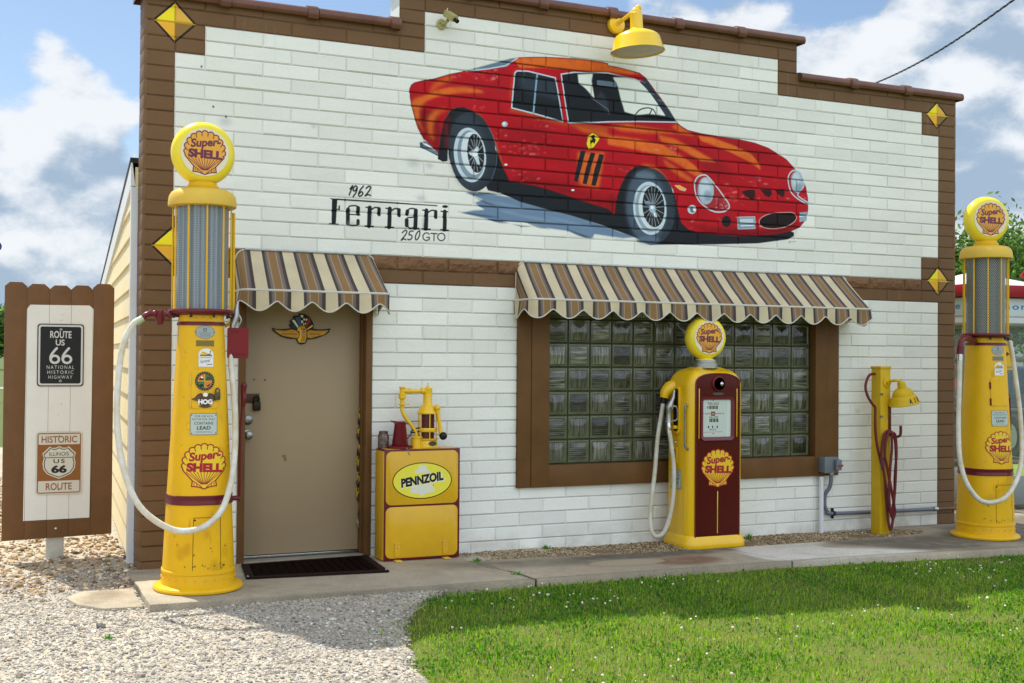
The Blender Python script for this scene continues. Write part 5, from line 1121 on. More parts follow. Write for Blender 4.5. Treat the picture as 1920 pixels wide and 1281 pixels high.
    bp_.poly([(.036, .084), (.052, .077), (.063, .077), (.066, .09), (.071, .094), (.068, .082), (.066, .073), (.054, .071)], C(96, 62, 36)); bp_.line([(.020, .088), (.045, .079)], .0022, C(110, 80, 40)); bp_.poly([(.0655, .088), (.073, .094), (.070, .097), (.065, .094)], C(36, 70, 50))
    bp_.text('PHEASANTS', .043, .056, .0095, C(70, 66, 60), width=.070); bp_.text('forever', .040, .036, .022, C(40, 40, 40), shear=.4, width=.060, rot=R(10)); bp_.line([(.048, .015), (.076, .015)], .004, C(60, 60, 60))
    decal('bird_sticker', bp_, fp(cx-.040, cx+.054, 1.405, 1.524), body, 14, 16)
    # little hinged door
    mb = MB(); dz0, dz1, dx0, dx1 = 1.145, 1.385, cx-.082, cx+.088
    o = rrect(dx0, dx1, dz0, dz1, .02); yb = -rad(1.26)*.985
    mb.prism([(a, b) for a, b in o], -.010, .0, bev=.003)
    mb.v = [(v[0], front(v[0], v[2], .0)[1]-.0015+v[1]*.55, v[2]) for v in mb.v]
    hd = mb.build('hatch', M_YEL, body, local=True)
    pin = M_MAR
    for z in (1.32, 1.18): MB().box(dx0-.008, dx0+.001, front(dx0, z)[1]-.012, front(dx0, z)[1]+.012, z-.03, z+.03, .002).build('hinge', M_YELD if variant == 0 else M_MAR, hd, local=True)
    if variant == 0:
        rs = Paint(-.072, .072, -.072, .072, .0011); rs.ellipse(0, 0, .071, .071, C(34, 34, 34)); 
        for a0, c in ((0, C(70, 110, 50)), (PI/2, C(206, 116, 50)), (PI, C(70, 110, 50)), (1.5*PI, C(206, 116, 50))): rs.poly([(0, 0)]+[(.054*math.cos(a0+PI/2*k/8), .054*math.sin(a0+PI/2*k/8)) for k in range(9)], c)
        rs.line([(-.054, 0), (.054, 0)], .003, C(220, 190, 60)); rs.line([(0, -.054), (0, .054)], .003, C(220, 190, 60))
        rs.poly([(-.045, .008), (-.03, .03), (-.015, .022), (-.006, .008)], C(30, 26, 24)); rs.ellipse(-.022, .028, .009, .007, C(230, 228, 220)); rs.poly([(.006, .01), (.045, .012), (.04, .028), (.02, .032)], C(26, 44, 24)); rs.ellipse(.026, .02, .008, .004, C(180, 40, 40))
        rs.poly([(-.045, -.03), (-.02, -.02), (-.006, -.04), (-.03, -.045)], C(24, 40, 22)); rs.poly([(.008, -.04), (.045, -.015), (.03, -.04)], C(36, 26, 20))
        for k in range(22): a = 2*PI*k/22; rs.ellipse(.0625*math.cos(a), .0625*math.sin(a), .0032, .0045, C(140, 140, 140), .8)
        decal('round_sticker', rs, fp(cx-.060, cx+.060, 1.258, 1.376, .0085), hd, 20, 20)
        eg = Paint(-.10, .10, -.05, .06, .0011); BR_ = C(74, 58, 42)
        eg.poly([(-.098, .012), (-.075, .018), (-.05, .045), (-.03, .052), (-.012, .042), (.012, .042), (.03, .052), (.05, .045), (.075, .018), (.098, .012), (.08, .004), (.06, -.002), (.045, .0), (.035, -.03), (.02, -.042), (-.02, -.042), (-.035, -.03), (-.045, 0), (-.06, -.002), (-.08, .004)], BR_)
        for k in range(7):
            for s_ in (-1, 1): eg.line([(s_*(.03+.008*k), .04-.005*k), (s_*(.045+.008*k), .004)], .002, C(120, 96, 66), .8)
        eg.ellipse(0, .040, .017, .014, C(228, 226, 218)); eg.poly([(-.006, .036), (-.016, .028), (-.004, .026)], C(220, 170, 40)); eg.text('HOG', 0, -.008, .034, C(236, 236, 232), bold=.05, width=.096); eg.line([(-.04, -.040), (0, -.047), (.04, -.040)], .006, C(60, 50, 36), smooth=4)
        decal('eagle_sticker', eg, fp(cx-.086, cx+.094, 1.150, 1.250, .0085), hd, 26, 18)
        mb = MB(); f0 = front(cx+.078, 1.225, .0); mb.box(f0[0]-.018, f0[0]+.018, f0[1]-.03, f0[1]-.010, 1.200, 1.248, .006); mb.tube([(f0[0]-.011, f0[1]-.02, 1.245), (f0[0]-.011, f0[1]-.02, 1.262), (f0[0], f0[1]-.02, 1.273), (f0[0]+.011, f0[1]-.02, 1.262), (f0[0]+.011, f0[1]-.02, 1.245)], .0045, 8, smooth=3); mb.build('padlock', mat('old_padlock', C(92, 84, 70), .45, .6, var=.3, vscale=40), hd, local=True)
        pz0, pz1, pc = .985, 1.105, cx-.004
        st = C(170, 120, 24)
    else: pz0, pz1, pc = .975, 1.095, cx
    decal('fuel_notice', LEAD[0], fp(pc-.084, pc+.084, pz0-.004, pz1+.012, .003), body, 18, 14, mt=LEAD[1])
    wr = Paint(-.17, .17, .14, 1.62, .003); rw_ = np.random.default_rng(31+variant)
    for _ in range(16): wr.ellipse(rw_.uniform(-.16, .16), rw_.choice([rw_.uniform(.15, .5), rw_.uniform(.65, 1.6)]), rw_.uniform(.006, .03), rw_.uniform(.01, .05), (.62, .33, .008) if rw_.random() < .6 else (.78, .56, .10), rw_.uniform(.10, .28), 0, .010)
    for _ in range(13):
        x, z = rw_.uniform(-.17, .17), .14+abs(rw_.normal(0, .10)); wr.ellipse(x, z, rw_.uniform(.0025, .006), rw_.uniform(.003, .008), (.10, .045, .015), rw_.uniform(.3, .8))
    for _ in range(12):
        x, z = rw_.uniform(-.16, .16), rw_.uniform(.3, 1.55); L_ = rw_.uniform(.04, .16); wr.line([(x, z), (x+rw_.normal(0, .004), z-L_)], rw_.uniform(.004, .010), (.34, .19, .02), rw_.uniform(.12, .3), taper=True, soft=.002)
    wr.ellipse(-.105, 1.035, .014, .024, (.86, .47, .005), .9, 0, .002)
    decal('wear_marks', wr, lambda u, v: (lambda x, z: front(x*rad(z)/.236*1.05, z, .0012))(-.17+.34*u, .14+1.48*v), body, 30, 90, rough=.5, thr=.08)
    sw_ = .146; decal('emblem', BODYSHELL[0], fp(cx-sw_, cx+sw_, .632, .938, .002), body, 30, 32, mt=BODYSHELL[1])
    return t, surf, front
# mesh and cylinder looks
pm = Paint(0, 1, 0, 1, 1/48); pm.line([(0, .5), (1, .5)], .16, C(150, 160, 165)); pm.line([(.5, 0), (.5, 1)], .12, C(140, 150, 156)); M_MESHA = paint_mat('square_wire_mesh', pm, .4, rep=(110, 58))
pm = Paint(0, 1, 0, 1, 1/48)
for a, b in [((0, .5), (.5, 1)), ((.5, 1), (1, .5)), ((1, .5), (.5, 0)), ((.5, 0), (0, .5))]: pm.line([a, b], .17, C(150, 154, 148))
M_MESHB = paint_mat('expanded_diamond_mesh', pm, .35, rep=(58, 29))
def ribbed(name, c1, c2, n):
    mt = bpy.data.materials.new(name); mt.use_nodes = True; nt = mt.node_tree; b = nt.nodes['Principled BSDF']; lk = nt.links
    tcn = nt.nodes.new('ShaderNodeTexCoord'); sx = nt.nodes.new('ShaderNodeSeparateXYZ'); lk.new(tcn.outputs['Object'], sx.inputs[0])
    at = nt.nodes.new('ShaderNodeMath'); at.operation = 'ARCTAN2'; lk.new(sx.outputs[1], at.inputs[0]); lk.new(sx.outputs[0], at.inputs[1])
    cb = nt.nodes.new('ShaderNodeCombineXYZ'); ml = nt.nodes.new('ShaderNodeMath'); ml.operation = 'MULTIPLY'; ml.inputs[1].default_value = n; lk.new(at.outputs[0], ml.inputs[0]); lk.new(ml.outputs[0], cb.inputs[0])
    nz = nt.nodes.new('ShaderNodeTexNoise'); nz.inputs['Scale'].default_value = 1.0; nz.inputs['Detail'].default_value = 2; lk.new(cb.outputs[0], nz.inputs['Vector'])
    mr_ = nt.nodes.new('ShaderNodeMapRange'); mr_.inputs[1].default_value = .36; mr_.inputs[2].default_value = .66; lk.new(nz.outputs['Fac'], mr_.inputs[0])
    mx = nt.nodes.new('ShaderNodeMixRGB'); mx.inputs[1].default_value = c1; mx.inputs[2].default_value = c2; lk.new(mr_.outputs[0], mx.inputs[0]); lk.new(mx.outputs[0], b.inputs['Base Color']); b.inputs['Roughness'].default_value = .22; b.inputs['Coat Weight'].default_value = .5
    bp = nt.nodes.new('ShaderNodeBump'); bp.inputs['Strength'].default_value = .5; bp.inputs['Distance'].default_value = .006; lk.new(nz.outputs['Fac'], bp.inputs['Height']); lk.new(bp.outputs[0], b.inputs['Normal'])
    return mt
M_CYLA = ribbed('blue_grey_ribbed_cylinder', C(70, 82, 92), C(152, 164, 172), 9.0)
M_CYLB = ribbed('dark_glass_cylinder', C(24, 26, 23), C(58, 60, 53), 4.0)
P1 = Vector((.254, -.745, gz(.25))); P2 = Vector((6.905, -.72, gz(6.9))); PSC = .974
DYA, DYB = -.16, -.12
pa, sfa, fra = tall_pump('tall yellow visible fuel pump beside the tan door with a white hose and animal stickers', P1, R(-6), 0)
def loc(px, py, y, t, rz):                     # photo point at a wall-parallel depth, in the pump's own frame
    p = Vector(on_wall(px, py, y+(DYA if t is pa else DYB)))-t.location; return (Matrix.Rotation(-rz, 3, 'Z') @ p)/PSC
def LPt(t, rz, *a): return [loc(px, py, y, t, rz) for px, py, y in a]
rz = R(-6)
q = LPt(pa, rz, (345, 592, -.60), (318, 591, -.60), (290, 588, -.60), (275, 590, -.605), (266, 598, -.61))
mb = MB(); mb.tube([q[0], q[1], q[2]], .013, 12); mb.tube([q[2], q[3], q[4]], [.017, .019, .018], 12, smooth=4); mb.ball(tuple(q[2]), .022)
mb.tube([q[1]+Vector((.012, 0, 0)), q[1]-Vector((.012, 0, 0))], .024, 14); c_ = LPt(pa, rz, (300, 590, -.60))[0]; mb.tube([c_+Vector((0, 0, .03)), c_+Vector((0, 0, .026)), c_-Vector((0, 0, .030)), c_-Vector((0, 0, .042)), c_-Vector((0, 0, .060)), c_-Vector((0, 0, .064))], [.012, .026, .030, .024, .022, .010], 14); mb.tube([c_+Vector((.018, 0, .0)), c_+Vector((.030, 0, 0))], .027, 14)
d_ = LPt(pa, rz, (281, 587, -.60))[0]; mb.tube([d_+Vector((.008, 0, 0)), d_-Vector((.008, 0, 0))], .022, 12); mb.build('hose_elbow', M_MAR, pa, local=True)
hp = LPt(pa, rz, (267, 597, -.61), (248, 610, -.62), (230, 650, -.64), (221, 720, -.66), (220, 800, -.70), (232, 880, -.76), (262, 950, -.84), (320, 992, -.90), (372, 992, -.90), (412, 962, -.87), (432, 910, -.82), (440, 850, -.76), (441, 780, -.72), (437, 720, -.68), (433, 680, -.65), (432, 640, -.62))
MB().tube(hp, .0195, 14, smooth=6).build('hose', M_HOSE, pa, local=True)
MB().tube([hp[0], hp[0]*.4+hp[1]*.6], .0215, 14).build('hose_ferrule', mat('ferrule_green', C(170, 184, 150), .4, .3), pa, local=True)
nz_ = LPt(pa, rz, (432, 640, -.62), (436, 612, -.60), (440, 600, -.60), (443, 588, -.60), (444, 576, -.60), (446, 565, -.60))
mb = MB(); mb.tube(nz_, [.014, .020, .024, .021, .012, .008], 12); mb.tube(LPt(pa, rz, (447, 612, -.60), (452, 600, -.60), (446, 588, -.60)), .006, 8, smooth=4); mb.build('nozzle', M_ALU, pa, local=True)
mb = MB(); mb.tube(LPt(pa, rz, (421, 612, -.58), (432, 606, -.59), (436, 592, -.59), (437, 570, -.59), (438, 400, -.585)), .011, 10); mb.build('overflow_pipe', M_YEL, pa, local=True)
mb = MB(); mb.tube(LPt(pa, rz, (431, 596, -.60), (452, 603, -.60)), .004, 8); mb.build('wire_tie', M_BLACK, pa, local=True)
fl = Paint(0, .14, 0, .20, .0012, (.17, .008, .012)); fl.rrect(.010, .085, .165, .188, .003, (.16, .006, .010)); fl.text('TO CAR', .046, .177, .012, (.04, .004, .006), bold=.02, width=.058); fl.rrect(.012, .128, .010, .034, .003, (.16, .006, .010)); fl.text('TO STORAGE', .072, .022, .012, (.04, .004, .006), bold=.02, width=.100)
fq = LPt(pa, rz, (426, 672, -.66), (466, 615, -.66)); fo = rrect(fq[0].x, fq[1].x, fq[0].z, fq[1].z, .012); fy = (fq[0].y+fq[1].y)/2
fg = MB().prism(fo, fy, fy+.006).build('flow_flag', M_RED, pa, local=True)
decal('flag_lettering', fl, lambda u, v: (fq[0].x+.004+(fq[1].x-fq[0].x-.008)*u, fy-.0015, fq[0].z+.004+(fq[1].z-fq[0].z-.008)*v), fg, 6, 6, rough=.4)
mb = MB(); h = LPt(pa, rz, (424, 934, -.60), (449, 934, -.60), (449, 928, -.60), (450, 860, -.60), (451, 800, -.60), (452, 765, -.60), (455, 760, -.60))
mb.tube(h[:2], .016, 10); mb.tube(h[1:5]+[h[6]], .0085, 8); g_ = LPt(pa, rz, (455, 762, -.60), (457, 750, -.60), (456, 735, -.60), (457, 722, -.60), (457, 717, -.60)); mb.tube(g_, [.012, .021, .017, .023, .011], 12, smooth=3); mb.tube(LPt(pa, rz, (437, 788, -.58), (450, 790, -.60)), .006, 8); mb.build('pump_handle', M_MAR, pa, local=True)

rz2 = R(-11)
pb, sfb, frb = tall_pump('tall yellow fuel pump at the right corner of the wall with a dark mesh cylinder', P2, rz2, 1)
q = LPt(pb, rz2, (1826, 640, -.64), (1812, 634, -.70), (1803, 638, -.74), (1801, 650, -.76), (1800, 664, -.76))
mb = MB(); mb.tube(q, [.030, .026, .026, .026, .022], 14, smooth=5); mb.tube([q[3], q[4]], .030, 14); mb.build('hose_elbow', M_MAR, pb, local=True)
hp = LPt(pb, rz2, (1800, 664, -.76), (1799, 720, -.76), (1797, 800, -.77), (1800, 860, -.82), (1812, 905, -.88), (1836, 937, -.92), (1862, 942, -.94), (1888, 930, -.92), (1908, 895, -.86), (1916, 850, -.80), (1913, 780, -.74), (1906, 720, -.70), (1898, 665, -.66), (1893, 640, -.62))
MB().tube(hp, .0195, 14, smooth=6).build('hose', M_HOSE, pb, local=True)
MB().tube([hp[0]+Vector((0, 0, .0)), hp[0]-Vector((0, 0, .055))], .0205, 14).build('hose_ferrule', M_CHROME, pb, local=True)
mb = MB(); mb.tube(LPt(pb, rz2, (1892, 876, -.62), (1893, 800, -.62), (1892, 745, -.62), (1888, 735, -.62)), .014, 10); mb.build('pump_handle', M_MAR, pb, local=True)
c_ = LPt(pb, rz2, (1885, 737, -.70))[0]; mb = MB(); mb.ball(c_, .026, sc=(.8, .8, 1)); mb.build('handle_bracket', M_ALU, pb, local=True)
ga = Paint(0, .09, 0, .32, .002, (.74, .46, .012)); ga.rrect(.02, .075, .27, .295, .002, C(150, 146, 130)); ga.rrect(.02, .08, .015, .04, .002, C(150, 146, 130)); ga.poly([(.015, .165), (.04, .165), (.04, .15), (.065, .178), (.04, .206), (.04, .19), (.015, .19)], (.13, .01, .02))
q = LPt(pb, rz2, (1882, 694, -.50), (1897, 640, -.50)); mb = MB(); mb.box(q[0].x-.03, q[1].x, q[0].y, q[0].y+.012, q[0].z, q[1].z, .003); gg = mb.build('gauge_flag', M_YEL, pb, local=True)
decal('gauge_face', ga, lambda u, v: (q[0].x-.028+(q[1].x-q[0].x+.026)*u, q[0].y-.002, q[0].z+.002+(q[1].z-q[0].z-.004)*v), gg, 4, 6)
mb = MB(); mb.tube([(q[0].x+.01, q[0].y+.03, .1), (q[0].x+.01, q[0].y+.03, 1.74)], .014, 10); mb.build('supply_pipe', M_STEEL, pb, local=True)

# ------------------------------------------------------------------ the short computing pump in front of the glass blocks
M_YELM = mat('deep_yellow_enamel', (.80, .49, .006, 1), .24, var=.06, vscale=2.5, coat=.5, bump=.03, bscale=14, c2=(.74, .44, .006, 1))
M_MARM = mat('deep_maroon_enamel', (.078, .007, .004, 1), .42, var=.1, vscale=4, coat=.05, spec=.12)
MX, MY = 4.363, -.262; mpump = thing('gas_pump', 'short yellow and maroon computing fuel pump in front of the glass block window', 'gas pump', (MX, MY, gz(4.3)-.012))
HX, HY, RC = .260, .170, .072
def plan(hx, hy, r, n=8):
    return rrect(-hx, hx, -hy, hy, r, n)
def ztop(x): return 1.352+.078*(1-(min(abs(x), .25)/.25)**2)
mb = MB(); rings = []
base = plan(HX, HY, RC)
for z in (.085, .5, 1.0): rings.append([(x, y, z) for x, y in base])
rt = .085
for k in range(8):
    a = PI/2*k/7; ins = rt*(1-math.cos(a)); s_ = plan(HX-ins, HY-ins, max(.012, RC-ins*.8)); rings.append([(x, y, ztop(x)-rt+rt*math.sin(a)) for x, y in s_])
for s_ in (.7, .4, .15): rings.append([(x*s_*(HX-rt)/(HX-rt), y*s_, ztop(x*s_)) for x, y in plan(HX-rt, HY-rt, .015)])
n_ = len(base); vs = [p for r_ in rings for p in r_]
mb.add(vs, [(j*n_+k, j*n_+(k+1) % n_, (j+1)*n_+(k+1) % n_, (j+1)*n_+k) for j in range(len(rings)-1) for k in range(n_)]+[tuple((len(rings)-1)*n_+k for k in range(n_))])
mbody = mb.build('body', M_YELM, mpump, local=True, smooth=50)
mb = MB(); vs = []; st = [(0, .0), (.028, .002), (.030, .012), (.030, .045), (.022, .062), (.020, .068), (.016, .085), (.0, .100)]
for d, z in st: vs += [(x, y, z) for x, y in plan(HX+d, HY+d, RC+d*.6)]
mb.add(vs, [(j*n_+k, j*n_+(k+1) % n_, (j+1)*n_+(k+1) % n_, (j+1)*n_+k) for j in range(len(st)-1) for k in range(n_)]); mb.build('plinth', M_YELM, mpump, local=True, smooth=45)
MB().box(-.21, .22, -.15, .14, -.03, .002).build('plinth_skid', mat('rusty_steel', C(70, 44, 32), .8, .3, var=.4, vscale=14), mpump, local=True)
YF = -HY
po = [(-.207, .085), (.207, .085)]+[(.207, 1.262)]+[(.207*math.cos(a)**.75 if math.cos(a) > 0 else 0, 1.292+.075*math.sin(a)) for a in np.linspace(.15, PI/2, 10)]; po = po+[(-x, z) for x, z in po[::-1] if abs(x) > 1e-6 and z > .1]
fpn = MB().prism(po, YF-.006, YF+.004, bev=.002).build('front_panel', M_MARM, mpump, local=True)
mb = MB()
for k in range(len(po)): pass
mb.tube([(x, YF-.004, z) for x, z in po], .006, 8, closed=True); mb.build('panel_bead', mat('maroon_bead', (.13, .012, .02, 1), .3), fpn, local=True)
for x, z0, z1 in ((-.178, .86, 1.25), (.180, .87, 1.25), (-.0, .115, .445)): MB().box(x-.0035, x+.0035, YF-.0085, YF-.005, z0, z1, .001).build('pinstripe', M_YELM, fpn, local=True)
bz = rrect(-.168, .150, .842, 1.185, .035); bi = rrect(-.146, .122, .872, 1.164, .016)
mb = MB(); n2_ = len(bz); vs = [(x, YF-.006, z) for x, z in bz]+[(x*.985, YF-.020, z*.0+1.005+(z-1.005)*.985) for x, z in bz]+[(x, YF-.016, z) for x, z in bi]+[(x, YF-.004, z) for x, z in bi]
mb.add(vs, [(j*n2_+k, j*n2_+(k+1) % n2_, (j+1)*n2_+(k+1) % n2_, (j+1)*n2_+k) for j in range(3) for k in range(n2_)]); mb.build('dial_bezel', mat('maroon_bezel', (.135, .014, .026, 1), .28, coat=.4), mpump, local=True, smooth=45)
dp = Paint(-.108, .108, .882, 1.13, .0009, C(196, 206, 198, .92)); DI = C(36, 38, 42)
dp.text('THIS SALE', -.028, 1.103, .017, DI, width=.088, bold=.01); dp.text('$', -.070, 1.078, .018, DI, bold=.02)
for i, x in enumerate((-.050, -.026, -.002)): dp.rrect(x-.010, x+.010, 1.067, 1.089, .002, C(60, 58, 50)); dp.line([(x-.004, 1.071), (x-.004, 1.085)], .004, C(180, 170, 140)); dp.line([(x+.004, 1.071), (x+.004, 1.085)], .003, C(150, 140, 110))
dp.line([(-.088, 1.036), (.034, 1.036)], .008, C(170, 110, 100), .8); dp.rrect(-.044, -.012, 1.022, 1.050, .002, C(80, 66, 56)); dp.line([(-.036, 1.036), (-.02, 1.036)], .012, C(190, 130, 110))
dp.text('GALLONS', -.024, 1.012, .015, DI, width=.070, bold=.01)
for x in (-.046, -.022, .002): dp.rrect(x-.010, x+.010, .980, 1.002, .002, C(60, 58, 50)); dp.line([(x-.003, .984), (x-.003, .998)], .004, C(180, 170, 140))
for x in (-.062, -.030, .004): dp.rrect(x-.0045, x+.0045, .940, .955, .001, DI)
dp.text('PRICE', -.030, .930, .010, DI, width=.052); dp.line([(-.10, .913), (.046, .915)], .0025, C(170, 80, 80)); 
for x, z in ((-.028, 1.125), (-.026, .903), (.050, 1.037), (-.104, 1.037)): dp.ellipse(x, z, .004, .004, DI)
dp.poly([(.075, .882), (.108, .882), (.108, 1.13), (.082, 1.13)], C(210, 216, 206), .5)
decal('dial_face', dp, lambda u, v: (-.146+.268*u, YF-.0065, .872+.292*v), mpump, 6, 6, rough=.12)
mb = MB(); mb.lathe([(.060, 0), (.060, .010), (.052, .018), (.034, .018), (.030, .012), (.0, .012)], 36, axis='Y', o=(-.0, YF-.006, 1.288)); rg = mb.build('register_ring', M_RED, mpump, local=True)
mb = MB(); mb.lathe([(.050, 0), (.036, 0)], 36, axis='Y', o=(0, YF-.0255, 1.288)); mb.build('ring_scale', mat('ring_scale_print', C(120, 112, 96), .5, var=.6, vscale=160), rg, local=True)
mb = MB(); mb.lathe([(.034, 0), (.034, .002), (0, .002)], 24, axis='Y', o=(0, YF-.019, 1.288)); mb.build('ring_well', M_BLACK, rg, local=True)
mb = MB(); mb.lathe([(.014, 0), (.018, .02), (.016, .034), (.008, .042), (0, .043)], 20, axis='Y', o=(.004, YF-.018, 1.288)); mb.build('reset_knob', M_CHROME, rg, local=True)
mb = MB(); mb.prism([(.054*math.cos(a), 1.209+.011*math.sin(a)) for a in np.linspace(0, 2*PI, 25)[:-1]], YF-.010, YF-.005); mb.build('maker_plate', mat('grey_plate', C(86, 80, 74), .4, .7), mpump, local=True)
_mp = Paint(-.12, .12, -.135, .125, .0011); shell(_mp, 0, 0, .112, (.72, .46, .015), (.34, .02, .015), (.31, .008, .02))
decal('emblem', _mp, lambda u, v: (-.165+.33*u, YF-.0085, .460+.325*v), fpn, 30, 32)
mb = MB(); mb.lathe([(.100, 1.41), (.100, 1.45), (.090, 1.455), (.090, 1.475), (.0, 1.475)], 36); mb.build('globe_collar', M_ALU, mpump, local=True)
mk_globe(mpump, 1.650, .175, .125, rot=R(-6))
mb = MB(); mb.lathe([(.05, 1.462), (.085, 1.472), (.05, 1.49)], 24); mb.build('globe_base', M_GLOBE, mpump, local=True)
# side with nozzle, hose outlet, handle, plates (the side facing -x)
XS = -HX
mb = MB(); mb.prism(rrect(-.045, .055, .835, 1.215, .03), XS-.012, XS+.004, plane='YZ', bev=.003); nb = mb.build('nozzle_boot_rim', M_YELM, mpump, local=True)
mb = MB(); mb.prism(rrect(-.028, .036, .86, 1.195, .022), XS-.0135, XS-.0122, plane='YZ'); mb.build('nozzle_recess', mat('dark_recess', C(24, 20, 14), .8), nb, local=True)
mb = MB(); mb.tube([(XS-.02, .012, 1.185), (XS-.038, .0, 1.125), (XS-.060, -.004, 1.085)], [.010, .016, .018], 12); mb.tube([(XS-.060, -.004, 1.09), (XS-.075, -.002, 1.05), (XS-.078, 0, 1.00), (XS-.080, .0, .955), (XS-.080, 0, .93)], [.022, .030, .022, .022, .026], 14, smooth=3); mb.tube([(XS-.082, .02, 1.045), (XS-.078, -.045, 1.045)], .010, 10); mb.tube([(XS-.060, -.02, 1.06), (XS-.030, -.032, 1.05), (XS-.018, -.03, 1.0), (XS-.02, -.02, .95), (XS-.07, -.01, .94)], .007, 8, smooth=4); nzl = mb.build('nozzle', M_ALU, mpump, local=True)
mb = MB(); mb.box(XS-.045, XS-.008, -.025, .02, .878, .905, .005); mb.build('nozzle_hook', M_YELM, nb, local=True)
mb = MB(); mb.tube([(XS+.03, .085, 1.205), (XS-.01, .09, 1.195), (XS-.045, .095, 1.165), (XS-.060, .097, 1.118)], [.062, .058, .046, .034], 16, smooth=4); mb.build('hose_outlet', M_YELM, mpump, local=True)
mb = MB(); mb.tube([(XS-.064, .097, 1.122), (XS-.068, .098, 1.075)], .022, 12); mb.build('hose_coupling', M_BLACK, mpump, local=True)
mb = MB(); hz_ = [(XS-.068, .098, 1.085), (XS-.085, .10, .98), (XS-.118, .10, .80), (XS-.145, .095, .55), (XS-.182, .09, .31), (XS-.198, .07, .155), (XS-.172, .04, .080), (XS-.118, .01, .105), (XS-.078, -.015, .22), (XS-.052, -.03, .40), (XS-.050, -.03, .60), (XS-.068, -.018, .78), (XS-.080, -.003, .885)]
mb.tube(hz_, .0168, 14, smooth=6); mb.build('hose', M_HOSE, mpump, local=True)
mb = MB(); mb.tube([(XS-.080, 0, .93), (XS-.079, 0, .90), (XS-.079, -.002, .86)], [.018, .022, .019], 12); mb.build('hose_swivel', M_CHROME, mpump, local=True)
mb = MB(); mb.tube([(XS+.006, -.128, 1.075), (XS-.014, -.130, 1.06), (XS-.016, -.128, 1.03), (XS-.016, -.128, .78), (XS-.014, -.130, .75), (XS+.012, -.134, .725)], [.011, .009, .0075, .0075, .009, .012], 10); mb.build('door_handle', M_STEEL, mpump, local=True)
MB().box(XS-.010, XS+.002, -.01, .085, .655, .785, .004).build('switch_frame', M_YELM, mpump, local=True)
sw2 = Paint(0, .06, 0, .09, .001, C(40, 40, 40)); 
for i in range(6): sw2.line([(.01, .012+.013*i), (.05, .012+.013*i)], .003, C(150, 150, 146), .7)
decal('switch_plate', sw2, lambda u, v: (XS-.0115, .068-.06*u, .675+.09*v), mpump, 3, 3)
decal('fuel_notice', LEAD[0], lambda u, v: (XS-.003, .085-.145*u, .455+.15*v), mpump, 4, 4, mt=LEAD[1])
mb = MB(); mb.ball((XS-.004, .02, .82), .012); mb.build('lock_button', M_CHROME, mpump, local=True)

for o in list(mpump.children):
    if o.name.split('.')[0] in ('nozzle_boot_rim', 'nozzle', 'hose_outlet', 'hose_coupling', 'hose_swivel', 'door_handle') : o.location.z += .05
    if o.name.split('.')[0] == 'hose': o.scale.z = 1.045
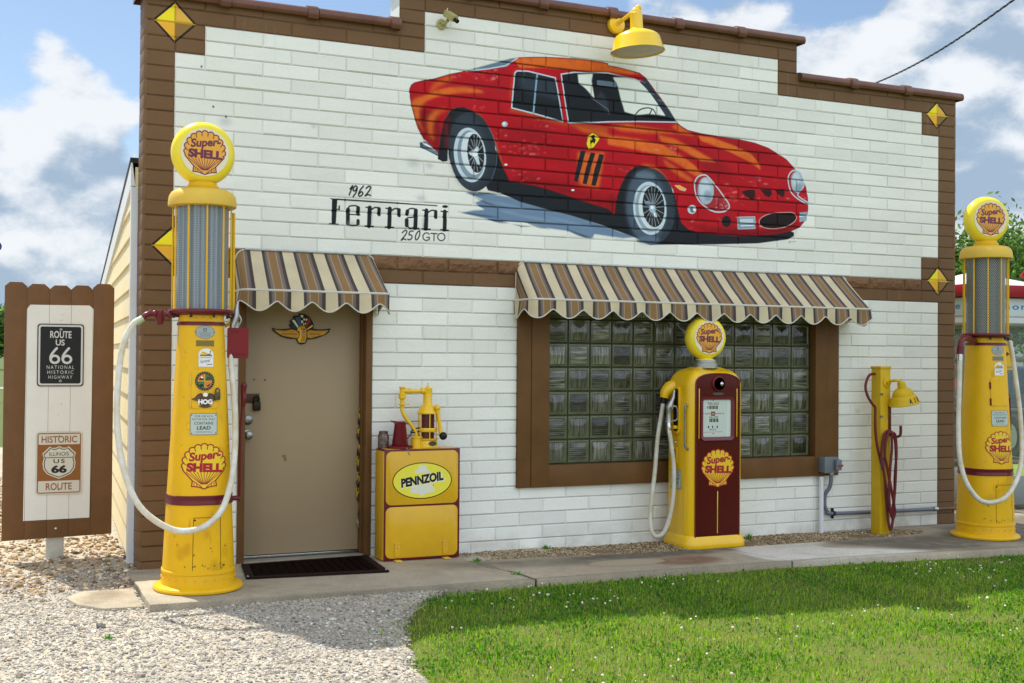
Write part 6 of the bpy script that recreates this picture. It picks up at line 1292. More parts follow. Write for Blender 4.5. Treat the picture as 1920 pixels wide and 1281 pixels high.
# ------------------------------------------------------------------ awnings
def stripe_mat():
    mt = bpy.data.materials.new('striped_awning_canvas'); mt.use_nodes = True; nt = mt.node_tree; b = nt.nodes['Principled BSDF']; lk = nt.links
    uvn = nt.nodes.new('ShaderNodeUVMap'); sx = nt.nodes.new('ShaderNodeSeparateXYZ'); lk.new(uvn.outputs[0], sx.inputs[0])
    fr = nt.nodes.new('ShaderNodeMath'); fr.operation = 'FRACT'; lk.new(sx.outputs[0], fr.inputs[0])
    cr = nt.nodes.new('ShaderNodeValToRGB'); cr.color_ramp.interpolation = 'LINEAR'; el = cr.color_ramp.elements
    cream, dark, mauve, tan, lt = A(194, 180, 148), A(66, 56, 52), A(112, 100, 96), A(132, 101, 64), A(156, 134, 100)
    stops = [(0, cream), (.338, cream), (.342, dark), (.405, dark), (.45, mauve), (.50, mauve), (.515, lt), (.535, lt), (.545, tan), (.755, tan), (.765, lt), (.785, lt), (.80, mauve), (.86, mauve), (.90, dark), (.985, dark), (.99, cream)]
    el[0].position, el[0].color = 0, (*cream, 1); el[1].position, el[1].color = 1, (*cream, 1)
    for p, c in stops[1:]: e = el.new(p); e.color = (*c, 1)
    lk.new(fr.outputs[0], cr.inputs[0])
    tcn = nt.nodes.new('ShaderNodeTexCoord'); nz = nt.nodes.new('ShaderNodeTexNoise'); nz.inputs['Scale'].default_value = 5; nz.inputs['Detail'].default_value = 6; lk.new(tcn.outputs['Object'], nz.inputs['Vector'])
    mr_ = nt.nodes.new('ShaderNodeMapRange'); mr_.inputs[1].default_value = .3; mr_.inputs[2].default_value = .7; mr_.inputs[3].default_value = .86; mr_.inputs[4].default_value = 1.06; lk.new(nz.outputs['Fac'], mr_.inputs[0])
    mx = nt.nodes.new('ShaderNodeMixRGB'); mx.blend_type = 'MULTIPLY'; mx.inputs[0].default_value = 1; lk.new(cr.outputs[0], mx.inputs[1]); lk.new(mr_.outputs[0], mx.inputs[2]); lk.new(mx.outputs[0], b.inputs['Base Color']); b.inputs['Roughness'].default_value = .85
    n2 = nt.nodes.new('ShaderNodeTexNoise'); n2.inputs['Scale'].default_value = 260; lk.new(tcn.outputs['Object'], n2.inputs['Vector']); n3 = nt.nodes.new('ShaderNodeTexNoise'); n3.inputs['Scale'].default_value = 9; lk.new(tcn.outputs['Object'], n3.inputs['Vector'])
    ad = nt.nodes.new('ShaderNodeMath'); ad.operation = 'MULTIPLY_ADD'; lk.new(n3.outputs['Fac'], ad.inputs[0]); ad.inputs[1].default_value = 2.5; lk.new(n2.outputs['Fac'], ad.inputs[2])
    bp = nt.nodes.new('ShaderNodeBump'); bp.inputs['Strength'].default_value = .25; bp.inputs['Distance'].default_value = .006; lk.new(ad.outputs[0], bp.inputs['Height']); lk.new(bp.outputs[0], b.inputs['Normal'])
    tl = nt.nodes.new('ShaderNodeBsdfTranslucent'); lk.new(mx.outputs[0], tl.inputs['Color']); ms = nt.nodes.new('ShaderNodeMixShader'); ms.inputs[0].default_value = .18; lk.new(b.outputs[0], ms.inputs[1]); lk.new(tl.outputs[0], ms.inputs[2]); lk.new(ms.outputs[0], nt.nodes['Material Output'].inputs['Surface'])
    return mt
M_STRIPE = stripe_mat(); M_PIPE = mat('awning_piping', C(206, 202, 190, .95), .6, var=.08, vscale=20)
def awning(label, x0, x1, dep, ztop_, zbar, per, phase, vper, vph, seed):
    t = thing('awning', label, 'awning', ((x0+x1)/2, 0, zbar), 0, 'striped window and door awnings'); r = np.random.default_rng(seed)
    rc, rt = .055, .075
    # front hoop (U shape) and the arch where the cloth meets the wall, sampled at matching parameters
    def path(P): 
        P = [Vector(p) for p in P]; d = [0]
        for a, b in zip(P[:-1], P[1:]): d.append(d[-1]+(b-a).length)
        return P, d
    hoop = [(x0, -.004, zbar)]+[(x0, -dep+rc, zbar)]+[(x0+rc-rc*math.cos(a), -dep+rc-rc*math.sin(a), zbar) for a in np.linspace(.2, PI/2, 6)]
    arch = [(x0+.012, -.004, zbar+.02), (x0+.012, -.004, ztop_-rt)]+[(x0+.012+rt-rt*math.cos(a), -.004, ztop_-rt+rt*math.sin(a)) for a in np.linspace(.2, PI/2, 6)]
    hl, al = hoop, arch
    hoop = hl+[(x0+x1-p[0], p[1], p[2]) for p in hl[::-1]]; arch = al+[(x0+x1-p[0], p[1], p[2]) for p in al[::-1]]
    def dense(P, nside, nmid):
        k = len(P)//2; out = []
        def sub(Q, n):
            Q, d = path(Q); o = []
            for s in np.linspace(0, d[-1], n): 
                i = min(len(d)-2, int(np.searchsorted(d, s, 'right'))-1); i = max(0, i); f = (s-d[i])/max(1e-9, d[i+1]-d[i]); o.append(Q[i].lerp(Q[i+1], f))
            return o
        return sub(P[:k], nside)+sub([P[k-1], P[k]], nmid)[1:-1]+sub(P[k:], nside)
    H, A_ = dense(hoop, 16, 60), dense(arch, 16, 60); N = len(H)
    s = [0]
    for a, b in zip(H[:-1], H[1:]): s.append(s[-1]+(b-a).length)
    # stripe coordinate: follows the arch/hoop x on the front so stripes run straight down the slope
    def ucoord(i): return (s[i]-s[15]+H[15].x)/per+phase
    mb = MB(); NV = 8
    for i in range(N-1):
        for j in range(NV):
            def pt(i, j):
                f = j/NV; p = A_[i].lerp(H[i], f); sag = (-.006+.007*mnoise.noise((p.x*4.5, seed, f*1.5))+.003*mnoise.noise((p.x*14, seed, f*3)))*math.sin(PI*f)*(1 if 14 < i < N-15 else .5); return (p.x, p.y, p.z+sag)
            o = mb.add([pt(i, j), pt(i+1, j), pt(i+1, j+1), pt(i, j+1)], [(0, 1, 2, 3)]); mb.uv[len(mb.f)-1] = [(ucoord(i), j/NV), (ucoord(i+1), j/NV), (ucoord(i+1), (j+1)/NV), (ucoord(i), (j+1)/NV)]
    mb.build('canopy', M_STRIPE, t, smooth=60)
    # valance
    L = s[-1]; M = int(L/.012); bot = []; top = []
    for k in range(M+1):
        q = L*k/M; i = max(0, min(N-2, int(np.searchsorted(s, q, 'right'))-1)); f = (q-s[i])/max(1e-9, s[i+1]-s[i]); p = H[i].lerp(H[i+1], f)
        tdir = (H[i+1]-H[i]).normalized(); nrm = Vector((-tdir.y, tdir.x, 0)); nrm = -nrm
        if nrm.dot(p-Vector(((x0+x1)/2, 0, zbar))) < 0: nrm = -nrm
        xq = q-s[15]+H[15].x
        ph = (xq/vper+vph); w = abs(math.cos(PI*ph)); z = zbar-.072-.066*(.5+.5*math.cos(2*PI*ph))**.75
        wob = .010*math.sin(2*PI*ph+r.normal(0, .05))+.012*mnoise.noise((xq*6, seed, 0))
        top.append(p+nrm*.004); bot.append(Vector((p.x, p.y, z))+nrm*(.012+wob)); 
    mb = MB()
    for k in range(M):
        for j in range(4):
            def pv(k, j): return top[k].lerp(bot[k], j/4)
            mb.add([pv(k, j), pv(k+1, j), pv(k+1, j+1), pv(k, j+1)], [(0, 1, 2, 3)]); a, b = [((L*k_/M)-s[15]+H[15].x)/per+phase for k_ in (k, k+1)]; mb.uv[len(mb.f)-1] = [(a, 0), (b, 0), (b, 1), (a, 1)]
    mb.build('valance', M_STRIPE, t, smooth=60)
    MB().tube(bot, .0048, 6).build('valance_piping', M_PIPE, t)
    MB().tube([p+Vector((0, 0, .002)) for p in H], .0085, 8).build('front_bar', M_PIPE, t)
    MB().tube([p+Vector((0, -.004, 0)) for p in A_], .0055, 6).build('edge_piping', M_PIPE, t)
    MB().box(x0+rt, x1-rt+.01, -.018, .0, ztop_-.004, ztop_+.012, .003).build('head_rail', M_ALU, t)
    return t
awning('short striped awning above the tan door', .615, 1.668, .315, 2.222, 1.925, .243, .10, .245, .05, 3)
awning('long striped awning above the glass block window', 2.785, 6.055, .315, 2.222, 1.922, .2335, .22, .257, .0, 5)

# ------------------------------------------------------------------ oil cabinet with its hand pump, jug and jar
CX0, CX1, CYF, CYB = 1.646, 2.232, -.262, -.085; cz0 = gz(1.9); CZ1 = .826
cab = thing('oil_cabinet', 'yellow oil cabinet with maroon edges and an oval brand sign, standing right of the door', 'cabinet', ((CX0+CX1)/2, (CYF+CYB)/2, cz0))
M_CYEL = mat('oil_cabinet_yellow', (.70, .40, .010, 1), .34, var=.14, vscale=3, coat=.3, bump=.04, bscale=18, c2=(.60, .34, .016, 1))
MB().box(CX0, CX1, CYF, CYB, cz0+.004, CZ1, .006).build('cabinet_body', M_MAR, cab)
for nm, z0, z1 in (('upper_panel', .432, .812), ('lower_panel', cz0+.022, .418)):
    MB().prism(rrect(CX0+.014, CX1-.018, z0, z1, .042), CYF-.0035, CYF+.002, bev=.001).build(nm, M_CYEL, cab)
MB().box(CX0-.003, CX0+.004, CYF+.004, CYB-.002, cz0+.01, CZ1-.012, .001).build('side_panel', M_CYEL, cab)
MB().box(CX0+.02, CX1-.02, CYF+.014, CYB-.006, CZ1-.002, CZ1+.0015, .0005).build('top_panel', M_CYEL, cab)
oz = Paint(-.24, .24, -.14, .14, .0011); oz.ellipse(0, 0, .228, .130, C(22, 22, 20)); oz.ellipse(0, 0, .222, .124, (.76, .68, .06))
WB = C(214, 214, 196)
oz.poly([(-.034, .100), (-.022, .112), (.022, .112), (.034, .100), (.030, .082), (.052, .074), (.062, .050), (-.062, .050), (-.052, .074), (-.030, .082)], WB); oz.poly([(-.074, -.030), (.074, -.030), (.088, -.060), (.098, -.075), (.088, -.084), (.020, -.092), (.014, -.108), (-.014, -.108), (-.020, -.092), (-.088, -.084), (-.098, -.075), (-.088, -.060)], WB)
oz.text('PENNZOIL', .002, .004, .072, C(224, 222, 200), bold=.08, shear=.10, width=.345, rot=R(8)); oz.text('PENNZOIL', -.002, .008, .066, C(20, 20, 20), bold=.055, shear=.10, width=.330, rot=R(8)); oz.ellipse(.085, -.036, .004, .004, C(120, 90, 40))
OX, OZ_ = 1.936, .600; decal('oval_sign', oz, lambda u, v: (OX-.24+.48*u, CYF-.0055, OZ_-.14+.28*v), cab, 30, 18, local=False)
for x in (1.748, 2.118):
    mb = MB(); mb.box(x-.020, x+.020, CYF-.010, CYF-.002, cz0+.03, cz0+.120, .002); mb.box(x-.020, x+.020, CYF-.016, CYF-.002, cz0+.118, cz0+.126, .002); mb.ball((x, CYF-.011, cz0+.10), .009, sub=1); mb.build('door_clip', M_CYEL, cab)
    mb = MB(); mb.box(x-.024, x+.026, CYF-.050, CYF+.01, cz0+.001, cz0+.010, .003); mb.build('foot_tab', M_YELD, cab)
PXc, PYc = 2.010, -.170
mb = MB(); z = CZ1
mb.lathe([(.088, 0), (.090, .008), (.080, .012), (.074, .050), (.070, .056), (.078, .060), (.080, .070), (0, .072)], 32, o=(PXc, PYc, z)); mb.lathe([(.052, 0), (.052, .008), (.042, .012), (.040, .070), (.046, .074), (.046, .082), (.028, .088), (0, .088)], 24, o=(PXc-.085, PYc, z)); mb.box(PXc-.09, PXc, PYc-.03, PYc+.03, z, z+.055, .006); mb.tube([(PXc, PYc, z+.05), (PXc, PYc, z+.27)], .012, 8)
mb.lathe([(.074, .246), (.078, .252), (.074, .262), (.066, .272), (.060, .290), (.048, .306), (.036, .314), (.033, .320), (.033, .405), (.034, .432), (.020, .436), (.012, .442), (.006, .450), (.004, .462), (.007, .466), (.004, .470), (0, .471)], 32, o=(PXc, PYc, z))
op_ = mb.build('hand_pump', M_YELM, cab, smooth=40)
mb = MB(); mb.lathe([(.052, .068), (.052, .250)], 28, o=(PXc, PYc, z)); mb.build('oil_glass', mat('dark_red_oil_glass', (.085, .010, .018, 1), .15, coat=.6), op_)
mb = MB()
for k in range(6): a = 2*PI*k/6+.4; mb.tube([(PXc+.066*math.cos(a), PYc+.066*math.sin(a), z+.066), (PXc+.066*math.cos(a), PYc+.066*math.sin(a), z+.256)], .0045, 8)
mb.build('stay_rods', M_YELM, op_)
mb = MB(); mb.lathe([(.072, .118), (.074, .122), (.074, .142), (.072, .146), (.062, .146), (.062, .118), (.072, .118)], 28, o=(PXc, PYc, z), a0=R(200), a1=R(360)); mb.build('clamp_band', M_YELM, op_)
mb = MB(); zt = z+.412; mb.tube([(PXc, PYc, zt), (PXc-.055, PYc, zt)], [.026, .022], 14); mb.tube([(PXc-.04, PYc, zt), (PXc-.135, PYc, zt)], .0145, 12); mb.tube([(PXc-.132, PYc, zt), (PXc-.148, PYc, zt)], .022, 12); mb.tube([(PXc-.14, PYc, zt-.003), (PXc-.175, PYc, zt+.003), (PXc-.195, PYc, zt+.002)], .018, 12)
XL = PXc-.198; mb.lathe([(0, zt+.034), (.022, zt+.032), (.024, zt+.024), (.018, zt+.018), (.018, zt-.012), (.028, zt-.018), (.028, zt-.052), (.022, zt-.058), (.015, zt-.060), (.015, zt-.100), (.018, zt-.104), (.015, zt-.108), (0, zt-.108)], 18, o=(XL, PYc, 0)); mb.box(XL-.034, XL+.056, PYc-.006, PYc+.006, zt-.098, zt-.090, .002); mb.lathe([(.0, zt-.102), (.026, zt-.100), (.026, zt-.088), (0, zt-.086)], 16, o=(XL, PYc, 0))
mb.tube([(XL, PYc, zt-.10), (XL+.002, PYc, zt-.145), (XL+.030, PYc, zt-.195), (XL+.075, PYc, zt-.25), (XL+.108, PYc, zt-.30), (XL+.114, PYc, zt-.35), (XL+.113, PYc, z+.08)], .0135, 12, smooth=5); mb.build('spout_pipe', M_YELM, op_)
mb = MB(); kx = PXc+.052; mb.ball((kx, PYc-.062, z+.292), .023, sc=(1, 1, 1.1)); mb.tube([(kx, PYc-.062, z+.29), (kx+.010, PYc-.070, z+.20), (kx+.022, PYc-.074, z+.115), (kx+.026, PYc-.078, z+.10)], [.016, .013, .016, .014], 10); mb.build('crank', M_YELM, op_)
mb = MB(); mb.ball((kx+.034, PYc-.092, z+.090), .030); mb.build('crank_knob', M_BLACK, op_)
mb = MB(); mb.prism([(PXc+.010+.030*math.cos(a), z+.036+.017*math.sin(a)) for a in np.linspace(0, 2*PI, 21)[:-1]], PYc-.084, PYc-.076); mb.build('pump_plate', mat('dull_plate', C(78, 72, 66), .45, .6), op_)
# jug stands on a maroon drip tray that is fixed to the cabinet top
mb = MB(); jx, jy = 1.800, -.165; mb.lathe([(0, 0), (.088, 0), (.094, .004), (.094, .014), (.086, .018), (.08, .012), (0, .010)], 36, o=(jx, jy, CZ1+.001)); mb.build('drip_tray', M_RED, cab)
mb = MB(); mb.tube([(1.822, -.262, CZ1-.004), (1.826, -.268, CZ1-.018), (1.836, -.268, CZ1-.04)], .003, 6); mb.ball((1.815, -.262, CZ1+.006), .007); mb.build('tray_catch', M_STEEL, cab)
M_JUG = mat('jug_red_enamel', (.150, .006, .014, 1), .36, var=.2, vscale=9, coat=.2)
jug = thing('oil_jug', 'dark red metal oil jug with a spout and handle on top of the yellow cabinet', 'jug', (jx, jy, CZ1+.012)); zj = CZ1+.012
def lip(a, zz): return 1.0
mb = MB(); mb.lathe([(0, 0), (.058, 0), (.060, .004), (.040, .168), (.044, .176), (.041, .177), (.037, .168), (.054, .008), (0, .006)], 36, o=(jx, jy, zj)); jb = mb.build('jug_body', M_JUG, jug)
mb = MB(); sp_ = [(jx-.036, jy-.026, zj+.165), (jx-.036, jy+.026, zj+.165), (jx-.078, jy+.006, zj+.192), (jx-.078, jy-.006, zj+.192), (jx+.01, jy+.042, zj+.176), (jx+.01, jy-.042, zj+.176)]; mb.add(sp_, [(0, 1, 2, 3), (1, 4, 2), (0, 3, 5)]); mb.build('spout', M_RED, jug, smooth=0)
mb = MB(); mb.tube([(jx+.040, jy, zj+.164), (jx+.075, jy, zj+.160), (jx+.092, jy, zj+.128), (jx+.088, jy, zj+.095), (jx+.066, jy, zj+.068), (jx+.052, jy, zj+.052)], .0045, 8, smooth=4); mb.build('jug_handle', M_JUG, jug)
mb = MB(); mb.tube([(jx+.075, jy-.012, zj+.104), (jx+.12, jy-.010, zj+.130), (jx+.17, jy-.02, zj+.132), (jx+.175, jy-.02, zj+.118), (jx+.13, jy-.012, zj+.104), (jx+.078, jy-.012, zj+.100)], .0048, 8, smooth=4); tie = mb.build('cable_tie', M_BLACK, jug)
jar = thing('glass_jar', 'small cloudy glass jar beside the red jug on the yellow cabinet', 'jar', (1.688, -.125, CZ1+.002)); mb = MB()
mb.lathe([(.0, 0), (.038, 0), (.041, .006), (.041, .088), (.036, .100), (.032, .104), (.033, .108), (.033, .122), (.030, .122), (.029, .104), (.037, .088), (.037, .006), (0, .004)], 28, o=(1.688, -.125, CZ1+.002)); 
mj = mat('cloudy_glass', C(176, 172, 160), .12, trans=.72, var=.35, vscale=30, c2=C(120, 60, 62)); mb.build('jar_body', mj, jar)
mb = MB(); mb.lathe([(0, .005), (.035, .005), (.036, .03), (.0, .034)], 20, o=(1.688, -.125, CZ1+.002)); mb.build('jar_residue', mat('red_residue', C(112, 52, 56), .8, var=.6, vscale=60), jar)

# ------------------------------------------------------------------ door mat, chain, air post and hose
MT = [(.672, -.10), (.590, -.60), (1.545, -.66), (1.605, -.02)]
def mp_(u, v): 
    a = Vector((*MT[1], 0)).lerp(Vector((*MT[2], 0)), u); b = Vector((*MT[0], 0)).lerp(Vector((*MT[3], 0)), u); p = a.lerp(b, v); return p.x, p.y, gz(p.x)+.002
dmat = thing('door_mat', 'dark brown ribbed rubber mat on the concrete before the tan door', 'door mat', (1.08, -.2, gz(1.08)))
M_MATB = mat('brown_rubber', C(40, 26, 22), .8, var=.3, vscale=30, bump=.3, bscale=120, spec=.1); M_MATP = mat('brown_pile', C(30, 18, 15), 1.0, var=.5, vscale=140, bump=1.0, bscale=260, spec=.03)
def slabq(u0, u1, v0, v1, h, h2=None):
    h2 = h if h2 is None else h2; q = [mp_(u0, v0), mp_(u1, v0), mp_(u1, v1), mp_(u0, v1)]
    return [(x, y, z) for x, y, z in q]+[(x, y, z+hh_) for (x, y, z), hh_ in zip(q, (h, h, h2, h2))]
FQ = [(3, 2, 1, 0), (4, 5, 6, 7), (0, 1, 5, 4), (1, 2, 6, 5), (2, 3, 7, 6), (3, 0, 4, 7)]
mb = MB(); mb.add(slabq(0, 1, 0, 1, .006), FQ); mb.build('mat_base', M_MATB, dmat, smooth=0)
mb = MB()
for (u0, u1, v0, v1) in ((.0, 1, 0, .10), (0, 1, .92, 1), (0, .055, .10, .92), (.945, 1, .10, .92)): mb.add([(x, y, z+.0062) for x, y, z in slabq(u0, u1, v0, v1, .006)], FQ)
mb.build('mat_border', M_MATB, dmat, smooth=0)
mb = MB()
for k in range(14): u0 = .06+.885*k/14; mb.add([(x, y, z+.0062) for x, y, z in slabq(u0, u0+.885/14-.010, .105, .915, .008)], FQ)
mb.build('mat_ribs', M_MATP, dmat, smooth=0)
for u in (.012, .985): x, y, z = mp_(u, .055); MB().ball((x, y, z+.014), .007).build('mat_stud', M_ALU, dmat)
ch = thing('chain', 'yellow and black plastic chain hanging down the right edge of the tan door', 'chain', (1.572, .085, .25)); mb1, mb2 = MB(), MB()
zc = 1.075; k = 0; rc_ = np.random.default_rng(4)
while zc > .27:
    a = PI/2*(k % 2)+rc_.normal(0, .25); xo = 1.572+.004*math.sin(k*.9)+(.018*math.sin((zc-.27)*18) if zc < .50 else 0); d = Vector((math.cos(a), math.sin(a), 0))
    pts = []
    for q in range(12):
        t_ = 2*PI*q/12; pts.append(Vector((xo, .086, zc))+d*(.0105*math.cos(t_))+Vector((0, 0, .019*math.sin(t_))))
    (mb1 if (k//2) % 2 == 0 else mb2).tube(pts, .0034, 6, closed=True); zc -= .0285; k += 1
mb1.build('yellow_links', mat('yellow_plastic', (.46, .33, .02, 1), .5), ch); mb2.build('black_links', mat('black_plastic', C(24, 24, 22), .5), ch)
mb = MB(); mb.tube([(1.572, .086+.008*math.cos(a), 1.10+.012*math.sin(a)) for a in np.linspace(0, 5.5, 10)], .003, 6); mb.tube([(1.575, .086, .285), (1.572, .086, .25), (1.574, .086, .235)], .006, 6); mb.build('chain_clip', M_STEEL, ch)
APX, APY = 6.245, -.200; az = gz(6.2)-.02
M_APY = mat('dull_yellow_post_paint', (.66, .42, .008, 1), .5, var=.16, vscale=6, bump=.1, bscale=30, c2=(.56, .36, .012, 1))
air = thing('air_post', 'square yellow post with a small yellow lamp lettered for air, right of the window', 'air station', (APX, APY, az))
MB().box(APX-.056, APX+.056, APY-.056, APY+.056, az, 1.415, .004).build('post', M_APY, air)
MB().box(APX-.061, APX+.061, APY-.061, APY+.061, 1.4155, 1.437, .003).build('post_cap', M_APY, air)
sh = Vector((APX+.118, APY-.155, 0)); mb = MB(); mb.lathe([(.045, 0), (.045, .008), (.020, .014), (.014, .03), (0, .03)], 24, axis='Y', o=(APX+.012, APY-.056, 1.300)); mb.tube([(APX+.012, APY-.06, 1.300), (APX+.022, APY-.11, 1.314), (APX+.045, APY-.15, 1.316), (APX+.070, APY-.155, 1.302), (APX+.085, APY-.155, 1.28)], .013, 10, smooth=4); mb.build('lamp_arm', M_APY, air)
tl_ = Matrix.Rotation(R(-12), 4, 'Y'); lo_ = (sh.x, sh.y, 1.112)
prf = [(.128, 0), (.130, .002), (.131, .006), (.122, .018), (.115, .048), (.098, .074), (.088, .080), (.086, .102), (.070, .126), (.048, .140), (.034, .144), (.032, .19), (.024, .197), (0, .198)]
mb = MB(); mb.lathe(prf, 40, o=lo_, mtx=tl_); lsh = mb.build('lamp_shade', M_APY, air, smooth=40)
ap = Paint(-.13, .13, -.03, .03, .0011); 
for i, ch_ in enumerate('AIR'): ap.text(ch_, (-.046, 0, .046)[i], 0, .052, C(20, 20, 16), bold=.035, width=(.030, .008, .026)[i])
def airfn(u, v):
    a = R(-86)+(u-.5)*R(118); z = .012+.052*v; r_ = float(np.interp(z, [.006, .018, .048, .074], [.131, .122, .115, .098]))+.0016; p = tl_ @ Vector((r_*math.cos(a), r_*math.sin(a), z)); return (p.x+lo_[0], p.y+lo_[1], p.z+lo_[2])
decal('lamp_lettering', ap, airfn, lsh, 30, 8, local=False)
hkx = APX+.058; mb = MB(); mb.box(hkx-.028, hkx-.002, APY-.066, APY-.056, .845, 1.105, .002); mb.tube([(hkx-.015, APY-.064, .86), (hkx-.004, APY-.075, .835), (hkx+.012, APY-.10, .83), (hkx+.034, APY-.125, .838), (hkx+.042, APY-.13, .865), (hkx+.042, APY-.13, .925)], .012, 8, smooth=3); mb.build('hose_hook', M_MAR, air)
for p_ in [(1648, 739), (1648, 781)]:
    w = on_wall(*p_, APY-.06); MB().box(APX-.062, APX-.035, APY-.066, APY-.054, w[2]-.008, w[2]+.008, .002).build('hose_clip', M_STEEL, air)
ah = thing('air_hose', 'long dark red rubber hose looped over the hook of the yellow air post', 'hose', (hkx+.05, APY-.1, az))
def AH(*p): return [Vector(on_wall(x, y, yy)) for x, y, yy in p]
M_AH = mat('dark_red_hose', (.150, .016, .020, 1), .45, var=.2, vscale=12)
mb = MB(); mb.tube(AH((1640, 701, -.20), (1630, 704, -.22), (1623, 722, -.24), (1626, 741, -.26), (1636, 758, -.272), (1641, 765, -.272), (1641, 790, -.274), (1642, 815, -.274), (1645, 838, -.276), (1652, 868, -.280), (1658, 890, -.285), (1661, 930, -.29), (1664, 965, -.30), (1667, 985, -.31), (1670, 994, -.315), (1674, 975, -.32), (1677, 930, -.32), (1678, 890, -.31), (1681, 850, -.31), (1679, 818, -.31), (1673, 811, -.315), (1665, 808, -.31), (1658, 815, -.305), (1654, 835, -.30), (1653, 865, -.305), (1657, 885, -.31), (1664, 930, -.315), (1670, 962, -.318), (1676, 940, -.325), (1679, 900, -.325), (1680, 860, -.325), (1678, 825, -.325), (1672, 813, -.33), (1666, 812, -.325), (1661, 825, -.32), (1659, 850, -.32), (1662, 870, -.325), (1670, 910, -.33), (1676, 945, -.33), (1678, 962, -.33), (1674, 972, -.335), (1669, 955, -.335), (1667, 925, -.335), (1669, 880, -.335), (1672, 845, -.33), (1672, 815, -.33)), .0115, 8, smooth=5); mb.build('hose_loops', M_AH, ah)
mb = MB(); w = AH((1654, 858, -.29), (1655, 880, -.295)); mb.tube(w, .017, 8); mb.build('hose_coupling', mat('blue_grey_coupling', C(86, 96, 110), .4, .5), ah)

# ------------------------------------------------------------------ wall lamp, camera, electrical box, drain pipe
WLX = 3.665; wl_ = thing('wall_lamp', 'bright yellow gooseneck barn lamp on the parapet above the mural', 'lamp', (WLX, 0, 4.14))
M_LY = mat('lamp_yellow_enamel', (.86, .55, .010, 1), .26, coat=.5, var=.05, vscale=4); M_LIN = mat('lamp_white_enamel', C(206, 204, 186), .45, var=.15, vscale=8)
mb = MB(); mb.lathe([(.072, 0), (.074, .008), (.070, .022), (.070, .034), (.060, .040), (.022, .042), (.018, .05), (0, .05)], 36, axis='Y', o=(WLX, -.002, 4.150)); mb.tube([(WLX, -.03, 4.150), (WLX+.012, -.12, 4.172), (WLX+.03, -.27, 4.212)], .0155, 10); mb.build('arm', M_LY, wl_)
LX, LY_, LZ = 3.690, -.300, 3.868; tilt = Matrix.Rotation(R(-1), 4, 'X') @ Matrix.Rotation(R(-2.5), 4, 'Y')
mb = MB(); mb.ball((WLX+.034, -.292, 4.214), .026); mb.lathe([(0, .345), (.022, .343), (.034, .325), (.038, .318), (.038, .308), (.048, .300), (.049, .200), (.052, .180), (.060, .172), (.095, .160), (.145, .138), (.168, .120), (.178, .104), (.202, .018), (.210, .005), (.212, .0), (.208, .0), (.199, .010), (.174, .098), (.160, .114), (.10, .145), (.0, .150)], 56, o=(LX, LY_, LZ), mtx=tilt); shd = mb.build('shade', M_LY, wl_, smooth=35)
mb = MB(); mb.lathe([(.197, .009), (.172, .098), (.158, .112), (.10, .142), (.0, .147)], 48, o=(LX, LY_, LZ), mtx=tilt); mb.build('shade_lining', M_LIN, shd)
mb = MB(); mb.lathe([(0, .147), (.02, .147), (.022, .11), (.034, .085), (.028, .06), (.0, .05)], 20, o=(LX, LY_, LZ), mtx=tilt); mb.build('bulb', mat('frosted_bulb', C(200, 196, 178), .4), wl_)
sc_ = thing('security_camera', 'small cream security camera with a black lens bracketed to the white blocks', 'camera', (2.165, 0, 3.975)); M_CAMC = mat('cream_plastic', C(172, 166, 108), .5, var=.12, vscale=20)
mb = MB(); mb.lathe([(.040, 0), (.040, .008), (.034, .014), (0, .016)], 28, axis='Y', o=(2.160, -.001, 3.972)); mb.build('base_plate', M_CAMC, sc_)
mb = MB(); mb.tube([(2.160, -.012, 3.972), (2.176, -.045, 3.976), (2.186, -.07, 3.990)], .013, 10, smooth=3); mb.build('bracket', M_CAMC, sc_)
cm = Matrix.Translation((2.192, -.105, 4.012)) @ Matrix.Rotation(R(14), 4, 'Z') @ Matrix.Rotation(R(32), 4, 'X')
mb = MB(); mb.box(-.027, .027, -.062, .062, -.024, .024, .003, mtx=cm); hs_ = mb.build('housing', M_CAMC, sc_); mb = MB(); mb.tube([cm @ Vector((.004, -.060, -.006)), cm @ Vector((.004, -.096, -.006))], .0165, 16); mb.build('lens', mat('black_lens', C(16, 16, 22), .15, coat=.5), sc_); mb = MB(); mb.tube([cm @ Vector((-.012, .05, .024)), cm @ Vector((-.012, .052, .042))], .006, 8); mb.build('aerial_stub', M_CHROME, sc_)
mb = MB(); mb.ball((2.143, -.017, 3.978), .006); mb.ball((2.165, -.017, 3.955), .005); mb.build('base_screw', M_STEEL, sc_)
el = thing('electrical_box', 'grey electrical switch box on the window frame with a conduit running along the wall base', 'electrical box', (5.78, -.06, .59)); M_EG = mat('electrical_grey', C(110, 116, 120), .45, var=.12, vscale=10); M_CON = mat('conduit_grey', C(116, 120, 134), .42, .3, var=.12, vscale=10)
MB().box(5.700, 5.862, -.115, -.0365, .520, .652, .006).build('box_body', M_EG, el); MB().box(5.700, 5.780, -.122, -.1155, .516, .656, .002).build('box_cover', M_EG, el)
MB().box(5.806, 5.866, -.150, -.1155, .540, .632, .008).build('switch_housing', M_EG, el); mb = MB(); mb.box(5.820, 5.868, -.160, -.1505, .574, .588, .003); mb.ball((5.862, -.156, .581), .010); mb.build('red_switch', mat('red_switch_paint', C(170, 40, 44), .4), el)
mb = MB(); mb.tube([(5.812, -.075, .522), (5.812, -.072, .44), (5.806, -.06, .385), (5.785, -.036, .33), (5.780, -.030, .27), (5.786, -.030, .215), (5.815, -.030, .172), (5.865, -.030, .155), (6.4, -.030, .147), (7.05, -.030, .142)], .0165, 12, smooth=6); mb.build('conduit', M_CON, el)
mb = MB(); mb.tube([(5.812, -.075, .523), (5.812, -.075, .50)], .022, 12); mb.tube([(7.03, -.03, .142), (7.075, -.03, .1415)], .022, 12); mb.build('conduit_fitting', M_ALU, el)
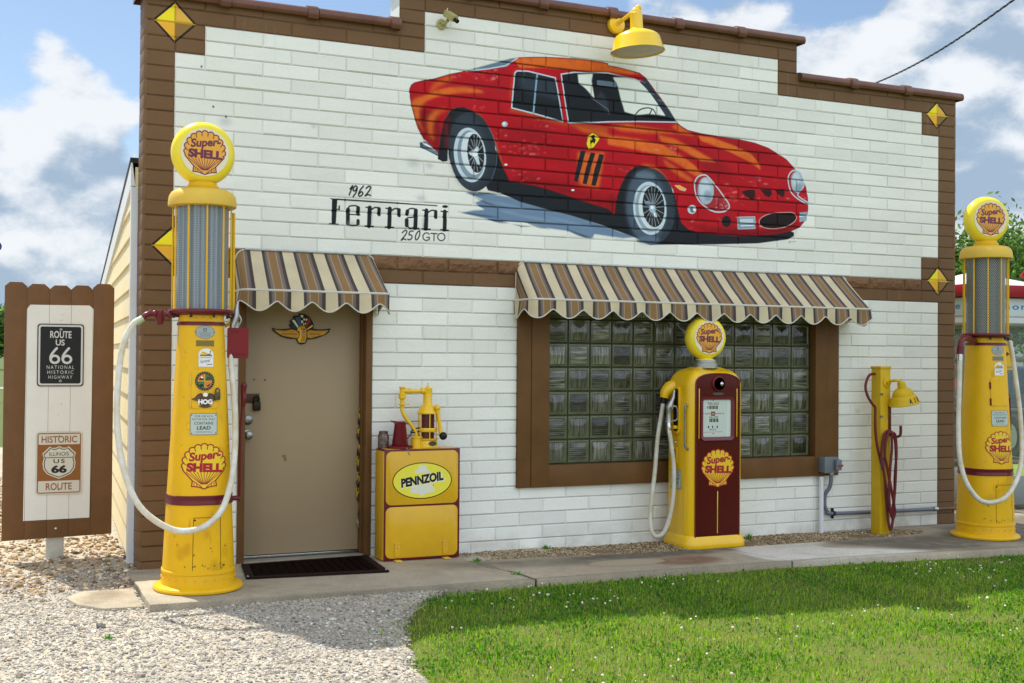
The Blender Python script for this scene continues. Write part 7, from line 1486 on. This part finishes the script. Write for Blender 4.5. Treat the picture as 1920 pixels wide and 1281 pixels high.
mb = MB(); mb.box(5.868, 5.888, -.052, -.004, .138, .176, .003); mb.box(5.872, 5.884, -.03, -.004, .110, .20, .002); mb.build('conduit_clamp', M_DSTEEL, el)
mb = MB(); mb.tube([(7.07, -.03, .1415), (7.36, -.03, .139), (7.50, .04, .139)], .014, 10); mb.build('conduit_brown', M_BROWN_P, el)
dpz = thing('drain_pipe', 'thin white pipe rising from the pea gravel to the window frame beside the grey conduit', 'pipe', (5.735, -.04, .0)); MB().tube([(5.735, -.040, -.02), (5.735, -.040, .482)], .020, 14).build('white_pipe', M_TRIMW, dpz); MB().tube([(5.735, -.040, .4825), (5.735, -.046, .516)], .0195, 12).build('brown_pipe_end', M_TRIM, dpz)

# ------------------------------------------------------------------ roadside sign board
sg = thing('sign_board', 'tall brown picket board on a white post carrying two old highway signs', 'sign', (-.45, .95, -.06))
M_SBR = mat('sign_brown_paint', (*A(100, 69, 40), 1), .55, var=.18, vscale=6, bump=.2, bscale=30); M_SWH = mat('sign_white_paint', C(226, 223, 214, .95), .5, var=.07, vscale=5, bump=.12, bscale=40)
def sq(px, py): w = on_wall(px, py, .93); return w[0], w[2]
SX0, SX1, SZ0, SZ1 = -.822, -.062, .140, 2.0
nb_ = 5; bw = (SX1-SX0)/nb_
SLB = lambda x: .0155*(x-SX0)/(SX1-SX0)
for i in range(nb_):
    a, b = SX0+bw*i+.0004, SX0+bw*(i+1)-.0004; zt = SZ1-[.0, .012, .02, .014, -.006][i]*.8
    o = [(a, SZ0+SLB(a)), (b, SZ0+SLB(b)), (b, zt-.030), (b-.034, zt), (a+.034, zt), (a, zt-.030)]
    MB().prism(o, .930-.001*(i % 2), .950, bev=.002).build('picket', M_SBR, sg)
wp_ = [(-.679, .279), (-.222, .283), (-.209, 1.815), (-.238, 1.842), (-.648, 1.838), (-.672, 1.805)]
for i in range(nb_):                            # the white field is brushed on picket by picket
    a, b = SX0+bw*i+.0010, SX0+bw*(i+1)-.0010; P = []
    n_ = len(wp_)
    def clipx(P, xc, keep_hi):
        out_ = []
        for k in range(len(P)):
            p, q_ = P[k], P[(k+1) % len(P)]; ip, iq = (p[0] >= xc) == keep_hi, (q_[0] >= xc) == keep_hi
            if ip: out_.append(p)
            if ip != iq: f = (xc-p[0])/(q_[0]-p[0]); out_.append((xc, p[1]+f*(q_[1]-p[1])))
        return out_
    P = clipx(clipx(wp_, a, True), b, False)
    if len(P) > 2: MB().prism(P, .9265-.001*(i % 2), .9285).build('white_panel', M_SWH, sg)
M_POST = mat('white_post_paint', C(200, 198, 188, .92), .6, var=.2, vscale=12, bump=.3, bscale=30)
MB().box(-.515, -.395, .952, 1.05, -.12, 1.5, .006).build('post', M_POST, sg)
MB().box(-.80, -.08, .951, .972, .5, .6, .003).build('back_rail', M_SBR, sg); MB().box(-.80, -.08, .951, .972, 1.5, 1.6, .003).build('back_rail', M_SBR, sg)
mb = MB()
for x, z in ((-.44, 1.735), (-.43, 1.12), (-.452, 1.045), (-.455, .215), (-.43, 1.775)): mb.ball((x, .925, z), .008, sc=(1, .5, 1))
mb.build('bolt_heads', M_SWH, sg)
k1 = Paint(-.161, .161, -.227, .227, .0013); K_, W_ = C(24, 24, 26), C(196, 196, 192)
k1.rrect(-.160, .160, -.226, .226, .024, K_); k1.rrect(-.154, .154, -.220, .220, .020, W_); k1.rrect(-.141, .141, -.207, .207, .014, K_)
k1.text('ROUTE', 0, .150, .052, W_, bold=.02, width=.148); k1.text('US', -.004, .092, .044, W_, bold=.02, width=.062)
def six(p, x, y, s, c, w):
    p.line([(x+s*.20, y+s*1.0), (x-s*.12, y+s*.62), (x-s*.42, y+s*.15), (x-s*.48, y-s*.25)], w, c, smooth=5); p.line([(x+s*.46*math.cos(t_), y-s*.30+s*.42*math.sin(t_)) for t_ in np.linspace(0, 2*PI, 25)[:-1]], w, c, closed=True)
six(k1, -.040, -.012, .062, W_, .017); six(k1, .044, -.012, .062, W_, .017)
for t_, y, w in (('NATIONAL', -.088, .190), ('HISTORIC', -.124, .180), ('HIGHWAY', -.160, .165)): k1.text(t_, 0, y, .025, W_, bold=.0, width=w, spacing=1.35)
for y in (.187, -.188): k1.ellipse(0, y, .010, .009, C(150, 156, 150)); k1.ellipse(0, y, .005, .0045, C(90, 96, 92))
def plate(name, paint_, cx, cz, w, h, mcol, label, tiltr=0.0):
    o = MB().prism(rrect(cx-w/2, cx+w/2, cz-h/2, cz+h/2, .022), .9195, .9235).build(name, mcol, sg, label=label)
    decal('sign_face', paint_, lambda u, v: (cx-w/2+w*u, .9185, cz-h/2+h*v), o, 10, 12, local=False, rough=.35)
plate('sign_plate', k1, -.437, 1.475, .322, .454, mat('black_sign_plate', K_, .4), 'black highway sign plate with white lettering')
k2 = Paint(-.160, .160, -.228, .228, .0013); B_ = C(136, 84, 38); W2 = C(200, 195, 180)
k2.rrect(-.159, .159, -.227, .227, .022, W2); k2.rrect(-.151, .151, -.219, .219, .018, B_); k2.rrect(-.143, .143, .135, .211, .008, W2); k2.rrect(-.143, .143, -.211, -.128, .008, W2)
k2.text('HISTORIC', 0, .172, .050, B_, bold=.018, width=.245); k2.text('ROUTE', 0, -.170, .052, B_, bold=.018, width=.180)
def shield(s, c, w=None):
    P = [(-.062, .112), (-.045, .102), (-.022, .103), (0, .114), (.022, .103), (.045, .102), (.062, .112), (.088, .084), (.108, .066), (.098, .036), (.106, .0), (.100, -.040), (.078, -.072), (.045, -.088), (0, -.106), (-.045, -.088), (-.078, -.072), (-.100, -.040), (-.106, 0), (-.098, .036), (-.108, .066), (-.088, .084)]
    P = [(x*s, y*s) for x, y in P]
    k2.poly(P, c) if w is None else k2.line(P, w, c, closed=True)
shield(1.08, W2); shield(1.0, C(26, 24, 22)); shield(.945, W2)
k2.text('ILLINOIS', 0, .066, .028, C(26, 24, 22), bold=.0, width=.135); k2.line([(-.095, .040), (.095, .040)], .005, C(26, 24, 22)); k2.text('US', 0, .014, .030, C(26, 24, 22), bold=.02, width=.078, spacing=1.3); k2.text('66', 0, -.044, .058, C(26, 24, 22), bold=.05, width=.108)
for y in (.192, -.190): k2.ellipse(0, y, .010, .009, C(150, 140, 120)); k2.ellipse(0, y, .005, .0045, C(80, 76, 60))
plate('sign_plate', k2, -.438, .690, .320, .456, mat('brown_sign_plate', W2, .4), 'brown and white historic route sign plate with a shield')

f_s = (.62-CAM[1])/(.93-CAM[1]); sg.scale = (f_s,)*3; sg.location = Vector(CAM)+(Vector((-.45, .95, -.06))-Vector(CAM))*f_s     # the board really stands a little nearer than first surveyed
# ------------------------------------------------------------------ what is seen past the ends of the building
def crown(o_name, c, rad3, n, size, cols, m, parent, seed, clumps=40):
    r = np.random.default_rng(seed); cc = r.normal(0, 1, (clumps, 3)); cc /= np.linalg.norm(cc, axis=1)[:, None]; cc *= (r.random((clumps, 1))**.45)*np.array(rad3)*.82; cc += np.array(c)
    w = r.integers(0, clumps, n); p = cc[w]+r.normal(0, 1, (n, 3))*np.array(rad3)*.17
    a = r.normal(0, 1, (n, 3)); a /= np.linalg.norm(a, axis=1)[:, None]; b = np.cross(a, r.normal(0, 1, (n, 3))); b /= np.linalg.norm(b, axis=1)[:, None]; s_ = r.uniform(.6, 1.3, (n, 1))*size
    V = np.stack([p-a*s_, p+b*s_*.42, p+a*s_, p-b*s_*.42], 1).reshape(-1, 3); F = np.arange(n*4); tone = np.exp(r.normal(0, .22, clumps))[w][:, None]; col_ = np.array(cols)[r.integers(0, len(cols), n)]*tone*np.exp(r.normal(0, .15, (n, 1)))
    off = OFF[parent.name]; V = V-np.array(off)
    o = rawmesh(o_name, V, F, np.arange(n)*4, np.full(n, 4), m, np.repeat(col_, 4, 0)); o.parent = parent; return o
M_LEAF = leaf_mat('tree_leaf', .5, .4); M_BARK = mat('bark', C(86, 74, 60), .95, var=.4, vscale=10, bump=.8, bscale=14)
def tree(label, base, H, rad3, n, size, cols, seed, group=None):
    t = thing('tree', label, 'tree', base, 0, group); b = Vector(base); r = np.random.default_rng(seed); mb = MB(); top = b+Vector((0, 0, H*.75))
    mb.tube([b, b+Vector((.1, 0, H*.3)), top], [H*.035, H*.025, H*.008], 9, smooth=3)
    for k in range(9):
        a = r.uniform(0, 2*PI); z = H*r.uniform(.28, .6); s0 = b+Vector((0, 0, z)); e = b+Vector((rad3[0]*.75*math.cos(a), rad3[1]*.75*math.sin(a), z+H*r.uniform(.15, .3))); mb.tube([s0, s0.lerp(e, .5)+Vector((0, 0, H*.02)), e], [H*.014, H*.009, H*.003], 6, smooth=3)
    mb.build('trunk', M_BARK, t); crown('crown', (b.x, b.y, b.z+H*.60), rad3, n, size, cols, M_LEAF, t, seed, 70); return t
GC = [[lin(86), lin(118), lin(48)], [lin(110), lin(140), lin(62)], [lin(64), lin(94), lin(40)]]
w = far(1846, 690, 33.0); tree('tall leafy green tree behind the phone booth at the right', (w[0], w[1], -.16), 6.2, (2.3, 2.3, 2.2), 30000, .085, GC, 5, 'trees beyond the lot')
w = far(1935, 690, 40.0); tree('darker green tree at the far right edge behind the white canopy', (w[0], w[1], -.16), 5.4, (2.4, 2.4, 2.0), 16000, .10, GC, 8, 'trees beyond the lot')
w = far(-6, 690, 110.0); tree('distant green tree at the left edge beyond the field', (w[0], w[1], -.16), 6.0, (3.0, 3.0, 2.6), 5000, .28, GC, 9, 'trees beyond the lot')
w0 = far(-40, 715, 52.0); mb = MB(); mb.box(w0[0]-60, w0[0]+30, w0[1]-1.6, w0[1]+1.6, -.16, -.12); struct(mb.build('side_road', mat('pale_road', C(170, 166, 156, .8), .95, var=.2, vscale=2), smooth=0))
# phone booth
BD = 11.9; c0 = far(1808, 930, BD); bx_, by_ = c0[0], c0[1]; yaw_ = R(-8)
booth = thing('phone_booth', 'grey aluminium and glass phone booth with a red roof band and blue lettering', 'phone booth', (bx_, by_, -.06), yaw_)
M_BAL = mat('booth_aluminium', C(120, 122, 112), .45, .5, var=.15, vscale=10); M_BPAN = mat('booth_panel', C(136, 142, 138), .5, var=.12, vscale=5); M_BRED = mat('booth_red', C(150, 20, 30), .4, var=.1, vscale=6); M_BWH = mat('booth_white_sheet', C(214, 220, 224, .95), .4, var=.05, vscale=5)
gl = bpy.data.materials.new('booth_glass'); gl.use_nodes = True; nt = gl.node_tree; pb_ = nt.nodes['Principled BSDF']; tr_ = nt.nodes.new('ShaderNodeBsdfTransparent'); tr_.inputs[0].default_value = (.86, .9, .88, 1); ms = nt.nodes.new('ShaderNodeMixShader'); ms.inputs[0].default_value = .10; pb_.inputs['Roughness'].default_value = .03; pb_.inputs['Base Color'].default_value = (.5, .55, .52, 1); nt.links.new(tr_.outputs[0], ms.inputs[1]); nt.links.new(pb_.outputs[0], ms.inputs[2]); nt.links.new(ms.outputs[0], nt.nodes['Material Output'].inputs['Surface'])
BW = .86
for x, y in ((0, 0), (BW, 0), (0, BW), (BW, BW)): MB().box(x-.022, x+.022, y-.022, y+.022, 0, 2.02, .003).build('corner_post', M_BAL, booth, local=True)
for nm, z0, z1 in (('rail', .05, .09), ('rail', .485, .53), ('rail', 1.02, 1.065), ('rail', 1.545, 1.60)):
    mb = MB(); mb.box(.022, BW-.022, -.016, .016, z0, z1, .003); mb.box(-.016, .016, .022, BW-.022, z0, z1, .003); mb.box(BW-.016, BW+.016, .022, BW-.022, z0, z1, .003); mb.box(.022, BW-.022, BW-.016, BW+.016, z0, z1, .003); mb.build(nm, M_BAL, booth, local=True)
mb = MB(); mb.box(.022, BW-.022, -.006, .006, .09, .36, .002); mb.box(-.006, .006, .022, BW-.022, .09, .485, .002); mb.build('kick_panel', M_BPAN, booth, local=True)
mb = MB()
for z0, z1 in ((.53, 1.02), (1.065, 1.545), (1.60, 1.93)): mb.box(.024, BW-.024, -.003, .003, z0, z1); mb.box(-.003, .003, .024, BW-.024, z0, z1); mb.box(.024, BW-.024, BW-.003, BW+.003, z0, z1)
mb.build('pane', gl, booth, local=True, smooth=0)
mb = MB(); mb.box(-.03, BW+.03, -.03, BW+.03, 1.94, 2.20, .006); hd_ = mb.build('header_box', M_BWH, booth, local=True)
mb = MB(); mb.box(-.032, BW+.032, -.032, BW+.032, 1.905, 1.945, .006); mb.box(-.034, BW+.034, -.034, BW+.034, 2.005, 2.012, .001); mb.build('header_trim', M_BAL, booth, local=True)
tp_ = Paint(0, .90, 0, .17, .003); tp_.a[:] = 1; tp_.c[:] = C(190, 204, 204)[:3]; tp_.text('telephone', .45, .085, .085, C(30, 110, 170), bold=.02, width=.80, spacing=1.25)
tpm = paint_mat('booth_lettering_print', tp_, .35, alpha=False)
decal('header_sign', tp_, lambda u, v: (-.02+.90*u, -.0325, 2.02+.17*v), hd_, 8, 3, mt=tpm); decal('header_sign', tp_, lambda u, v: (-.0325, .88-.90*u, 2.02+.17*v), hd_, 8, 3, mt=tpm)
mb = MB(); mb.box(-.10, BW+.10, -.10, BW+.10, 2.21, 2.33, .01); mb.build('roof_band', M_BRED, booth, local=True)
mb = MB(); mb.add([(-.08, -.08, 2.332), (BW+.08, -.08, 2.332), (BW+.08, BW+.08, 2.332), (-.08, BW+.08, 2.332), (BW/2, BW/2, 2.50)], [(0, 1, 4), (1, 2, 4), (2, 3, 4), (3, 0, 4)]); mb.build('roof', M_BWH, booth, local=True, smooth=0)
mb = MB(); ax_ = -.33; mb.lathe([(.006, .0), (.02, -.004), (.07, -.02), (.115, -.07), (.125, -.115), (.12, -.115), (.10, -.07)], 20, o=(BW+.02+.06, -.30, 2.36)); 
mb.tube([(BW-.20, -.03, 2.42), (BW-.18, -.12, 2.50), (BW-.08, -.25, 2.52), (BW+.04, -.30, 2.47), (BW+.08, -.30, 2.36)], .018, 8, smooth=4); mb.build('gooseneck_lamp', mat('lamp_red_enamel', C(170, 26, 44), .3, coat=.4), booth, local=True)
MB().prism(rrect(.56, .80, 1.17, 1.52, .06), BW-.22, BW-.05).build('telephone', M_BLACK, booth, local=True); MB().box(.40, .82, BW-.30, BW-.04, 1.08, 1.16, .03).build('shelf', M_BPAN, booth, local=True); MB().box(.52, .82, BW-.08, BW-.03, .10, 1.07, .005).build('back_board', M_BLACK, booth, local=True)
# white metal shed, cars, lawn beyond
far_lawn = [far(1700, 700, 15), far(2300, 700, 15)]
M_FL = mat('far_lawn', C(118, 150, 62, .62), 1.0, var=.35, vscale=3, bump=.8, bscale=60, c2=C(140, 166, 80, .6)); mb = MB(); mb.grid(lambda u, v: (8.6+26*u, 1.4+26*v, -.075), 12, 12); struct(mb.build('far_lawn', M_FL, smooth=0))
mb = MB(); kp = [far(1860, 945, 12.3), far(2000, 945, 12.3)]; 
struct(MB().box(7.4, 12.0, .6, 1.35, -.14, -.052).build('side_gravel', M_PEA, smooth=0))
sw0 = far(1700, 640, 36); shed = thing('metal_shed', 'long white ribbed metal shed in the distance behind the parked cars', 'shed', (sw0[0], sw0[1], -.1), R(-14)); M_SHED = mat('white_ribbed_sheet', C(206, 212, 216, .9), .45, var=.06, vscale=3)
mb = MB(); nrib = 70
for k in range(nrib): x = -2+20*k/nrib; mb.box(x, x+20/nrib*.86, 0, .3, 0, 2.75); mb.box(x+20/nrib*.86, x+20/nrib, .03, .3, 0, 2.75)
mb.build('wall', M_SHED, shed, local=True, smooth=0); MB().box(-2.2, 18.2, -.25, 5, 2.75, 2.87).build('eaves', M_BWH, shed, local=True, smooth=0); mb = MB(); mb.add([(-2.2, -.25, 2.88), (18.2, -.25, 2.88), (18.2, 3, 3.6), (-2.2, 3, 3.6)], [(0, 1, 2, 3)]); mb.build('roof', M_BWH, shed, local=True, smooth=0)
def car(label, px, py, depth, rot, paint_, plate_txt=None):
    w = far(px, py, depth); t = thing('parked_car', label, 'car', (w[0], w[1], -.075), rot, 'cars parked beyond the phone booth'); M_TY = M_BLACK
    Wd = .86; prof = [(-2.2, .42), (-2.25, .70), (-2.15, .92), (-1.95, .98), (-1.35, 1.02), (-1.0, 1.38), (-.5, 1.48), (.4, 1.46), (1.0, 1.05), (1.9, .96), (2.2, .80), (2.25, .50), (2.1, .34), (-2.1, .34)]
    mb = MB(); 
    secs = [(-Wd, .94), (-Wd*.97, 1.0), (Wd*.97, 1.0), (Wd, .94)]; vs = []
    for x, s_ in secs:
        for (yy, zz) in prof: k = 1.0 if zz < 1.03 else .80; vs.append((x*k, yy*(s_ if zz > .5 else 1), zz*(s_ if False else 1)))
    n_ = len(prof); mb.add(vs, [(j*n_+k, j*n_+(k+1) % n_, (j+1)*n_+(k+1) % n_, (j+1)*n_+k) for j in range(3) for k in range(n_)]+[tuple(range(n_)), tuple(3*n_+k for k in range(n_))]); mb.build('body', paint_, t, local=True, smooth=50)
    M_WG = bpy.data.materials.get('car_glass') or mat('car_glass', C(40, 52, 58), .06, coat=.5)
    mb = MB(); mb.add([(-.62, -1.32, 1.08), (.62, -1.32, 1.08), (.55, -1.045, 1.37), (-.55, -1.045, 1.37)], [(0, 1, 2, 3)]); mb.v = [(x, y-.03, z+.01) for x, y, z in mb.v]; mb.add([(-.62, .98, 1.08), (.62, .98, 1.08), (.55, .48, 1.43), (-.55, .48, 1.43)], [(0, 1, 2, 3)]); mb.build('window', M_WG, t, local=True, smooth=0)
    for s_ in (-1, 1): mb = MB(); mb.add([(s_*.735, -1.1, 1.07), (s_*.735, .85, 1.07), (s_*.705, .40, 1.40), (s_*.705, -.90, 1.40)], [(0, 1, 2, 3)]); mb.build('side_window', M_WG, t, local=True, smooth=0)
    for sx in (-.78, .78):
        for yy in (-1.35, 1.4): mb = MB(); mb.lathe([(0, -.09), (.20, -.10), (.32, -.09), (.33, 0), (.32, .09), (.20, .10), (0, .09)], 24, axis='X', o=(sx, yy, .33)); wv = mb.build('wheel', M_TY, t, local=True); mb = MB(); mb.lathe([(0, .012), (.19, .004), (.20, 0)], 20, axis='X', o=(sx+(.10 if sx > 0 else -.115), yy, .33)); mb.build('rim', M_ALU, wv, local=True)
    mb = MB(); mb.box(-.84, .84, -2.31, -2.20, .42, .58, .03); mb.build('bumper', M_CHROME, t, local=True)
    for s_ in (-.66, .66): MB().box(s_-.12, s_+.12, -2.262, -2.20, .68, .84, .02).build('tail_light', mat('tail_red', C(140, 16, 20), .25), t, local=True)
    if plate_txt: 
        pl = Paint(0, .32, 0, .16, .004); pl.a[:] = 1; pl.c[:] = C(206, 212, 210)[:3]; pl.line([(0, .145), (.32, .145)], .02, C(150, 60, 50)); pl.text(plate_txt, .16, .07, .075, C(40, 90, 120), bold=.02, width=.24); decal('number_plate', pl, lambda u, v: (-.16+.32*u, -2.275, .66+.16*v), t, 2, 2)
    return t
car('dark blue green car with its rear facing the phone booth', 1925, 800, 20.5, R(-24), mat('dark_teal_car_paint', C(22, 34, 40), .2, coat=.4), 'BR2')
car('red car half hidden by the corner of the shop', 1778, 800, 24.0, R(50), mat('red_car_paint', C(190, 30, 34), .25, coat=.8))
# overhead cable and the round blue sign at the left edge
a, b = far(1600, 172, 13.5), far(1960, -44, 8.6); cab_ = MB(); a, b = Vector(a), Vector(b); 
for k in range(3):
    pts = []
    for i in range(121):
        f = i/120; p = a.lerp(b, f); p.z -= .10*math.sin(PI*f); ph = 2*PI*k/3+f*2*PI*13; pts.append(p+Vector((.0065*math.cos(ph), .003*math.cos(ph), .0065*math.sin(ph))))
    cab_.tube(pts, .0040 if k else .0034, 6, mi=0)
tag(cab_.build('power_cable', mat('black_cable', C(30, 30, 34), .5, var=.2, vscale=8)), 'twisted black overhead cable rising to the upper right corner', 'cable')
w = far(-7, 462, 38); rs_ = thing('round_sign', 'round blue sign on a pole cut off at the left edge', 'sign', (w[0], w[1], -.16)); mb = MB(); mb.lathe([(0, -.02), (.16, -.02), (.17, 0), (.16, .02), (0, .02)], 32, axis='Y', o=(w[0], w[1], w[2])); mb.build('disc', mat('sign_blue', C(40, 66, 120), .4), rs_); MB().tube([(w[0], w[1]+.05, -.16), (w[0], w[1]+.05, w[2])], .04, 8).build('pole', M_STEEL, rs_)
